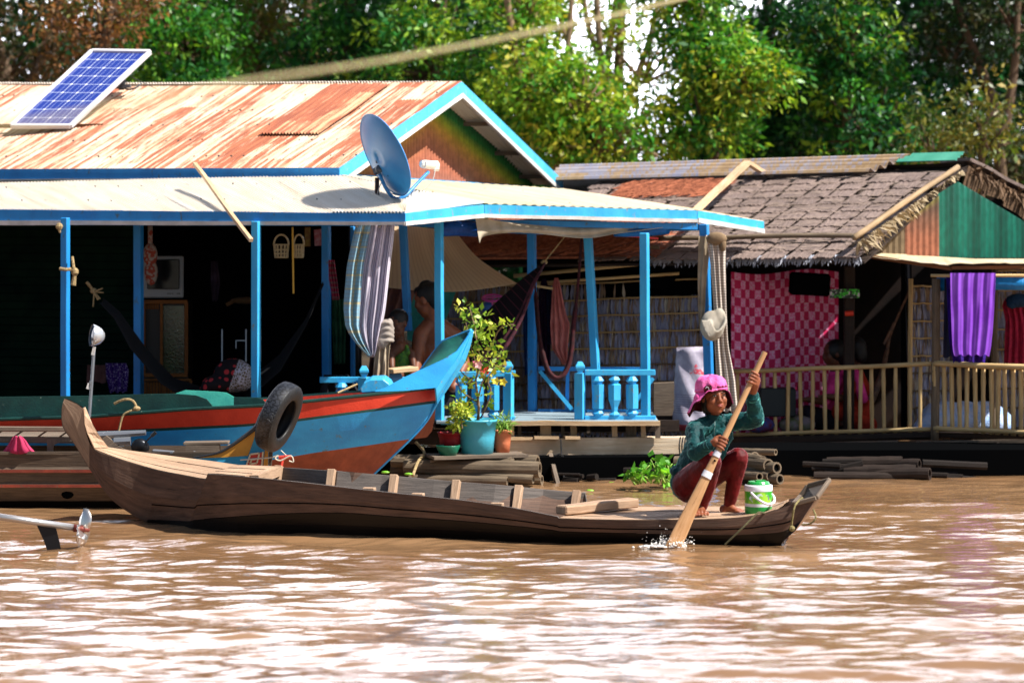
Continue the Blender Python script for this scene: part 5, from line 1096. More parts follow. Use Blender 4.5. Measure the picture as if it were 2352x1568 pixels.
build(mb, 'body', SKIN, W_, remesh=.0042, sm=3); face_parts(W_, H, f, u, s_, R, 1.04)
JK = fabr('teal_velvet', '#0b4446', '#072d32', .022, 9, (1, 1, 1.8), .62, .7, (.25, .9, .8))
mb = MB(); chain(mb, [neck + V((0, 0, -.03)), chest, P(1600, 1062, 20.16), hip + V((-.01, 0, -.0))], [.062, .112, .118, .122]); mb.ball(P(1598, 1075, 20.17), (.125, .115, .10), 18)
chain(mb, [neck + V((0, 0, -.02)), shR + V((0, 0, -.01)), elR + V((0, 0, -.002)), wrR - (wrR - elR) * .10], [.056, .060, .054, .036]); chain(mb, [neck + V((0, 0, -.02)), shL, elL, wrL - (wrL - elL) * .04], [.056, .060, .056, .040])
mb.capsule(P(1646, 1045, 20.08), P(1660, 1000, 20.08), .05, .07); mb.ball(P(1556, 1082, 20.2), (.055, .08, .04), 12)
mb.lathe([(.046, -.03), (.052, .0), (.054, .022), (.047, .024), (.043, .0), (.04, -.03)], P(1640, 958, 20.06), (.05, -.1, 1), 24)
JKO = build(mb, 'jacket', JK, W_, remesh=.0055, sm=3); crease(JKO, .055, .020); crease(JKO, .018, .006)
mb = MB()       # sleeve cuffs and the zip line
for el, wr, r_ in ((elR, wrR, .036), (elL, wrL, .040)): dd = (wr - el).normalized(); c = wr - dd * .012; mb.tube([c - dd * .02, c, c + dd * .012], [r_ * .96, r_, r_ * 1.02], 16, cap=False)
build(mb, 'cuff', JK, W_, smooth=True, solid=.004); mb = MB(); mb.tube(smooth_path([P(1642, 968, 19.97), P(1641, 985, 19.95), P(1640, 1003, 19.96)], 8), .003, 5); mb.ball(P(1642, 978, 19.95), .006, 6); build(mb, 'zip', flat('dull_zip', '#56706e', .4, .5), W_)
LG = fabr('dark_red_leggings', '#6e1014', '#45080b', 0.006, 14, (1, 1, .5), .6, .15, (1, .4, .4))
mb = MB(); chain(mb, [hR, kR, kR.lerp(aR, .45) + V((.01, .01, 0)), aR], [.104, .070, .058, .038]); chain(mb, [hL, kL, kL.lerp(aL, .4) + V((.004, .01, 0)), aL], [.102, .066, .054, .038]); mb.ball(P(1584, 1116, 20.22), (.115, .125, .108), 18); mb.ball(P(1606, 1105, 20.14), (.10, .10, .09), 14)
crease(build(mb, 'leggings', LG, W_, remesh=.006, sm=4), .05, .010)
mb = MB(); mb.ball(H - f * .02 + u * .012, (.080, .088, .092), 18, R); mb.ball(H - f * .045 - u * .06, (.066, .05, .07), 14, R); mb.ball(H - s_ * .066 - u * .045 - f * .02, (.014, .03, .06), 10, R); mb.ball(H + s_ * .066 - u * .03 - f * .02, (.012, .03, .05), 10, R); build(mb, 'hair', HAIR, W_, remesh=.006, sm=2)
# hat: crown, brim with dark lining, fabric rosettes
PK = fabr('pink_hat_cloth', '#ee7ab6', '#d8569c', .016, 24, (1, 1, 1), .95); LN = fabr('dark_red_lining', '#5c0f1c', '#3a0812', .010, 30)
hu = V((-.10, .06, 1)).normalized(); hf = (f - hu * f.dot(hu)).normalized(); hs_ = hu.cross(hf); hc = H + hu * .046 - hf * .006 - hs_ * .012
g = []
for i in range(13):
    a = i / 12; row = []
    for k in range(48):
        t = 2 * math.pi * k / 48; wr_ = .004 * math.sin(t * 5 + a * 3) * (1 - a) + .003 * math.sin(t * 11); r_ = .096 * math.sin(math.pi / 2 * (1 - a) ** .62) + wr_ * (1 if a < .95 else 0); row.append(hc + hs_ * math.sin(t) * r_ * 1.04 + hf * math.cos(t) * r_ * 1.05 + hu * (.095 * (1 - (1 - a) ** 1.9) + .006 * math.sin(t * 3 + 1) * a))
    g.append(row)
def brim(r_, t, off=0):
    fr = .5 + .5 * math.cos(t); sd = math.sin(t); aa = min(1, max(0, (abs(math.atan2(math.sin(t - .08), math.cos(t - .08))) - .45) / 1.25)); R1 = .118 + .022 * (1 - fr) + (.030 if sd < 0 else .002) * abs(sd); dz = -(.135 if sd < 0 else .112) * aa * aa * (3 - 2 * aa) + .012 + .014 * math.sin(t * 4 + .6) + .009 * math.sin(t * 9) - .018 * max(0, sd)
    q = lerp(.096, R1, r_); return hc + hs_ * math.sin(t) * q * 1.04 + hf * math.cos(t) * q * lerp(1.05, .86, r_ * fr) + hu * (dz * r_ ** .85 - .004 + off)
gb_ = [[brim(i / 6, 2 * math.pi * k / 64) for k in range(64)] for i in range(7)]; gl = [[brim(i / 6, 2 * math.pi * k / 64, -.005 - .001 * i) - (hs_ * math.sin(2 * math.pi * k / 64) + hf * math.cos(2 * math.pi * k / 64)) * .004 for k in range(64)] for i in range(7)]
hat = bpy.data.objects.new('hat', None); col.objects.link(hat); hat.parent = W_; hat['label'] = 'pink sun hat with dark red lining and cloth rosettes'
mb = MB(); mb.tube([hc + hs_ * math.sin(t) * .0965 * 1.04 + hf * math.cos(t) * .0965 * 1.05 + hu * (.002 + .003 * math.sin(t * 3)) for t in [2 * math.pi * k / 48 for k in range(49)]], .0075, 6); build(mb, 'seam_roll', PK, hat, smooth=True)
mb = MB(); mb.grid(g, closed=True); crease(build(mb, 'crown', PK, hat, smooth=True, solid=.003), .035, .012); mb = MB(); mb.grid(gb_, closed=True); crease(build(mb, 'brim', PK, hat, smooth=True, solid=.002), .06, .010); mb = MB(); mb.grid(gl, closed=True); build(mb, 'lining', LN, hat, smooth=True)
def rosette(c, nrm, r_, mat, nm, turns=3.2):
    m_ = MB(); ff_, uu, ss, RR = basis(nrm); pts = [c + (ss * math.cos(a) + uu * math.sin(a)) * r_ * a / (turns * 6.28) + ff_ * .006 * (1 - a / (turns * 6.28)) for a in [turns * 6.28 * k / 60 for k in range(61)]]; m_.tube(pts, .0042, 5); m_.ball(c - ff_ * .004, (r_ * .95, .006, r_ * .95), 12, RR); build(m_, nm, mat, hat)
def on_hat(x, y): 
    d = (P(x, y, 20) - cam.location).normalized(); dist = (hc - cam.location).length; p = cam.location + d * (dist - .095); return p
def at_brim(r_, t): return brim(r_, t) + (hs_ * math.sin(t) + hf * math.cos(t)) * .004 + hu * .003
def outw(t, z): return hs_ * math.sin(t) + hf * math.cos(t) + hu * z
rosette(at_brim(.42, -1.28), outw(-1.28, .35), .024, PK, 'rosette', 4); rosette(at_brim(.0, -.62) + hu * .012, outw(-.62, .3), .028, LN, 'rosette')
mb = MB()
rr = random.Random(2)
for k in range(26): t = .05 + k * .052; p = hc + hs_ * math.sin(t) * .096 + hf * math.cos(t) * .104 + hu * (.012 + rr.uniform(-.004, .006)); mb.ball(p, rr.uniform(.004, .008), 6)
build(mb, 'hat_band', LN, hat); q_ = at_brim(.0, -.62) + hu * .018 + outw(-.62, 0) * .014; mb = MB(); mb.tube(smooth_path([q_ - hs_ * .010, q_ + hu * .008, q_ + hs_ * .010, q_ + hs_ * .011 - hu * .012], 8), .0026, 5); build(mb, 'sequin_band', flat('silver_thread', '#cfd0d8', .3, .6), hat)
# paddle
PW = wood('paddle_wood', '#d6aa7e', '#b5875a', '#4a2f1c', 1, .55, .003); pad = thing('paddle', 'long pale wooden paddle with two white bands, held by the woman', 'paddle', P(1545, 1256, 19.63))
side = V((1, .25, 0)); side = (side - pd * side.dot(pd)).normalized(); nr = pd.cross(side)
g = []
for k in range(41):
    t = k / 40 * 1.03; c = pT.lerp(pB, t); w = lerp(.0175, .021, min(1, t / .5)) if t < .5 else lerp(.021, .050, min(1, (t - .5) / .42)); w *= (1 + .006 * math.sin(t * 40)); h = .0165 if t < .5 else lerp(.0165, .008, (t - .5) / .5)
    g.append([c + side * math.cos(a) * w + nr * math.sin(a) * h for a in [2 * math.pi * q / 14 for q in range(14)]])
gg_ = list(map(list, zip(*g))); gg_.append(gg_[0]); mb = MB(); mb.grid(gg_); mb.add(g[0], [list(range(14))]); mb.add(g[-1], [list(range(14))[::-1]]); build(mb, 'shaft', PW, pad, smooth=True)
for y0, y1 in ((1037, 1049), (1083, 1097)):
    t0, t1 = (y0 - 808) / 450, (y1 - 808) / 450; mb = MB(); gb2 = []
    for t in (t0, t1): c = pT.lerp(pB, t); w = (.0215 if t < .55 else lerp(.021, .050, (t - .5) / .42)) + .0035; gb2.append([c + side * math.cos(a) * w + nr * math.sin(a) * .020 for a in [2 * math.pi * q / 16 for q in range(16)]])
    mb.grid(gb2, closed=True); build(mb, 'band', worn('white_tape', '#e8e6ea', '#bfc3d0', '#7d7568', .3, .5, 30), pad, smooth=True)
mb = MB(); c = onp(1058) - nr * .0; c = c + (nr if nr.y < 0 else -nr) * .020; mb.beam(c - side * .007, c + side * .007, .012, .004, up=nr); build(mb, 'slot', DARK, pad)
P = _P0
# --- man and child in the veranda
M_ = thing('person', 'shirtless man with black hair sitting with his back to us behind the corner post', 'person', P(1000, 900, 24.9))
f, u, s_, R = basis((-.80, .38, -.22)); Hm = P(983, 688, 24.85)
mb = MB(); head_prims(mb, Hm, f, u, s_, R, 1.28); nk = P(996, 740, 24.9); mb.capsule(Hm - u * .06 - f * .03, nk, .062, .07); ch = P(1006, 800, 24.88); hp = P(1010, 895, 24.9); chain(mb, [nk + V((0, 0, -.02)), ch, hp], [.08, .145, .14]); mb.ball(P(1004, 790, 24.9), (.165, .11, .13), 16)
shl, shr = P(966, 768, 24.84), P(1046, 772, 24.92); chain(mb, [nk, shl, P(955, 835, 24.78), P(950, 880, 24.6)], [.075, .062, .052, .04]); chain(mb, [nk, shr, P(1066, 838, 24.85), P(1040, 890, 24.7)], [.075, .064, .052, .04]); chain(mb, [hp, P(960, 905, 24.7)], [.12, .08])
build(mb, 'body', worn('bare_brown_skin', '#8e5030', '#71402a', None, scale=9, rough=.45, bmp=.001, spec=.4), M_, remesh=.008, sm=5); 
mb = MB(); mb.ball(Hm - f * .022 + u * .036, (.098, .118, .110), 18, R); mb.ball(Hm - f * .07 - u * .02, (.085, .06, .09), 14, R); mb.ball(Hm + f * .06 + u * .085, (.05, .05, .04), 10, R); mb.ball(Hm + u * .125 - f * .01, (.05, .06, .035), 10, R); build(mb, 'hair', HAIR, M_, remesh=.009, sm=1)
mb = MB(); chain(mb, [hp + V((0, 0, .0)), P(1010, 925, 24.88)], [.15, .15]); build(mb, 'shorts', fabr('dark_shorts', '#1a1d26', '#101218'), M_, remesh=.01)
C_ = thing('person', 'small child with cropped hair and green tank top held on the seated man\'s lap', 'person', P(925, 860, 24.7))
f, u, s_, R = basis((-.55, -.75, -.35)); Hk = P(914, 742, 24.7)
mb = MB(); head_prims(mb, Hk, f, u, s_, R, 1.0); mb.capsule(Hk - u * .06, P(919, 786, 24.75), .035, .04); chain(mb, [P(920, 800, 24.78), P(924, 850, 24.8)], [.075, .075]); chain(mb, [P(920, 795, 24.78), P(946, 812, 24.75), P(950, 842, 24.7)], [.045, .034, .026]); chain(mb, [P(918, 796, 24.7), P(898, 815, 24.68), P(900, 845, 24.62)], [.045, .034, .026]); chain(mb, [P(924, 855, 24.8), P(900, 880, 24.6), P(900, 915, 24.6)], [.06, .045, .03])
build(mb, 'body', SKIND, C_, remesh=.007, sm=3); mb = MB(); mb.ball(Hk - f * .015 + u * .030, (.077, .092, .084), 16, R); build(mb, 'hair', HAIR, C_, smooth=True)
mb = MB(); chain(mb, [P(921, 812, 24.78), P(924, 855, 24.8)], [.082, .086]); mb.capsule(P(908, 800, 24.72), P(905, 812, 24.72), .02, .02); mb.capsule(P(934, 797, 24.72), P(937, 810, 24.72), .02, .02)
build(mb, 'tank_top', fabr('green_print_cloth', '#5f8a2c', '#2c5a3a', .004, 60), C_, remesh=.008, sm=2)
# --- two women seated behind the bamboo railing
def sitter(label, hx, hy, Z, f_, shirt, skirt, sk, kx, hairlong=True, k=1.1, scarf=None):
    t = thing('person', label, 'person', P(hx, 985, Z)); f, u, s_, R = basis(f_); Hh = P(hx, hy, Z); dx = 1 if f_[0] > 0 else -1
    m_ = MB(); head_prims(m_, Hh, f, u, s_, R, k); nk = P(hx - 4 * dx, hy + 42, Z + .02); m_.capsule(Hh - u * .05, nk, .042, .045); hp = P(hx - 14 * dx, hy + 165, Z + .05); chain(m_, [nk, P(hx - 8 * dx, hy + 90, Z + .04), hp], [.055, .09, .10])
    el, wr = P(hx + 22 * dx, hy + 110, Z - .15), P(hx + 60 * dx, hy + 105, Z - .22); chain(m_, [P(hx - 6 * dx, hy + 62, Z - .1), el, wr], [.042, .036, .026]); m_.capsule(wr, wr + V((.05 * dx, -.01, 0)), .024, .018)
    for q in range(4): m_.capsule(wr + V((.05 * dx, -.01, .012 - q * .012)), wr + V((.085 * dx, -.015, .010 - q * .014)), .008, .007)
    kn = P(hx + kx * dx, hy + 140, Z - .1); chain(m_, [hp, kn, P(hx + kx * dx * .8, 972, Z - .1)], [.085, .06, .04]); foot(m_, P(hx + kx * dx * .8, 976, Z - .1), P(hx + kx * dx * 1.1, 980, Z - .12)); build(m_, 'body', sk, t, remesh=.009, sm=4)
    m_ = MB(); m_.ball(Hh - f * .02 + u * .022, (.082 * k, .097 * k, .095 * k), 16, R); m_.ball(Hh - f * .06 * k - u * .03, (.07, .055, .09), 12, R)
    if hairlong: m_.capsule(Hh - f * .07 - u * .05, Hh - f * .09 - u * .20, .05, .03)
    build(m_, 'hair', HAIR, t, remesh=.01, sm=1)
    m_ = MB(); chain(m_, [nk + V((0, 0, -.03)), P(hx - 8 * dx, hy + 90, Z + .04), P(hx - 12 * dx, hy + 140, Z + .05)], [.065, .115, .12]); chain(m_, [P(hx - 6 * dx, hy + 64, Z - .09), el], [.056, .046]); build(m_, 'shirt', shirt, t, remesh=.009, sm=3)
    m_ = MB(); chain(m_, [hp, kn, P(hx + kx * dx * .85, 955, Z - .08)], [.12, .085, .07]); m_.ball(hp + V((0, 0, -.02)), (.15, .14, .10), 14); build(m_, 'skirt', skirt, t, remesh=.01, sm=3)
    if scarf: m_ = MB(); m_.capsule(P(hx + 2, hy + 55, Z - .10), P(hx + 20, hy + 110, Z - .14), .05, .045); m_.capsule(P(hx + 2, hy + 55, Z - .10), P(hx - 20, hy + 50, Z), .05, .05); build(m_, 'scarf', scarf, t, remesh=.009, sm=3)
    return t
PKS = fabr('pink_shirt_cloth', '#f04a98', '#d0307a', .01, 20); MAR = fabr('red_brown_cloth', '#c03a22', '#8c2414', .012, 18)
sitter('long-haired woman in a pink shirt seated sideways behind the bamboo railing', 1916, 812, 26.4, (-.95, -.2, -.1), PKS, fabr('dark_skirt', '#25232c', '#15141b'), SKIND, 62)
sitter('woman in red wrap with pink cloth on her shoulder, seated right of the dark post', 1962, 805, 26.4, (-.6, .5, -.1), fabr('rust_red_cloth', '#c83a24', '#96261a'), MAR, SKIND, 30, False, 1.05, PKS)
# ------------------------------------------------------------------ small things
def cloth(rows, Z, nf=5, amp=.02, n=40, th=.003, seed=0, Zb=None, ph=0.0):
    """rows: (y, xl, xr); hangs with folds; u runs across the cloth"""
    r = random.Random(seed); m_ = MB(); g = []; ys = [q[0] for q in rows]; N_ = 18
    for i in range(N_):
        y = lerp(ys[0], ys[-1], i / (N_ - 1)); k = 0
        while k < len(rows) - 2 and rows[k + 1][0] < y: k += 1
        a, b_ = rows[k], rows[k + 1]; t = (y - a[0]) / max(b_[0] - a[0], 1e-6); t = max(0, min(1, t)); xl, xr = lerp(a[1], b_[1], t), lerp(a[2], b_[2], t); Zz = lerp(Z, Zb if Zb else Z, i / (N_ - 1))
        g.append([P(lerp(xl, xr, j / n), y + (2.5 * math.sin(j / n * nf * 6.28 + ph) if i == N_ - 1 else 0), Zz + amp * math.sin(j / n * nf * 6.28 + ph + .35 * math.sin(i * .5)) + amp * .35 * math.sin(j / n * nf * 14 + i * .2)) for j in range(n + 1)])
    m_.sheet(g, th); nf_ = len(m_.f); big = [t for f_ in m_.uv[:N_ - 2] for t in f_]; us = [t[0] for f_ in m_.uv[:(N_ - 1) * n] for t in f_]; m_.ur = (min(us), max(us) - min(us)); return m_
# solar panel
sp = thing('solar_panel', 'blue solar panel in white frame propped on the rusty roof', 'solar panel', P(93, 300, 27.3))
BLp, BRp, TLp, TRp = P(26, 290, 27.3), P(162, 290, 27.2), P(211.5, 118, 28.2), P(345, 120, 28.1)
def pv(N, L, u, v):
    fu = mathn(N, L, 'FRACT', mathn(N, L, 'MULTIPLY', u, 4)); fv = mathn(N, L, 'FRACT', mathn(N, L, 'MULTIPLY', v, 9))
    du = mathn(N, L, 'ABSOLUTE', mathn(N, L, 'SUBTRACT', fu, .5)); dv = mathn(N, L, 'ABSOLUTE', mathn(N, L, 'SUBTRACT', fv, .5)); ln = mathn(N, L, 'GREATER_THAN', mathn(N, L, 'MAXIMUM', du, dv), .475); dm = mathn(N, L, 'GREATER_THAN', mathn(N, L, 'ADD', du, dv), .90)
    bus = mathn(N, L, 'LESS_THAN', mathn(N, L, 'ABSOLUTE', mathn(N, L, 'SUBTRACT', du, .2)), .016); k = mixc(N, L, bus, (.022, .045, .26), (.25, .30, .5)); k = mixc(N, L, ln, k, (.45, .5, .62)); return mixc(N, L, dm, k, (.85, .85, .85))
m_ = MB(); nrm = (BRp - BLp).cross(TLp - BLp).normalized(); m_.add([BLp, BRp, TRp, TLp], [[0, 1, 2, 3]], [[(0, 0), (1, 0), (1, 1), (0, 1)]]); m_.add([p - nrm * .012 for p in (BLp, BRp, TRp, TLp)], [[3, 2, 1, 0]], [[(0, 0)] * 4])
build(m_, 'cells', pattern('solar_cells', pv, .18), sp); m_ = MB()
for a, b_ in ((BLp, BRp), (BRp, TRp), (TRp, TLp), (TLp, BLp)): m_.beam(a, b_, .03, .042, up=nrm)
build(m_, 'frame', flat('white_aluminium', '#e6e4e6', .35, .1), sp, bevel=.003)
m_ = MB(); m_.beam(P(-60, 290, 27.45), P(238, 289, 27.25), .05, .035); build(m_, 'support_board', WOODR, sp); m_ = MB(); m_.beam(P(262, 200, 28.0), P(300, 198, 28.0), .12, .03); m_.beam(P(278, 202, 28.0), P(282, 185, 28.1), .05, .05); m_.tube(smooth_path([P(283, 170, 28.1), P(279, 190, 28.0), P(290, 205, 27.95), P(310, 203, 27.9), P(325, 192, 27.95)], 14), .009, 6); m_.tube([P(300, 176, 28.1), P(360, 205, 27.9)], .003, 4); build(m_, 'cable', flat('dark_cable', '#3a3c44', .5), sp)
# dish
ds = thing('satellite_dish', 'blue satellite dish on a rusty pole at the veranda roof corner', 'dish', P(866, 480, 24.4)); c = P(883, 357, 24.2); ax = V((.80, .42, .40)).normalized(); m_ = MB()
m_.lathe([(0.001, -.055), (.1, -.05), (.2, -.034), (.29, -.010), (.335, .008), (.345, .012), (.350, .004)], c, ax, 48); DB = worn('dish_blue_paint', (.03, .26, .60), (.025, .21, .52), None, rough=.35, scale=3, bmp=.0005); build(m_, 'reflector', DB, ds, smooth=True, solid=.006)
m_ = MB(); m_.tube([P(866, 408, 24.35), P(866, 484, 24.35)], .018, 8); build(m_, 'pole', worn('rusty_dark_pole', '#3a1d18', '#24120f', None, scale=20), ds)
m_ = MB(); m_.beam(P(862, 395, 24.32), P(880, 382, 24.26), .05, .05); m_.beam(P(863, 372, 24.25), P(884, 370, 24.25), .03, .025); m_.ball(P(871, 388, 24.25), (.035, .03, .035), 8); m_.beam(P(890, 402, 24.2), P(900, 405, 24.2), .02, .02); build(m_, 'mount', flat('grey_mount', '#4a5560', .5, .5), ds, bevel=.003)
m_ = MB(); m_.tube(smooth_path([P(872, 400, 24.28), P(886, 432, 24.26), P(905, 455, 24.3), P(928, 452, 24.3), P(955, 425, 24.4), P(984, 395, 24.5)], 20), .014, 8); build(m_, 'feed_arm', DB, ds, smooth=True)
m_ = MB(); m_.tube([P(971, 377, 24.42), P(1002, 380, 24.6)], [.034, .034], 14); m_.ball(P(971, 377, 24.42), (.02, .028, .03), 10); m_.beam(P(1000, 372, 24.6), P(1003, 391, 24.55), .04, .03); build(m_, 'feed_horn', flat('cream_plastic', '#d8cfc0', .4), ds, smooth=False)
m_ = MB(); m_.tube(smooth_path([P(1000, 390, 24.5), P(992, 418, 24.45), P(970, 438, 24.4), P(935, 452, 24.35), P(890, 440, 24.3), P(878, 420, 24.3), P(868, 440, 24.3), P(866, 462, 24.3), P(870, 480, 24.3)], 30), .004, 5); build(m_, 'cable', flat('pale_cable', '#a8a29a', .6), ds)
# loose sticks
m_ = MB(); m_.beam(P(447, 376, 25.0), P(577, 552, 23.66), .03, .026, seg=6, wob=.004); tag(build(m_, 'stick', WOODL), 'brown wooden stick leaning over the veranda roof edge', 'stick')
m_ = MB(); m_.beam(P(1570, 510, 25.4), P(1716, 374, 27.7), .055, .04, seg=6, wob=.003); m_.beam(P(1716, 373, 27.7), P(1775, 410, 28.3), .05, .035); tag(build(m_, 'crossed_pole', WOODL, origin=P(1660, 440, 26.8)), 'pale crossed pole sticking up over the thatched roof', 'pole')
# rope across the foreground, out of focus
m_ = MB(); m_.tube(smooth_path([P(-700, 330, 4.2), P(0, 292, 5.2), P(540, 192, 7.0), P(1000, 118, 8.8), P(1560, 0, 11.5), P(2300, -190, 15.5)], 60), [.003, .0085], 8); tag(build(m_, 'mooring_rope', worn('pale_rope', '#a3966a', '#7d734c', None, scale=40, rough=.9)), 'slack pale rope crossing the upper left of the picture, blurred in the foreground', 'rope')
# curtains on the blue house
def stripes(N, L, u, v):
    s1 = stripe(N, L, u, .019, .22); k = mixc(N, L, s1, (.92, .86, .94), (.16, .14, .24)); a = mathn(N, L, 'MAXIMUM', stripe(N, L, v, .11, .16), stripe(N, L, u, .09, .15)); pl = mixc(N, L, a, (.42, .68, .80), (.78, .70, .46)); pl = mixc(N, L, stripe(N, L, v, .031, .25), pl, (.45, .60, .64))
    return mixc(N, L, mathn(N, L, 'GREATER_THAN', u, 3.13), pl, k)
def set_u0(m_, u0=3.0):
    m_.uv = [[(u0 + .36 * ((t[0] - q0_) / q1_), t[1]) for t in f_] for f_ in m_.uv for q0_, q1_ in [m_.ur]]
CUR = pattern('striped_and_plaid_cloth', stripes, .85, .45)
cu = thing('curtain', 'striped and plaid cloth curtain tied in a knot at the veranda corner', 'curtain', P(850, 870, 24.0))
m_ = cloth([(517, 818, 907), (560, 808, 903), (612, 797, 896), (706, 789, 886), (750, 793, 878), (775, 806, 872), (800, 828, 866), (818, 846, 860)], 23.90, 5, .026, 90, seed=1, ph=.8); set_u0(m_); build(m_, 'drape', CUR, cu, smooth=True)
KN = pattern('pale_striped_cloth', lambda N, L, u, v: mixc(N, L, stripe(N, L, u, .012, .22), (.72, .66, .55), (.35, .30, .26)), .85, .1)
m_ = MB(); m_.ball(P(886, 762, 23.93), (.06, .05, .10), 18); m_.ball(P(878, 785, 23.92), (.05, .045, .06), 14); m_.ball(P(895, 745, 23.92), (.03, .03, .05), 10)
for k in range(4): m_.tube(smooth_path([P(872, 748 + k * 12, 23.90), P(890, 740 + k * 14, 23.885), P(904, 756 + k * 9, 23.93)], 8), .014, 6)
build(m_, 'knot', KN, cu, remesh=.008, sm=3); m_ = cloth([(785, 866, 896), (830, 860, 892), (872, 856, 893), (878, 858, 888)], 23.92, 2.5, .02, 30, seed=3); build(m_, 'tail', fabric('cream_cloth', '#cfc0a8', '#b3a089'), cu, smooth=True)
m_ = MB()
for x in (822, 872, 898): m_.tube(smooth_path([P(x - 5, 512, 23.95), P(x, 522, 23.9), P(x + 6, 514, 23.95)], 6), .008, 5)
build(m_, 'tie', KN, cu)
cu = thing('curtain', 'ribbed cream cloth curtain knotted beside the big right corner post', 'curtain', P(1655, 990, 24.9))
RB_ = pattern('ribbed_cream_cloth', lambda N, L, u, v: mixc(N, L, stripe(N, L, v, .022, .28), (.74, .66, .58), (.42, .34, .29)), .9, .2)
m_ = cloth([(540, 1622, 1668), (600, 1632, 1666), (700, 1640, 1668), (790, 1642, 1672), (870, 1646, 1688), (945, 1650, 1695)], 24.86, 3, .02, 36, seed=4); build(m_, 'drape', RB_, cu, smooth=True)
m_ = cloth([(542, 1605, 1634), (640, 1603, 1622), (720, 1604, 1618), (745, 1606, 1614)], 24.92, 1.5, .01, 16, seed=5); build(m_, 'side_panel', fabric('cream_cloth_panel', '#b8a890', '#94846e'), cu, smooth=True)
m_ = MB(); m_.ball(P(1636, 748, 24.8), (.10, .06, .125), 18); m_.ball(P(1652, 735, 24.8), (.06, .05, .10), 14)
for k in range(4): m_.tube(smooth_path([P(1612 + k * 6, 735, 24.73), P(1628 + k * 6, 772 - k * 3, 24.7), P(1655 + k * 4, 762 - k * 8, 24.74), P(1662, 720, 24.78)], 10), .012, 6)
build(m_, 'knot', fabric('pale_knotted_cloth', '#d2cbbd', '#ada392'), cu, remesh=.009, sm=3); m_ = MB(); m_.ball(P(1646, 548, 24.85), (.085, .04, .055), 12); m_.ball(P(1660, 562, 24.85), (.03, .03, .06), 10); build(m_, 'top_knot', fabric('brown_stained_cloth', '#9c8468', '#6e5a45'), cu, smooth=True)
# tarps
TB = pattern('beige_tarp', lambda N, L, u, v: mixc(N, L, stripe(N, L, u, .035, .3), (.92, .74, .52), (.82, .64, .44)), .8, .65)
m_ = MB(); g = []
for i in range(12):
    t = i / 11; L1, R1 = P(902, 512, 26.0).lerp(P(893, 660, 25.45), t), smooth_path([P(1048, 534, 26.1), P(1100, 594, 25.9), P(1186, 650, 25.5)], 12)[i]; g.append([L1.lerp(R1, j / 16) + V((0, .02 * math.sin(j * 1.3), -.05 * math.sin(j / 16 * 3.14) * t)) for j in range(17)])
m_.sheet(g, .004); tag(build(m_, 'tarp', TB, None, smooth=True), 'beige sun-lit tarp hung under the veranda roof behind the man', 'tarp')
m_ = MB(); m_.prism([P(x, y, 26.4) for x, y in [(935, 655), (1052, 655), (1014, 765), (990, 800), (935, 780)]], (0, .01, 0)); tag(build(m_, 'tarp', fabr('teal_tarp', '#3f9c96', '#2c7f7d', .02, 10)), 'teal tarp hanging behind the man and the child', 'tarp')
m_ = cloth([(655, 880, 960), (740, 860, 930), (900, 840, 900)], 26.0, 3, .03, 30); tag(build(m_, 'hung_cloth', fabr('mauve_brown_cloth', '#5a4650', '#8a5a48', .02, 9), smooth=True), 'mauve brown cloth hanging left of the child', 'cloth')
m_ = MB(); m_.tube(smooth_path([P(1008, 526, 24.42), P(1050, 524, 24.46), P(1096, 526, 24.5)], 8), .062, 14); m_.tube([P(1004, 530, 24.4), P(1012, 530, 24.4)], .045, 12); tag(build(m_, 'rolled_tarp', fabr('blue_tarp', '#1a4f9c', '#123a7a', .015, 14, rough=.35), smooth=True), 'short roll of blue tarp tied under the roof by the corner post', 'tarp')
m_ = MB(); m_.tube(smooth_path([P(1410, 533, 24.9), P(1470, 532, 24.92), P(1534, 524, 24.98)], 8), [.035, .05], 12); tag(build(m_, 'rolled_tarp', fabr('bright_blue_tarp', '#1f6fb8', '#175a9c', .015, 14, rough=.35), smooth=True), 'tapering roll of brighter blue tarp under the right end of the roof', 'tarp')
m_ = MB(); up_ = smooth_path([P(1092, 498, 24.34), P(1180, 512, 24.5), P(1324, 523, 24.75), P(1420, 518, 24.85), P(1520, 512, 24.95)], 40); lo_ = smooth_path([P(1102, 558, 24.36), P(1118, 541, 24.4), P(1210, 534, 24.55), P(1340, 546, 24.72), P(1420, 535, 24.82), P(1522, 522, 24.92)], 40)
m_.sheet([[a.lerp(b_, k / 6) + V((0, .02 * math.sin(k * 1.1 + j * .12), -.012 * math.sin(k / 6 * 3.14))) for j, (a, b_) in enumerate(zip(up_, lo_))] for k in range(7)], .004); tag(build(m_, 'draped_cloth', fabric('off_white_cloth', '#d9cdb8', '#b8a98f'), smooth=True), 'long off-white cloth sagging under the veranda fascia', 'cloth')
m_ = MB(); m_.beam(P(1425, 540, 24.9), P(1512, 548, 24.95), .02, .015); tag(build(m_, 'red_batten', flat('red_plastic', '#c92a2a')), 'thin red batten under the right veranda roof', 'batten')
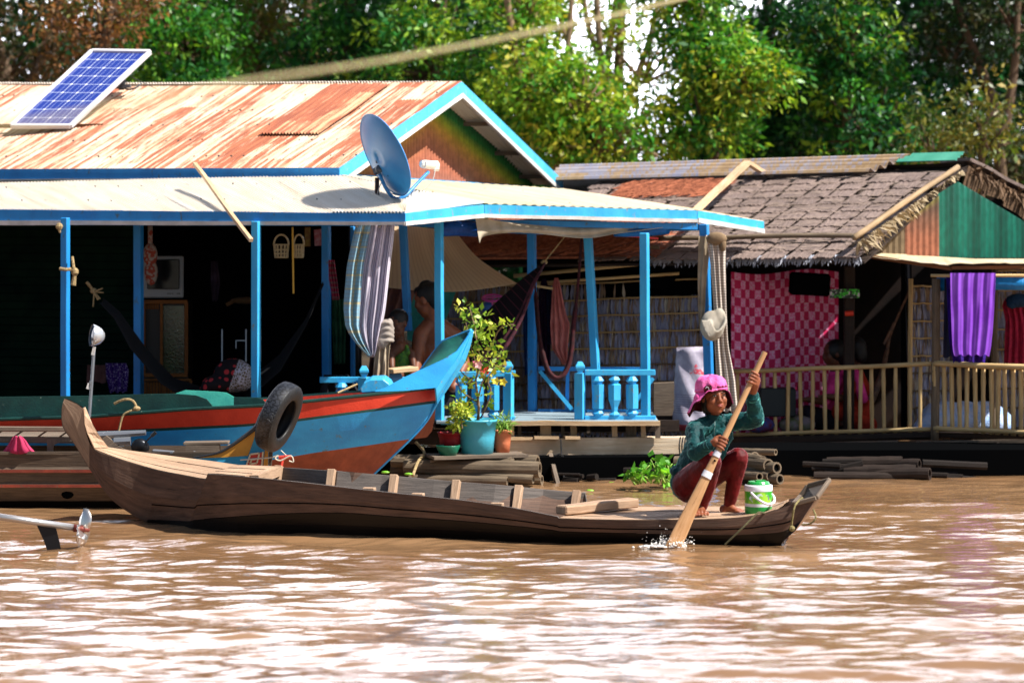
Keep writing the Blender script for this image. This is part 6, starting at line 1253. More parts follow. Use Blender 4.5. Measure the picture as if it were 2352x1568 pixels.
# hammocks
def strip3(secs, n=10, sag=.0): return [[a.lerp(b_, k / n) + V((0, 0, -sag * math.sin(k / n * 3.14))) for k in range(n + 1)] for a, b_ in secs]
hm = thing('hammock', 'dark red hammock slung from the blue post behind the flowering shrub', 'hammock', P(1180, 720, 24.9)); sc = [(P(1250, 602, 25.2), P(1252, 604, 25.2)), (P(1205, 636, 25.1), P(1226, 655, 24.9)), (P(1150, 685, 25.1), P(1196, 735, 24.85)), (P(1110, 722, 25.1), P(1150, 812, 24.8)), (P(1060, 790, 25.1), P(1090, 880, 24.8)), (P(980, 835, 25.0), P(990, 915, 24.7)), (P(905, 790, 24.9), P(925, 880, 24.65))]
HB = pattern('dark_hammock_cloth', lambda N, L, u, v: mixc(N, L, stripe(N, L, u, .07, .12), (.012, .007, .010), (.09, .02, .03)), .9, .05)
m_ = MB(); m_.sheet(list(map(list, zip(*strip3(sc, 10, .0)))), .004); build(m_, 'cloth', HB, hm, smooth=True); MRN = worn('maroon_edge', '#5a2230', '#2c0f18', '#8a6a72', .3, .8, 25)
m_ = MB(); m_.tube(smooth_path([b_ for a, b_ in sc[:5]], 24), [.008, .022], 7); m_.tube(smooth_path([lerp(a, b_, .85) + V((0, -.02, 0)) for a, b_ in sc[:4]], 20), [.006, .012], 6); build(m_, 'edge', MRN, hm, smooth=True); m_ = MB(); m_.tube([P(1250, 602, 25.2), P(1300, 540, 25.2)], .006, 5); m_.ball(P(1250, 602, 25.2), (.03, .02, .02), 8); build(m_, 'cord', ROPE, hm)
hm = thing('hammock', 'maroon hammock hanging folded in a narrow loop between the back posts', 'hammock', P(1285, 880, 25.2)); m_ = MB(); m_.tube(smooth_path([P(1336, 545, 25.2), P(1328, 650, 25.15), P(1318, 740, 25.1), P(1308, 830, 25.08), P(1285, 868, 25.05), P(1258, 850, 25.05), P(1240, 780, 25.1), P(1232, 700, 25.15), P(1228, 640, 25.2)], 44), [.012] + [.02] * 8 + [.036] * 22 + [.03] * 9 + [.012] * 4, 9, flat=.6); build(m_, 'cloth', worn('maroon_cloth', '#4a0f16', '#260709', None, scale=20, rough=.85), hm, smooth=True)
hm = thing('hammock', 'black hammock slung low inside the house behind the green boat side', 'hammock', P(470, 905, 24.9)); HBK = worn('black_hammock', '#07080b', '#0d0e14', None, scale=20, rough=.9)
sc = [(P(238, 684, 25.0), P(228, 694, 24.9)), (P(275, 715, 25.0), P(262, 730, 24.8)), (P(335, 798, 25.0), P(300, 800, 24.75)), (P(400, 868, 25.1), P(370, 880, 24.7)), (P(470, 890, 25.2), P(450, 930, 24.65)), (P(560, 880, 25.2), P(560, 925, 24.7)), (P(640, 815, 25.1), P(645, 850, 24.75)), (P(700, 735, 25.0), P(703, 748, 24.9)), (P(742, 645, 25.0), P(744, 650, 25.0))]
m_ = MB(); m_.sheet(list(map(list, zip(*strip3(sc, 8, .02)))), .004); build(m_, 'cloth', HBK, hm, smooth=True)
m_ = MB(); m_.tube([P(199, 648, 25.0), P(214, 666, 24.98)], .012, 7); m_.tube([P(203, 650, 24.97), P(226, 688, 24.95)], .01, 6); m_.ball(P(215, 668, 24.97), (.03, .02, .025), 8)
for dx, dy in ((20, -8), (22, 2), (14, 16), (-2, 34)): m_.tube([P(216, 670, 24.96), P(216 + dx, 670 + dy, 24.95)], .006, 5)
build(m_, 'rope_end', ROPE, hm)
m_ = MB(); m_.tube(smooth_path([P(138, 617, 24.4), P(150, 619, 24.38), P(163, 618, 24.4)], 8), .014, 8); m_.tube([P(166, 590, 24.5), P(170, 618, 24.45)], .012, 7); m_.ball(P(172, 624, 24.42), (.03, .03, .035), 10); m_.tube([P(172, 630, 24.42), P(168, 655, 24.42)], [.014, .022], 8); tag(build(m_, 'knotted_rope', ROPE), 'thick rope knotted round the leftmost blue post', 'rope')
m_ = MB(); m_.ball(P(136, 520, 24.5), (.03, .03, .03), 8); m_.tube([P(134, 515, 24.5), P(138, 535, 24.5)], [.02, .008], 7); tag(build(m_, 'rope_coil', ROPE), 'small coil of rope at the top of the leftmost blue post', 'rope')
# inside the house
tv = thing('television', 'old grey tube television standing on the wooden glass cabinet', 'television', P(375, 686, 25.9)); GRY = flat('grey_plastic', '#8c8f92', .5); m_ = MB(); m_.beam(P(375, 636, 25.95), P(375, 636, 26.35), .34, .35); build(m_, 'case', GRY, tv, bevel=.01)
m_ = MB(); m_.prism([P(x, y, 25.92) for x, y in [(338, 597), (412, 595), (412, 664), (338, 664)]], (0, .02, 0)); build(m_, 'screen', flat('dark_screen', '#0a0d12', .12), tv, bevel=.006); m_ = MB(); 
for x in (386, 391, 396, 408, 412): m_.ball(P(x, 674, 25.92), .006, 6)
build(m_, 'buttons', flat('black_plastic', '#151515'), tv)
cb = thing('cabinet', 'brown wooden cabinet with glass door under the television', 'cabinet', P(385, 905, 25.9)); WC = wood('cabinet_wood', '#8a5526', '#5f3714', '#2c1808')
m_ = MB()
for a, b_, w in (((331, 693), (431, 693), 8), ((331, 861), (431, 861), 8), ((331, 696), (331, 858), 6), ((371, 696), (371, 858), 6), ((428, 696), (428, 858), 8), ((331, 872), (440, 872), 5), ((439, 874), (439, 906), 5), ((378, 874), (378, 906), 5)): m_.beam(P(*a, 25.9), P(*b_, 25.9), w / FPX * 26, .03, up=(0, 1, 0))
build(m_, 'frame', WC, cb, bevel=.002); m_ = MB(); m_.prism([P(x, y, 25.94) for x, y in [(331, 693), (431, 693), (431, 905), (331, 905)]], (0, .4, 0)); build(m_, 'case', flat('dark_cabinet', '#120b06', .5), cb)
m_ = MB(); m_.prism([P(x, y, 25.925) for x, y in [(374, 702), (423, 702), (423, 857), (374, 857)]], (0, .006, 0)); build(m_, 'glass_door', worn('green_tinted_glass', (.012, .04, .008), (.004, .010, .004), None, rough=.12, scale=6, spec=.8), cb)
m_ = MB()
for k in range(16): m_.beam(P(334 + k * 6.6, 877, 25.93), P(334 + k * 6.6, 905, 25.93), .018, .01, up=(0, 1, 0))
build(m_, 'slatted_front', WC, cb); m_ = MB()
for k in range(6): m_.beam(P(336 + k * 5.4, 696, 25.93), P(336 + k * 5.4, 710, 25.93), .014, .01, up=(0, 1, 0))
build(m_, 'slatted_front', WC, cb)
def single(mb_, name, mat, label, cat, grp=None, **k): return tag(build(mb_, name, mat, None, **k), label, cat, grp)
FL = pattern('floral_cloth', lambda N, L, u, v: mixc(N, L, noise_fac(N, L, 'UV', 60, 2, (1, 1, 1), .56, .60)[0], (.05, .012, .16), (.45, .35, .6)), .9)
single(cloth([(834, 243, 290), (850, 242, 296), (900, 252, 293)], 26.0, 3, .02, 24), 'hung_cloth', FL, 'purple cloth with white flecks hanging low on the green plank wall', 'cloth', smooth=True)
single(cloth([(838, 201, 242), (878, 198, 243)], 26.0, 1.5, .01, 16), 'hung_cloth', fabric('brown_pink_cloth', '#7a5450', '#5f403f'), 'brownish cloth hanging beside the purple flecked cloth', 'cloth', smooth=True)
BGM = pattern('red_white_print', lambda N, L, u, v: mixc(N, L, noise_fac(N, L, 'Object', 28, 2, (1, 1, 1), .46, .52)[0], (.30, .26, .22), (.28, .05, .03)), .9, coord='Object')
m_ = MB(); m_.ball(P(345, 585, 25.4), (.06, .05, .10), 14); m_.ball(P(347, 625, 25.4), (.055, .05, .11), 14); m_.tube([P(345, 515, 25.4), P(345, 560, 25.4)], .02, 8); single(m_, 'cloth_bag', BGM, 'red and white printed cloth bag hanging beside the television', 'bag', smooth=True)
def polka(N, L, u, v):
    vo = nd(N, 'ShaderNodeTexVoronoi'); vo.inputs['Scale'].default_value = 17; vo.inputs['Randomness'].default_value = .3; t = nd(N, 'ShaderNodeTexCoord'); L.new(t.outputs['Object'], vo.inputs['Vector']); d = mathn(N, L, 'LESS_THAN', vo.outputs['Distance'], .36); k = mixc(N, L, d, (.012, .008, .010), (.42, .03, .035))
    v2 = nd(N, 'ShaderNodeTexVoronoi', feature='DISTANCE_TO_EDGE'); v2.inputs['Scale'].default_value = 42; L.new(t.outputs['Object'], v2.inputs['Vector']); w_ = mixc(N, L, mathn(N, L, 'LESS_THAN', v2.outputs['Distance'], .10), (.16, .12, .07), (.55, .52, .60)); sp2 = nd(N, 'ShaderNodeSeparateXYZ'); L.new(t.outputs['Object'], sp2.inputs[0])
    return mixc(N, L, mathn(N, L, 'GREATER_THAN', mathn(N, L, 'ADD', sp2.outputs[0], mathn(N, L, 'MULTIPLY', sp2.outputs[2], -.3)), .01), k, w_)
m_ = MB(); m_.ball(P(535, 862, 24.85), (.16, .14, .14), 20); m_.ball(P(505, 882, 24.8), (.15, .13, .08), 16); m_.ball(P(556, 865, 24.8), (.10, .12, .12), 16); m_.ball(P(483, 893, 24.8), (.09, .1, .05), 12); single(m_, 'blanket', pattern('polka_dot_blanket', polka, .85), 'red polka dot and white patterned blanket bundled in the black hammock', 'blanket', remesh=.012, sm=5)
m_ = MB(); [m_.tube([P(x, 756, 25.4), P(x, 830, 25.4)], .006, 6) for x in (510, 565, 598)]; m_.tube([P(542, 782, 25.4), P(565, 782, 25.4)], .005, 5); m_.tube([P(542, 782, 25.4), P(542, 800, 25.4)], .005, 5); single(m_, 'metal_rack', flat('white_metal_tube', '#b9c4cc', .4), 'thin white metal rack standing behind the polka dot blanket', 'rack')
def basket(x0, x1, y0, y1, Z, label):
    m_ = MB(); c = P((x0 + x1) / 2, y1, Z); w = (x1 - x0) / FPX * Z / 2; h = (y1 - y0) / FPX * Z
    for k in range(12): a = 6.28 * k / 12; d = V((math.cos(a), math.sin(a) * .7, 0)); m_.tube([c + d * w * .85, c + d * w + V((0, 0, h))], .006, 5)
    for q in (0, .3, .6, 1): m_.tube([c + V((math.cos(6.28 * k / 16), math.sin(6.28 * k / 16) * .7, 0)) * w * (.85 + .15 * q) + V((0, 0, h * q)) for k in range(17)], .006, 5)
    m_.tube([c + V((math.cos(3.14 * k / 10) * w, 0, h + math.sin(3.14 * k / 10) * h * .8)) for k in range(11)], .008, 5); single(m_, 'plastic_basket', flat('beige_plastic', '#b3a47e', .5), label, 'basket', 'plastic baskets hanging in the house')
basket(629, 663, 562, 591, 24.9, 'beige plastic basket hanging inside, the wider one on the left'); basket(675, 698, 562, 591, 24.9, 'beige plastic basket hanging inside, the narrower one by the brass rod')
m_ = MB(); m_.tube([P(672, 522, 24.8), P(674, 674, 24.8)], .008, 6); single(m_, 'brass_rod', flat('brass', '#b08a3c', .35, .7), 'thin brass coloured rod hanging upright inside the house', 'rod')
m_ = MB(); m_.prism([P(x, y, 25.9) for x, y in [(700, 522), (713, 522), (713, 566), (700, 566)]], (0, .01, 0)); single(m_, 'paper_calendar', worn('yellow_print', '#8a7a2c', '#6a3a20', None, scale=30), 'small yellow printed calendar on the dark inner wall', 'calendar')
m_ = MB(); m_.prism([P(x, y, 25.9) for x, y in [(721, 528), (738, 526), (740, 564), (723, 565)]], (0, .01, 0)); single(m_, 'paper_calendar', worn('pink_white_print', '#b89aa0', '#a83a4a', None, scale=26), 'small pink and white poster on the dark inner wall', 'poster')
single(cloth([(597, 755, 768), (640, 756, 774), (687, 764, 780)], 24.95, 3, .02, 20), 'scarf', pattern('pink_scarf', lambda N, L, u, v: mixc(N, L, stripe(N, L, v, .04, .4), (.32, .03, .07), (.22, .12, .12)), .9), 'crumpled pink red scarf tied to the dark blue inner post', 'scarf', smooth=True)
single(cloth([(687, 764, 790), (760, 764, 794), (835, 768, 793)], 25.3, 3, .02, 20), 'hung_cloth', fabric('dark_green_cloth', '#1f4a3a', '#3a6a4a'), 'green cloth hanging beneath the pink scarf', 'cloth', smooth=True)
single(cloth([(860, 745, 800), (900, 735, 826), (960, 740, 815)], 24.5, 4, .03, 30), 'dark_cover', flat('navy_black_cloth', '#0c1220', .9), 'navy black cloth draped over the rail left of the striped curtain', 'cloth', smooth=True)
single(cloth([(600, 485, 500), (650, 484, 506), (690, 488, 500)], 26.2, 2, .01, 14), 'hung_cloth', fabric('dusky_print', '#4a3a4a', '#2a2230'), 'small dusky printed cloth on the dark inner wall', 'cloth', smooth=True)
m_ = MB(); m_.ball(P(565, 690, 25.7), (.13, .08, .03), 12); m_.beam(P(520, 700, 25.7), P(540, 690, 25.7), .04, .03); single(m_, 'folded_cap', flat('dull_orange_cloth', '#4a3010', .9), 'dull orange folded cloth on a shelf inside the house', 'cloth')
# on the left railing: tub and board
m_ = MB(); m_.tube([P(885, 876, 24.2), P(918, 874, 24.25)], .075, 16); single(m_, 'blue_tub', flat('light_blue_plastic', '#4f8fd0', .3), 'light blue plastic tub lying behind the boat prow', 'tub', bevel=.006)
m_ = MB(); m_.beam(P(893, 852, 24.1), P(952, 846, 24.2), .16, .035); single(m_, 'board', WOODL, 'short pale board lying on the blue tub', 'board', bevel=.005)
# clothes on the thatched wall
def garment(rows, Z, mat, label, cat='garment', nf=3): return single(cloth(rows, Z, nf, .014, 30), 'garment', mat, label, cat, 'clothes hanging by the thatched wall', smooth=True)
m_ = MB(); m_.tube([P(1222, 655, 25.9), P(1270, 663, 25.9)], .011, 7); single(m_, 'hanging_pole', BAMBOO, 'short bamboo pole carrying the clothes behind the veranda', 'pole')
garment([(640, 1246, 1254), (665, 1238, 1262), (860, 1238, 1266)], 26.2, fabr('purple_cloth', '#2c1035', '#1c0a24'), 'long dark purple dress hanging by the thatched wall')
garment([(655, 1258, 1266), (700, 1256, 1272), (790, 1258, 1270)], 26.15, fabr('navy_print', '#14244a', '#0c1630'), 'narrow navy garment hanging between the purple dress and pink shirt')
garment([(638, 1274, 1282), (655, 1270, 1287), (720, 1266, 1300), (745, 1264, 1309), (800, 1268, 1304), (835, 1292, 1303)], 26.05, fabric('salmon_cloth', '#e8968c', '#c8706a'), 'salmon pink shirt hanging at the front of the clothes')
garment([(690, 1204, 1216), (760, 1202, 1220), (860, 1206, 1222)], 26.0, fabr('blue_print_cloth', '#16386e', '#0e2448'), 'blue printed garment hanging left of the back post')
m_ = MB(); cc = P(1131, 684, 25.8); m_.tube([cc + V((.082 * math.cos(a), .04 * math.sin(a), .026 * math.sin(a))) for a in [6.283 * k / 24 for k in range(25)]], .010, 6); m_.tube([cc - V((.08, 0, 0)), cc + V((.08, 0, .01))], .007, 6); m_.tube([cc, cc - V((0, 0, .06))], .007, 6); single(m_, 'toy_steering_ring', flat('pink_plastic', '#c84a9c', .35), 'pink plastic toy steering wheel behind the hammock', 'toy')
m_ = MB(); m_.ball(P(1120, 705, 25.9), (.06, .04, .05), 10); single(m_, 'toy_stand', flat('blue_plastic', '#2c5aa0', .4), 'blue plastic toy base under the pink toy wheel', 'toy', smooth=True)
# sack
def sackp(N, L, u, v):
    t = nd(N, 'ShaderNodeTexCoord'); sp2 = nd(N, 'ShaderNodeSeparateXYZ'); L.new(t.outputs['Object'], sp2.inputs[0]); z = sp2.outputs[2]; x = sp2.outputs[0]
    f, _ = noise_fac(N, L, 'Object', 9, 5); k = mixc(N, L, f, (.50, .46, .54), (.33, .30, .38)); red = mathn(N, L, 'MULTIPLY', mathn(N, L, 'GREATER_THAN', mathn(N, L, 'ADD', z, mathn(N, L, 'MULTIPLY', x, .1)), .48), mathn(N, L, 'LESS_THAN', mathn(N, L, 'ADD', z, mathn(N, L, 'ABSOLUTE', mathn(N, L, 'MULTIPLY', mathn(N, L, 'SUBTRACT', x, .03), 1.1))), .56)); rn, _ = noise_fac(N, L, 'Object', 26, 4, (1, 1, 1), .42, .52); k = mixc(N, L, mathn(N, L, 'MULTIPLY', red, rn), k, (.52, .06, .09))
    k = mixc(N, L, mathn(N, L, 'LESS_THAN', z, .07), k, (.45, .06, .07)); ln = mathn(N, L, 'MULTIPLY', stripe(N, L, z, .018, .25), mathn(N, L, 'MULTIPLY', mathn(N, L, 'GREATER_THAN', z, .16), mathn(N, L, 'LESS_THAN', z, .32))); return mixc(N, L, ln, k, (.22, .17, .22))
m_ = MB(); g = []
for i in range(16):
    t = i / 15; y = lerp(988, 800, t); w = lerp(42, 37, t) * (1 + .07 * math.sin(t * 7 + 1) + (.04 if i % 2 else 0)); cx_ = lerp(1586, 1592, t) + 3 * math.sin(t * 8); g.append([P(cx_ + w * math.cos(a), y, 25.25 + .16 * math.sin(a) * (1 - .6 * t) + .012 * math.sin(a * 5 + i)) + V((0, 0, .012 * math.sin(a * 3) * t)) for a in [6.283 * k / 28 for k in range(28)]])
m_.grid(g, closed=True, flip=True); m_.add(g[-1], [list(range(28))]); single(m_, 'sack', pattern('printed_sack', sackp, .6), 'tall white plastic sack with faded red print behind the woman', 'sack', smooth=True, solid=.004)
m_ = MB(); m_.prism([P(x, y, 25.6) for x, y in [(1502, 880), (1552, 878), (1552, 985), (1502, 990)]], (0, .1, 0)); single(m_, 'plank_stack', WOODG, 'grey planks leaning beside the white sack', 'planks')
# jug
jg = thing('cooler_jug', 'green and white insulated water jug with white handle on the canoe bow', 'jug', P(1743, 1184, 19.72)); cJ = P(1742, 1181, 19.72); sJ = 19.95 / FPX
def jp(N, L, u, v):
    t = nd(N, 'ShaderNodeTexCoord'); sp2 = nd(N, 'ShaderNodeSeparateXYZ'); L.new(t.outputs['Object'], sp2.inputs[0]); z = sp2.outputs[2]; f, _ = noise_fac(N, L, 'Object', 16, 3, (1, 1, .6), .40, .58); k = mixc(N, L, f, (.05, .36, .03), (.34, .62, .05)); f2, _ = noise_fac(N, L, 'Object', 30, 3, (1, 1, 1), .60, .64); k = mixc(N, L, f2, k, (.60, .70, .72))
    f3, _ = noise_fac(N, L, 'Object', 38, 2, (1, 1, 1), .66, .68); k = mixc(N, L, f3, k, (.18, .10, .25)); return mixc(N, L, mathn(N, L, 'LESS_THAN', z, .083), k, (.72, .72, .78))
GRN = flat('green_plastic', (.015, .30, .055), .3); WPL = flat('white_plastic', '#e4e2e8', .35)
m_ = MB(); m_.lathe([(0, 0), (.080, 0), (.086, .012), (.0875, .055)], cJ, n=32); build(m_, 'base', GRN, jg, smooth=True); m_ = MB(); m_.lathe([(.0875, .055), (.0885, .155)], cJ, n=32); build(m_, 'printed_body', pattern('green_leaf_print', jp, .3), jg, smooth=True)
m_ = MB(); m_.lathe([(.0895, .152), (.0905, .156), (.0905, .183), (.086, .190), (.05, .195)], cJ, n=32); build(m_, 'rim', WPL, jg, smooth=True); m_ = MB(); m_.lathe([(.074, .190), (.072, .201), (.064, .212), (.03, .215), (0, .215)], cJ, n=24); m_.beam(cJ + V((-.02, -.03, .216)), cJ + V((.04, -.01, .216)), .03, .012); build(m_, 'lid', GRN, jg, smooth=False)
m_ = MB(); m_.tube(smooth_path([P(1725, 1131, 19.63), P(1742, 1147, 19.57), P(1762, 1157, 19.57), P(1777, 1153, 19.63), P(1778, 1142, 19.72), P(1772, 1134, 19.77)], 22), .0085, 8); build(m_, 'handle', WPL, jg, smooth=True)
# pots and plants on the little raft shelf
def pot(x, y0, y1, w0, w1, Z, mat, name, label, rim=True, lip=.006):
    t = thing(name, label, 'pot', P(x, y1, Z)); k = Z / FPX; h = (y1 - y0) * k; m_ = MB(); r0, r1 = w1 * k / 2, w0 * k / 2; m_.lathe([(0, 0), (r0, 0), (lerp(r0, r1, .5), h * .5), (r1, h * .93)] + ([(r1 + lip, h * .93), (r1 + lip, h), (r1 - .004, h), (r1 - .008, h * .9)] if rim else [(r1, h), (r1 - .006, h)]), P(x, y1, Z), n=28); build(m_, 'pot', mat, t, smooth=True); m_ = MB(); m_.lathe([(r1 - .005, h * .88), (0, h * .9)], P(x, y1, Z), n=20); build(m_, 'soil', MUD, t); return t
TQ = worn('turquoise_plastic', (.05, .36, .50), (.07, .42, .55), '#9fc9cf', .3, .4, 8)
bk = pot(1096, 962, 1046, 90, 72, 23.75, TQ, 'plant_bucket', 'large turquoise plastic bucket holding the flowering shrub')
m_ = MB(); m_.beam(P(1120, 975, 23.58), P(1127, 968, 23.58), .03, .03); build(m_, 'lug', TQ, bk)
pot(1154, 988, 1043, 42, 32, 23.85, worn('orange_plastic', '#d07a54', '#b8623f', None, .3, scale=8), 'plant_pot', 'orange plastic pot right of the turquoise bucket'); pot(1034, 992, 1030, 56, 44, 23.75, worn('red_plastic_pot', '#a8262c', '#861a20', None, scale=8), 'plant_pot', 'red plastic pot left of the turquoise bucket'); pot(1029, 1022, 1049, 56, 36, 23.6, worn('green_basin_plastic', '#1f7a5c', '#155f48', None, scale=8, rough=.35), 'basin', 'small green plastic basin in front of the red pot', False)
def plant(name, label, base, branches, cs, rs, cnt, size, cols, asp=.5, seed=3, cat='plant', r0=.012, mat=None, flowers=None, droop=.1):
    t = thing(name, label, cat, base); m_ = MB()
    for b_ in branches: m_.tube(smooth_path([P(*q) for q in b_], 8), [r0 * (1 if b_ is branches[0] else .55), r0 * .25], 6)
    build(m_, 'stem', mat or BARKP, t, smooth=True); leaf_mesh('leaves', [tuple(P(*c)) for c in cs], rs, cnt, size, cols, t, droop, asp, seed)
    if flowers:
        for c, fc in flowers:
            m_ = MB(); p = P(*c)
            for k in range(5): a = 6.283 * k / 5; m_.blade(p, p + V((math.cos(a), -.3, math.sin(a))) * .035, .026, (math.sin(a), .2, -math.cos(a)))
            build(m_, 'flower', flat('flower_' + fc[1:], fc, .5), t, solid=.002)
    return t
rr = random.Random(12); cs = []
for x, y in [(1075, 700), (1062, 708), (1086, 712), (1100, 715), (1112, 728), (1070, 722), (1085, 735), (1097, 740), (1120, 738), (1108, 752), (1126, 750), (1140, 745), (1158, 742), (1172, 748), (1098, 762), (1082, 760), (1112, 768), (1078, 778), (1095, 785), (1120, 782), (1132, 778), (1088, 800), (1105, 802), (1122, 800), (1140, 800), (1075, 815), (1092, 820), (1112, 822), (1130, 820), (1150, 815), (1155, 825), (1082, 838), (1100, 840), (1118, 838), (1135, 842), (1070, 832), (1060, 870), (1068, 885), (1125, 862), (1104, 880), (1108, 905), (1118, 925), (1062, 905), (1090, 852), (1145, 848), (1160, 846)]:
    cs.append((x + rr.uniform(-4, 4), y + rr.uniform(-4, 4), 23.72 + rr.uniform(-.16, .16)))
LY = ['#9fb03a', '#7f9c30', '#c2c95a', '#5c8426', '#b7b04a', '#4a7a24']
plant('flowering_shrub', 'leafy flowering shrub growing in the turquoise bucket', P(1096, 965, 23.75), [[(1098, 965, 23.75), (1100, 925, 23.74), (1092, 880, 23.74), (1098, 850, 23.72), (1100, 790, 23.72), (1078, 705, 23.70)], [(1096, 930, 23.74), (1110, 870, 23.7), (1135, 845, 23.7), (1165, 838, 23.68)], [(1098, 850, 23.72), (1125, 800, 23.7), (1150, 752, 23.68), (1180, 745, 23.66)], [(1100, 800, 23.72), (1090, 750, 23.75), (1115, 735, 23.75)], [(1092, 880, 23.74), (1065, 860, 23.78), (1052, 840, 23.8)], [(1100, 925, 23.74), (1062, 900, 23.8), (1050, 870, 23.8)], [(1104, 960, 23.72), (1128, 905, 23.66), (1120, 870, 23.66), (1140, 840, 23.66)], [(1098, 850, 23.72), (1080, 790, 23.7), (1070, 740, 23.68)]],
      cs, [.055] * len(cs), 9, .052, LY, .55, 5, 'shrub', .014, None, [((1139, 875, 23.6), '#e0d24a'), ((1156, 877, 23.6), '#d8c83a'), ((1118, 850, 23.6), '#d8381c'), ((1094, 835, 23.6), '#e07a94'), ((1110, 848, 23.6), '#d86a4a'), ((1099, 838, 23.58), '#e8b0b0')])
plant('herb', 'bushy light green herb filling the pots at the left of the bucket', P(1062, 985, 23.6), [[(1062, 985, 23.6), (1058, 950, 23.6)]], [(1050 + rr.uniform(-12, 30), 940 + rr.uniform(-14, 20), 23.6 + rr.uniform(-.08, .1)) for _ in range(26)] + [(1046 + rr.uniform(-6, 6), 975 + rr.uniform(-8, 12), 23.62) for _ in range(6)], [.05] * 32, 16, .035, LY, .6, 9, 'plant', .006)
plant('spiky_plant', 'small spiky-leaved plant in the orange pot', P(1154, 988, 23.85), [[(1154, 990, 23.8), (1154, 975, 23.8)]], [(1154 + rr.uniform(-12, 14), 972 + rr.uniform(-10, 10), 23.8 + rr.uniform(-.06, .06)) for _ in range(12)], [.05] * 12, 14, .06, ['#6c8f3a', '#8fae4a', '#4a7a2c'], .16, 10, 'plant', .006)
# water hyacinth and floating leaves
hy = thing('water_hyacinth', 'clump of bright green water hyacinth floating right of the dark gap', 'plant', P(1490, 1116, 23.6)); m_ = MB(); rr = random.Random(33); cs = []
for k in range(26):
    b_ = P(1500 + rr.uniform(-45, 45), 1110 + rr.uniform(-3, 3), 23.5 + rr.uniform(-.15, .1)); t_ = b_ + V((rr.uniform(-.09, .09), rr.uniform(-.05, .03), rr.uniform(.03, .17) * (1.2 if abs(b_.x - 1.08) < .12 else .6))); m_.tube(smooth_path([b_, b_.lerp(t_, .5) + V((rr.uniform(-.02, .02), 0, .01)), t_], 6), [.009, .004], 6); cs.append(tuple(t_))
build(m_, 'stems', flat('pale_green_stem', '#8fae4a', .45), hy, smooth=True); leaf_mesh('leaves', cs, [.035] * len(cs), 5, .062, ['#5f9a2c', '#4a8a24', '#7ab03a', '#3c701e'], hy, .0, .85, 4)
for i, (x, y, lb) in enumerate([(1405, 1109, 'single curled green leaf floating on the water in the dark gap'), (1355, 1126, 'green leaf floating just beyond the canoe rim near the thwart'), (885, 1084, 'bright green leaf behind the canoe, by the red-brown boat bottom'), (938, 1088, 'small green leaf behind the canoe, left of the bamboo logs')]):
    m_ = MB(); c = P(x, y, 15620 / (y - HY) if y > 1100 else 22.4); m_.ball(c, (.032, .02, .010), 10); single(m_, 'floating_leaf', flat('leaf_green', '#7ab52c', .4), lb, 'leaf', 'leaves floating on the river', smooth=True)
# bamboo float bundles
def bundle(label, poles, mat=BAMBOOG, extra=None):
    ctr = P(*poles[0][:2], poles[0][4]); t = thing('bamboo_float', label, 'bamboo', V((ctr.x, ctr.y, 0)))
    for (x0, y0, x1, y1, Z, r_, *r) in poles:
        dz = r[0] if r else 0; a, b_ = P(x0, y0, Z), P(x1, y1, Z - dz); m_ = MB(); d = (b_ - a).normalized(); pts = [a.lerp(b_, q / 6) for q in range(7)]; m_.tube(pts, [r_ * (1.06 if q % 2 else 1) for q in range(7)], 12, cap=False); m_.tube([b_ + d * .0, b_ - d * .03], [r_ * .72, r_ * .72], 12, cap=False); fl = MB()
        gq = [[b_ + (d.orthogonal().normalized() * math.cos(w) + d.cross(d.orthogonal().normalized()) * math.sin(w)) * q for w in [6.283 * k / 12 for k in range(12)]] for q in (r_, r_ * .72)]; m_.grid(gq, closed=True); o = build(m_, 'bamboo_pole', mat, t, smooth=False)
        m_ = MB(); m_.tube([b_ - d * .02, b_ - d * .04], r_ * .72, 12); build(m_, 'hollow', DARK, t)
    return t
bundle('stack of grey bamboo logs floating under the flower pots', [(930, 1072, 1240, 1078, 23.7, .062, .25), (900, 1058, 1180, 1067, 23.8, .05, .2), (1040, 1090, 1225, 1100, 23.6, .035, .2), (940, 1100, 1165, 1104, 23.55, .035, .15), (960, 1060, 1235, 1062, 23.95, .06, .3), (1120, 1050, 1175, 1058, 23.7, .03, .1), (1000, 1092, 1200, 1090, 23.8, .045, .2), (1060, 1104, 1245, 1102, 23.8, .04, .2), (900, 1083, 1150, 1086, 23.9, .06, .2)])
bundle('pile of weathered bamboo stems floating just right of the woman', [(1690, 1045, 1752, 1058, 24.15, .04, .3), (1690, 1060, 1765, 1068, 24.15, .05, .4), (1690, 1078, 1785, 1074, 24.10, .045, .4), (1690, 1090, 1745, 1094, 23.95, .032, .3), (1690, 1085, 1768, 1093, 24.00, .034, .3), (1690, 1100, 1792, 1100, 24.05, .04, .4), (1700, 1036, 1782, 1038, 24.35, .025, .2), (1680, 1070, 1735, 1048, 24.45, .04, .3), (1560, 1075, 1640, 1078, 23.95, .04, .1), (1550, 1060, 1640, 1062, 24.05, .045, .1), (1540, 1090, 1640, 1092, 23.85, .035, .1)])
bundle('dark bamboo logs tied beneath the bamboo railing corner', [(1900, 1064, 2072, 1062, 24.45, .05, .15), (1940, 1084, 2105, 1080, 24.35, .05, .15), (1880, 1078, 2030, 1077, 24.4, .04, .1), (1990, 1068, 2112, 1066, 24.42, .045, .2), (1870, 1094, 2060, 1096, 24.3, .04, .1), (1995, 1090, 2136, 1088, 24.3, .05, .2)], WOODD)
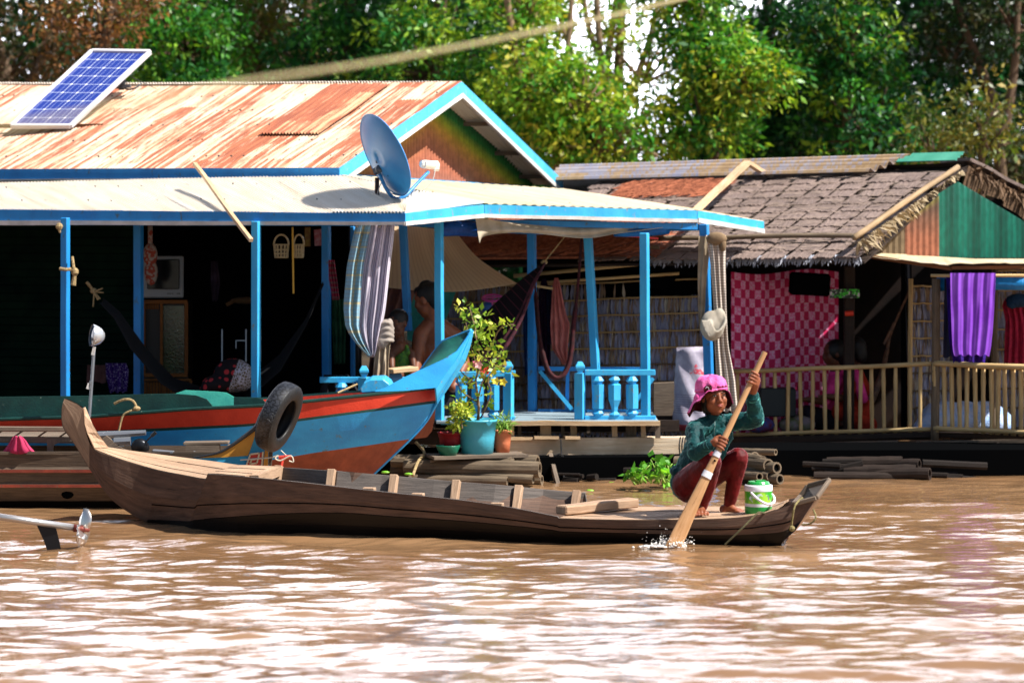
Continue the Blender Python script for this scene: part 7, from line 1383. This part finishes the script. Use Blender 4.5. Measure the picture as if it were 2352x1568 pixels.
m_ = MB(); m_.beam(P(985, 1048, 23.6), P(1200, 1043, 23.8), .34, .022, seg=5, wob=.002); m_.beam(P(985, 1058, 23.7), P(1150, 1056, 23.75), .2, .03); m_.beam(P(985, 1018, 24.0), P(985, 1050, 24.0), .3, .3); single(m_, 'pot_shelf', WOODG, 'rough plank shelf carrying the flower pots', 'shelf')
m_ = MB(); m_.beam(P(1264, 1045, 24.2), P(1282, 1116, 23.9), .03, .045, seg=3, wob=.002); single(m_, 'mooring_stake', WOODG, 'slanting stake standing in the water under the blue veranda', 'stake')
m_ = MB(); m_.tube(smooth_path([P(1288, 1008, 24.2), P(1291, 1060, 24.15), P(1298, 1115, 24.0)], 8), .006, 5); m_.tube(smooth_path([P(1272, 1048, 24.1), P(1290, 1042, 24.1), P(1294, 1060, 24.1)], 8), .005, 5); single(m_, 'black_strap', flat('black_cord', '#0b0c10', .7), 'black cord hanging beside the slanting stake', 'cord')
m_ = MB()
for x in (1563, 1569, 1575): m_.tube(smooth_path([P(x, 1003, 24.2), P(x - 3, 1025, 24.18), P(x, 1050, 24.2)], 6), .006, 5)
single(m_, 'tied_cord', flat('dark_cord', '#15151b', .7), 'dark cords lashed around the main beam, left of the woman', 'cord')
m_ = MB(); m_.tube(smooth_path([P(955, 1015, 23.9), P(975, 1040, 23.8), P(960, 1060, 23.5), P(948, 1092, 23.3)], 12), .012, 7); single(m_, 'mooring_line', ROPE, 'thick grey rope running down past the bamboo logs', 'rope')
m_ = MB()
for k, (x0, x1, y) in enumerate([(1560, 1615, 1040), (1555, 1612, 1048), (1562, 1610, 1056), (1555, 1600, 1064), (1560, 1600, 1031)]): m_.beam(P(x0, y, 24.4), P(x1 + 20, y - 1, 24.4), .10, .018)
single(m_, 'plank_pile', WOODL, 'pile of thin pale planks stacked behind the woman', 'planks')
# right house laundry, blue roll, boxes
VI = pattern('violet_cloth', lambda N, L, u, v: mixc(N, L, noise_fac(N, L, 'UV', 4, 3, (1, 1, 1), .4, .6)[0], (.30, .07, .70), (.38, .12, .80)), .55, .25)
lw = thing('hanging_cloth', 'bright violet cloth hung over the bamboo pole of the thatched house', 'cloth', P(2230, 832, 25.2))
build(cloth([(627, 2183, 2287), (700, 2184, 2284), (760, 2186, 2280), (800, 2188, 2276), (816, 2192, 2272)], 25.16, 4.3, .006, 70, seed=1), 'front_layer', VI, lw, smooth=True); build(cloth([(630, 2174, 2284), (780, 2180, 2270), (833, 2190, 2262)], 25.26, 3, .02, 50, seed=2), 'back_layer', fabr('deep_violet_cloth', '#3a1a8a', '#2a1268'), lw, smooth=True); build(cloth([(640, 2170, 2188), (820, 2166, 2192)], 25.3, 1, .01, 12), 'edge', flat('dark_navy_hem', '#0c1030', .8), lw)
m_ = MB(); m_.tube([P(2152, 652, 25.45), P(2240, 648, 25.4), P(2420, 650, 25.2)], .062, 16); m_.tube([P(2150, 655, 25.42), P(2158, 655, 25.42)], .04, 12); single(m_, 'rolled_tarp', fabr('azure_tarp', '#1f7fc0', '#1a6aa8', .012, 16, rough=.3), 'azure roll of tarp tied under the awning of the thatched house', 'tarp', smooth=True)
m_ = MB(); cl_ = cloth([(685, 2310, 2352), (700, 2302, 2360), (735, 2310, 2366), (840, 2306, 2370)], 25.5, 4, .02, 40); single(cl_, 'garment', fabr('crimson_cloth', '#a01f3a', '#7d1630', .008, 40), 'crimson dress hanging at the right edge', 'garment', smooth=True)
m_ = MB(); m_.ball(P(2340, 690, 25.45), (.11, .05, .06), 12); m_.ball(P(2325, 698, 25.45), (.05, .04, .04), 10); single(m_, 'bundled_cloth', fabr('navy_teal_cloth', '#12304a', '#0c2236'), 'bundled navy cloth on top of the crimson dress', 'cloth', smooth=True)
m_ = MB(); g = []
for i in range(14):
    t = i / 13
    g.append([P(lerp(2094, 2330, j / 30), lerp(985, 985 - 62 * (math.sin(min(1, j / 7) * 1.57)) * (1 if j < 24 else max(.3, 1 - (j - 24) * .1)), math.sin(t * 3.14) ** .6) + 2 * math.sin(j * 1.1 + i), 25.7 + .5 * t) for j in range(31)])
m_.grid(g); single(m_, 'tarp_heap', fabr('pale_blue_plastic', '#8fb4e8', '#b8c4dc', .02, 22, rough=.45), 'pale blue plastic tarp heaped behind the bamboo railing on the right', 'tarp', smooth=True, solid=.006)
m_ = MB(); m_.beam(P(1906, 674, 26.1), P(1974, 674, 26.1), .04, .075); single(m_, 'noodle_packets', pattern('green_pink_packets', lambda N, L, u, v: mixc(N, L, noise_fac(N, L, 'Object', 34, 3, (1, 1, 1), .46, .5)[0], mixc(N, L, noise_fac(N, L, 'Object', 20, 2, (1, 1, 1), .5, .54)[0], (.05, .5, .03), (.6, .55, .55)), (.03, .05, .03)), .4), 'row of bright green packets hanging on the dark post', 'packets')
m_ = MB(); m_.tube([P(1941, 720, 26.12), P(1960, 719, 26.12)], .022, 10); single(m_, 'orange_ribbon', flat('orange_red_cloth', '#e03a1c', .6), 'orange red ribbon tied round the dark post', 'ribbon')
m_ = MB(); m_.beam(P(1785, 955, 26.05), P(1785, 890, 26.05), .30, .2, up=(0, 1, 0)); tvb = single(m_, 'plastic_box', flat('dark_teal_box', '#05181c', .6), 'dark teal box standing inside, behind the left end of the bamboo railing', 'box', bevel=.01)
m_ = MB(); m_.ball(P(1745, 975, 25.98), (.13, .1, .07), 12); single(m_, 'blue_bag', fabr('blue_red_print', '#1a3f80', '#5a2030', .01, 30), 'blue printed bag on the floor behind the leftmost bamboo balusters', 'bag', smooth=True)
m_ = MB(); m_.ball(P(1830, 975, 26.05), (.16, .1, .08), 14); single(m_, 'grey_bundle', fabr('grey_mauve_cloth', '#8a7a8a', '#5c6a3a', .01, 20), 'grey mauve bundle on the floor behind the bamboo railing', 'bundle', smooth=True)
m_ = MB(); m_.tube(smooth_path([P(2090, 665, 26.0), P(2065, 720, 26.1), P(2045, 770, 26.2), P(2038, 800, 26.2)], 10), .010, 6); m_.tube([P(2055, 740, 26.1), P(2030, 790, 26.1)], .012, 6); m_.tube(smooth_path([P(2042, 780, 26.2), P(2025, 860, 26.3), P(2000, 920, 26.3)], 8), [.012, .04], 8); single(m_, 'hammock_rope', worn('brown_hammock_rope', '#6a4a34', '#3c2a20', None, scale=20), 'brown hammock rope slung from the bamboo post in the dark room', 'rope')
m_ = MB(); m_.beam(P(1560, 1045, 24.55), P(1560, 1070, 24.55), .3, .05); 
dk = MB(); dk.prism([P(1236, 1050, 24.08), P(1640, 1048, 24.08), P(1640, 1120, 24.08), P(1236, 1120, 24.08)], (0, 1.0, 0)); dk.prism([P(900, 1050, 24.5), P(1240, 1050, 24.5), P(1240, 1120, 24.5), P(900, 1120, 24.5)], (0, 1.0, 0)); build(dk, 'under_floor_shade', DARK, house); dk = MB(); dk.prism([P(-400, 990, 25.3), P(960, 990, 25.3), P(960, 1110, 25.3), P(-400, 1110, 25.3)], (0, .05, 0)); build(dk, 'under_floor_shade', DARK, house)  # black blocks standing in for the shade below the deck

rr = random.Random(51); m_ = MB()
for i in range(12):
    x = rr.uniform(1840, 2120); y = rr.uniform(1040, 1098); L_ = rr.uniform(40, 150); m_.tube([P(x, y, 24.42 - rr.uniform(0, .06)), P(x + L_, y + rr.gauss(0, 9), 24.40 - rr.uniform(0, .08))], rr.uniform(.008, .036), 7)
for i in range(16):
    x = rr.uniform(1250, 1560); y = rr.uniform(1080, 1108); m_.tube([P(x, y, 24.05), P(x + rr.uniform(20, 70), y + rr.uniform(-3, 3), 24.0)], rr.uniform(.01, .03), 7)
dr = build(m_, 'driftwood', wood('black_wet_stick', '#2c231d', '#17120f', '#0a0807')); tag(dr, 'dark tangle of wet sticks and poles jammed beneath the two floating houses', 'driftwood', None, 'stuff')
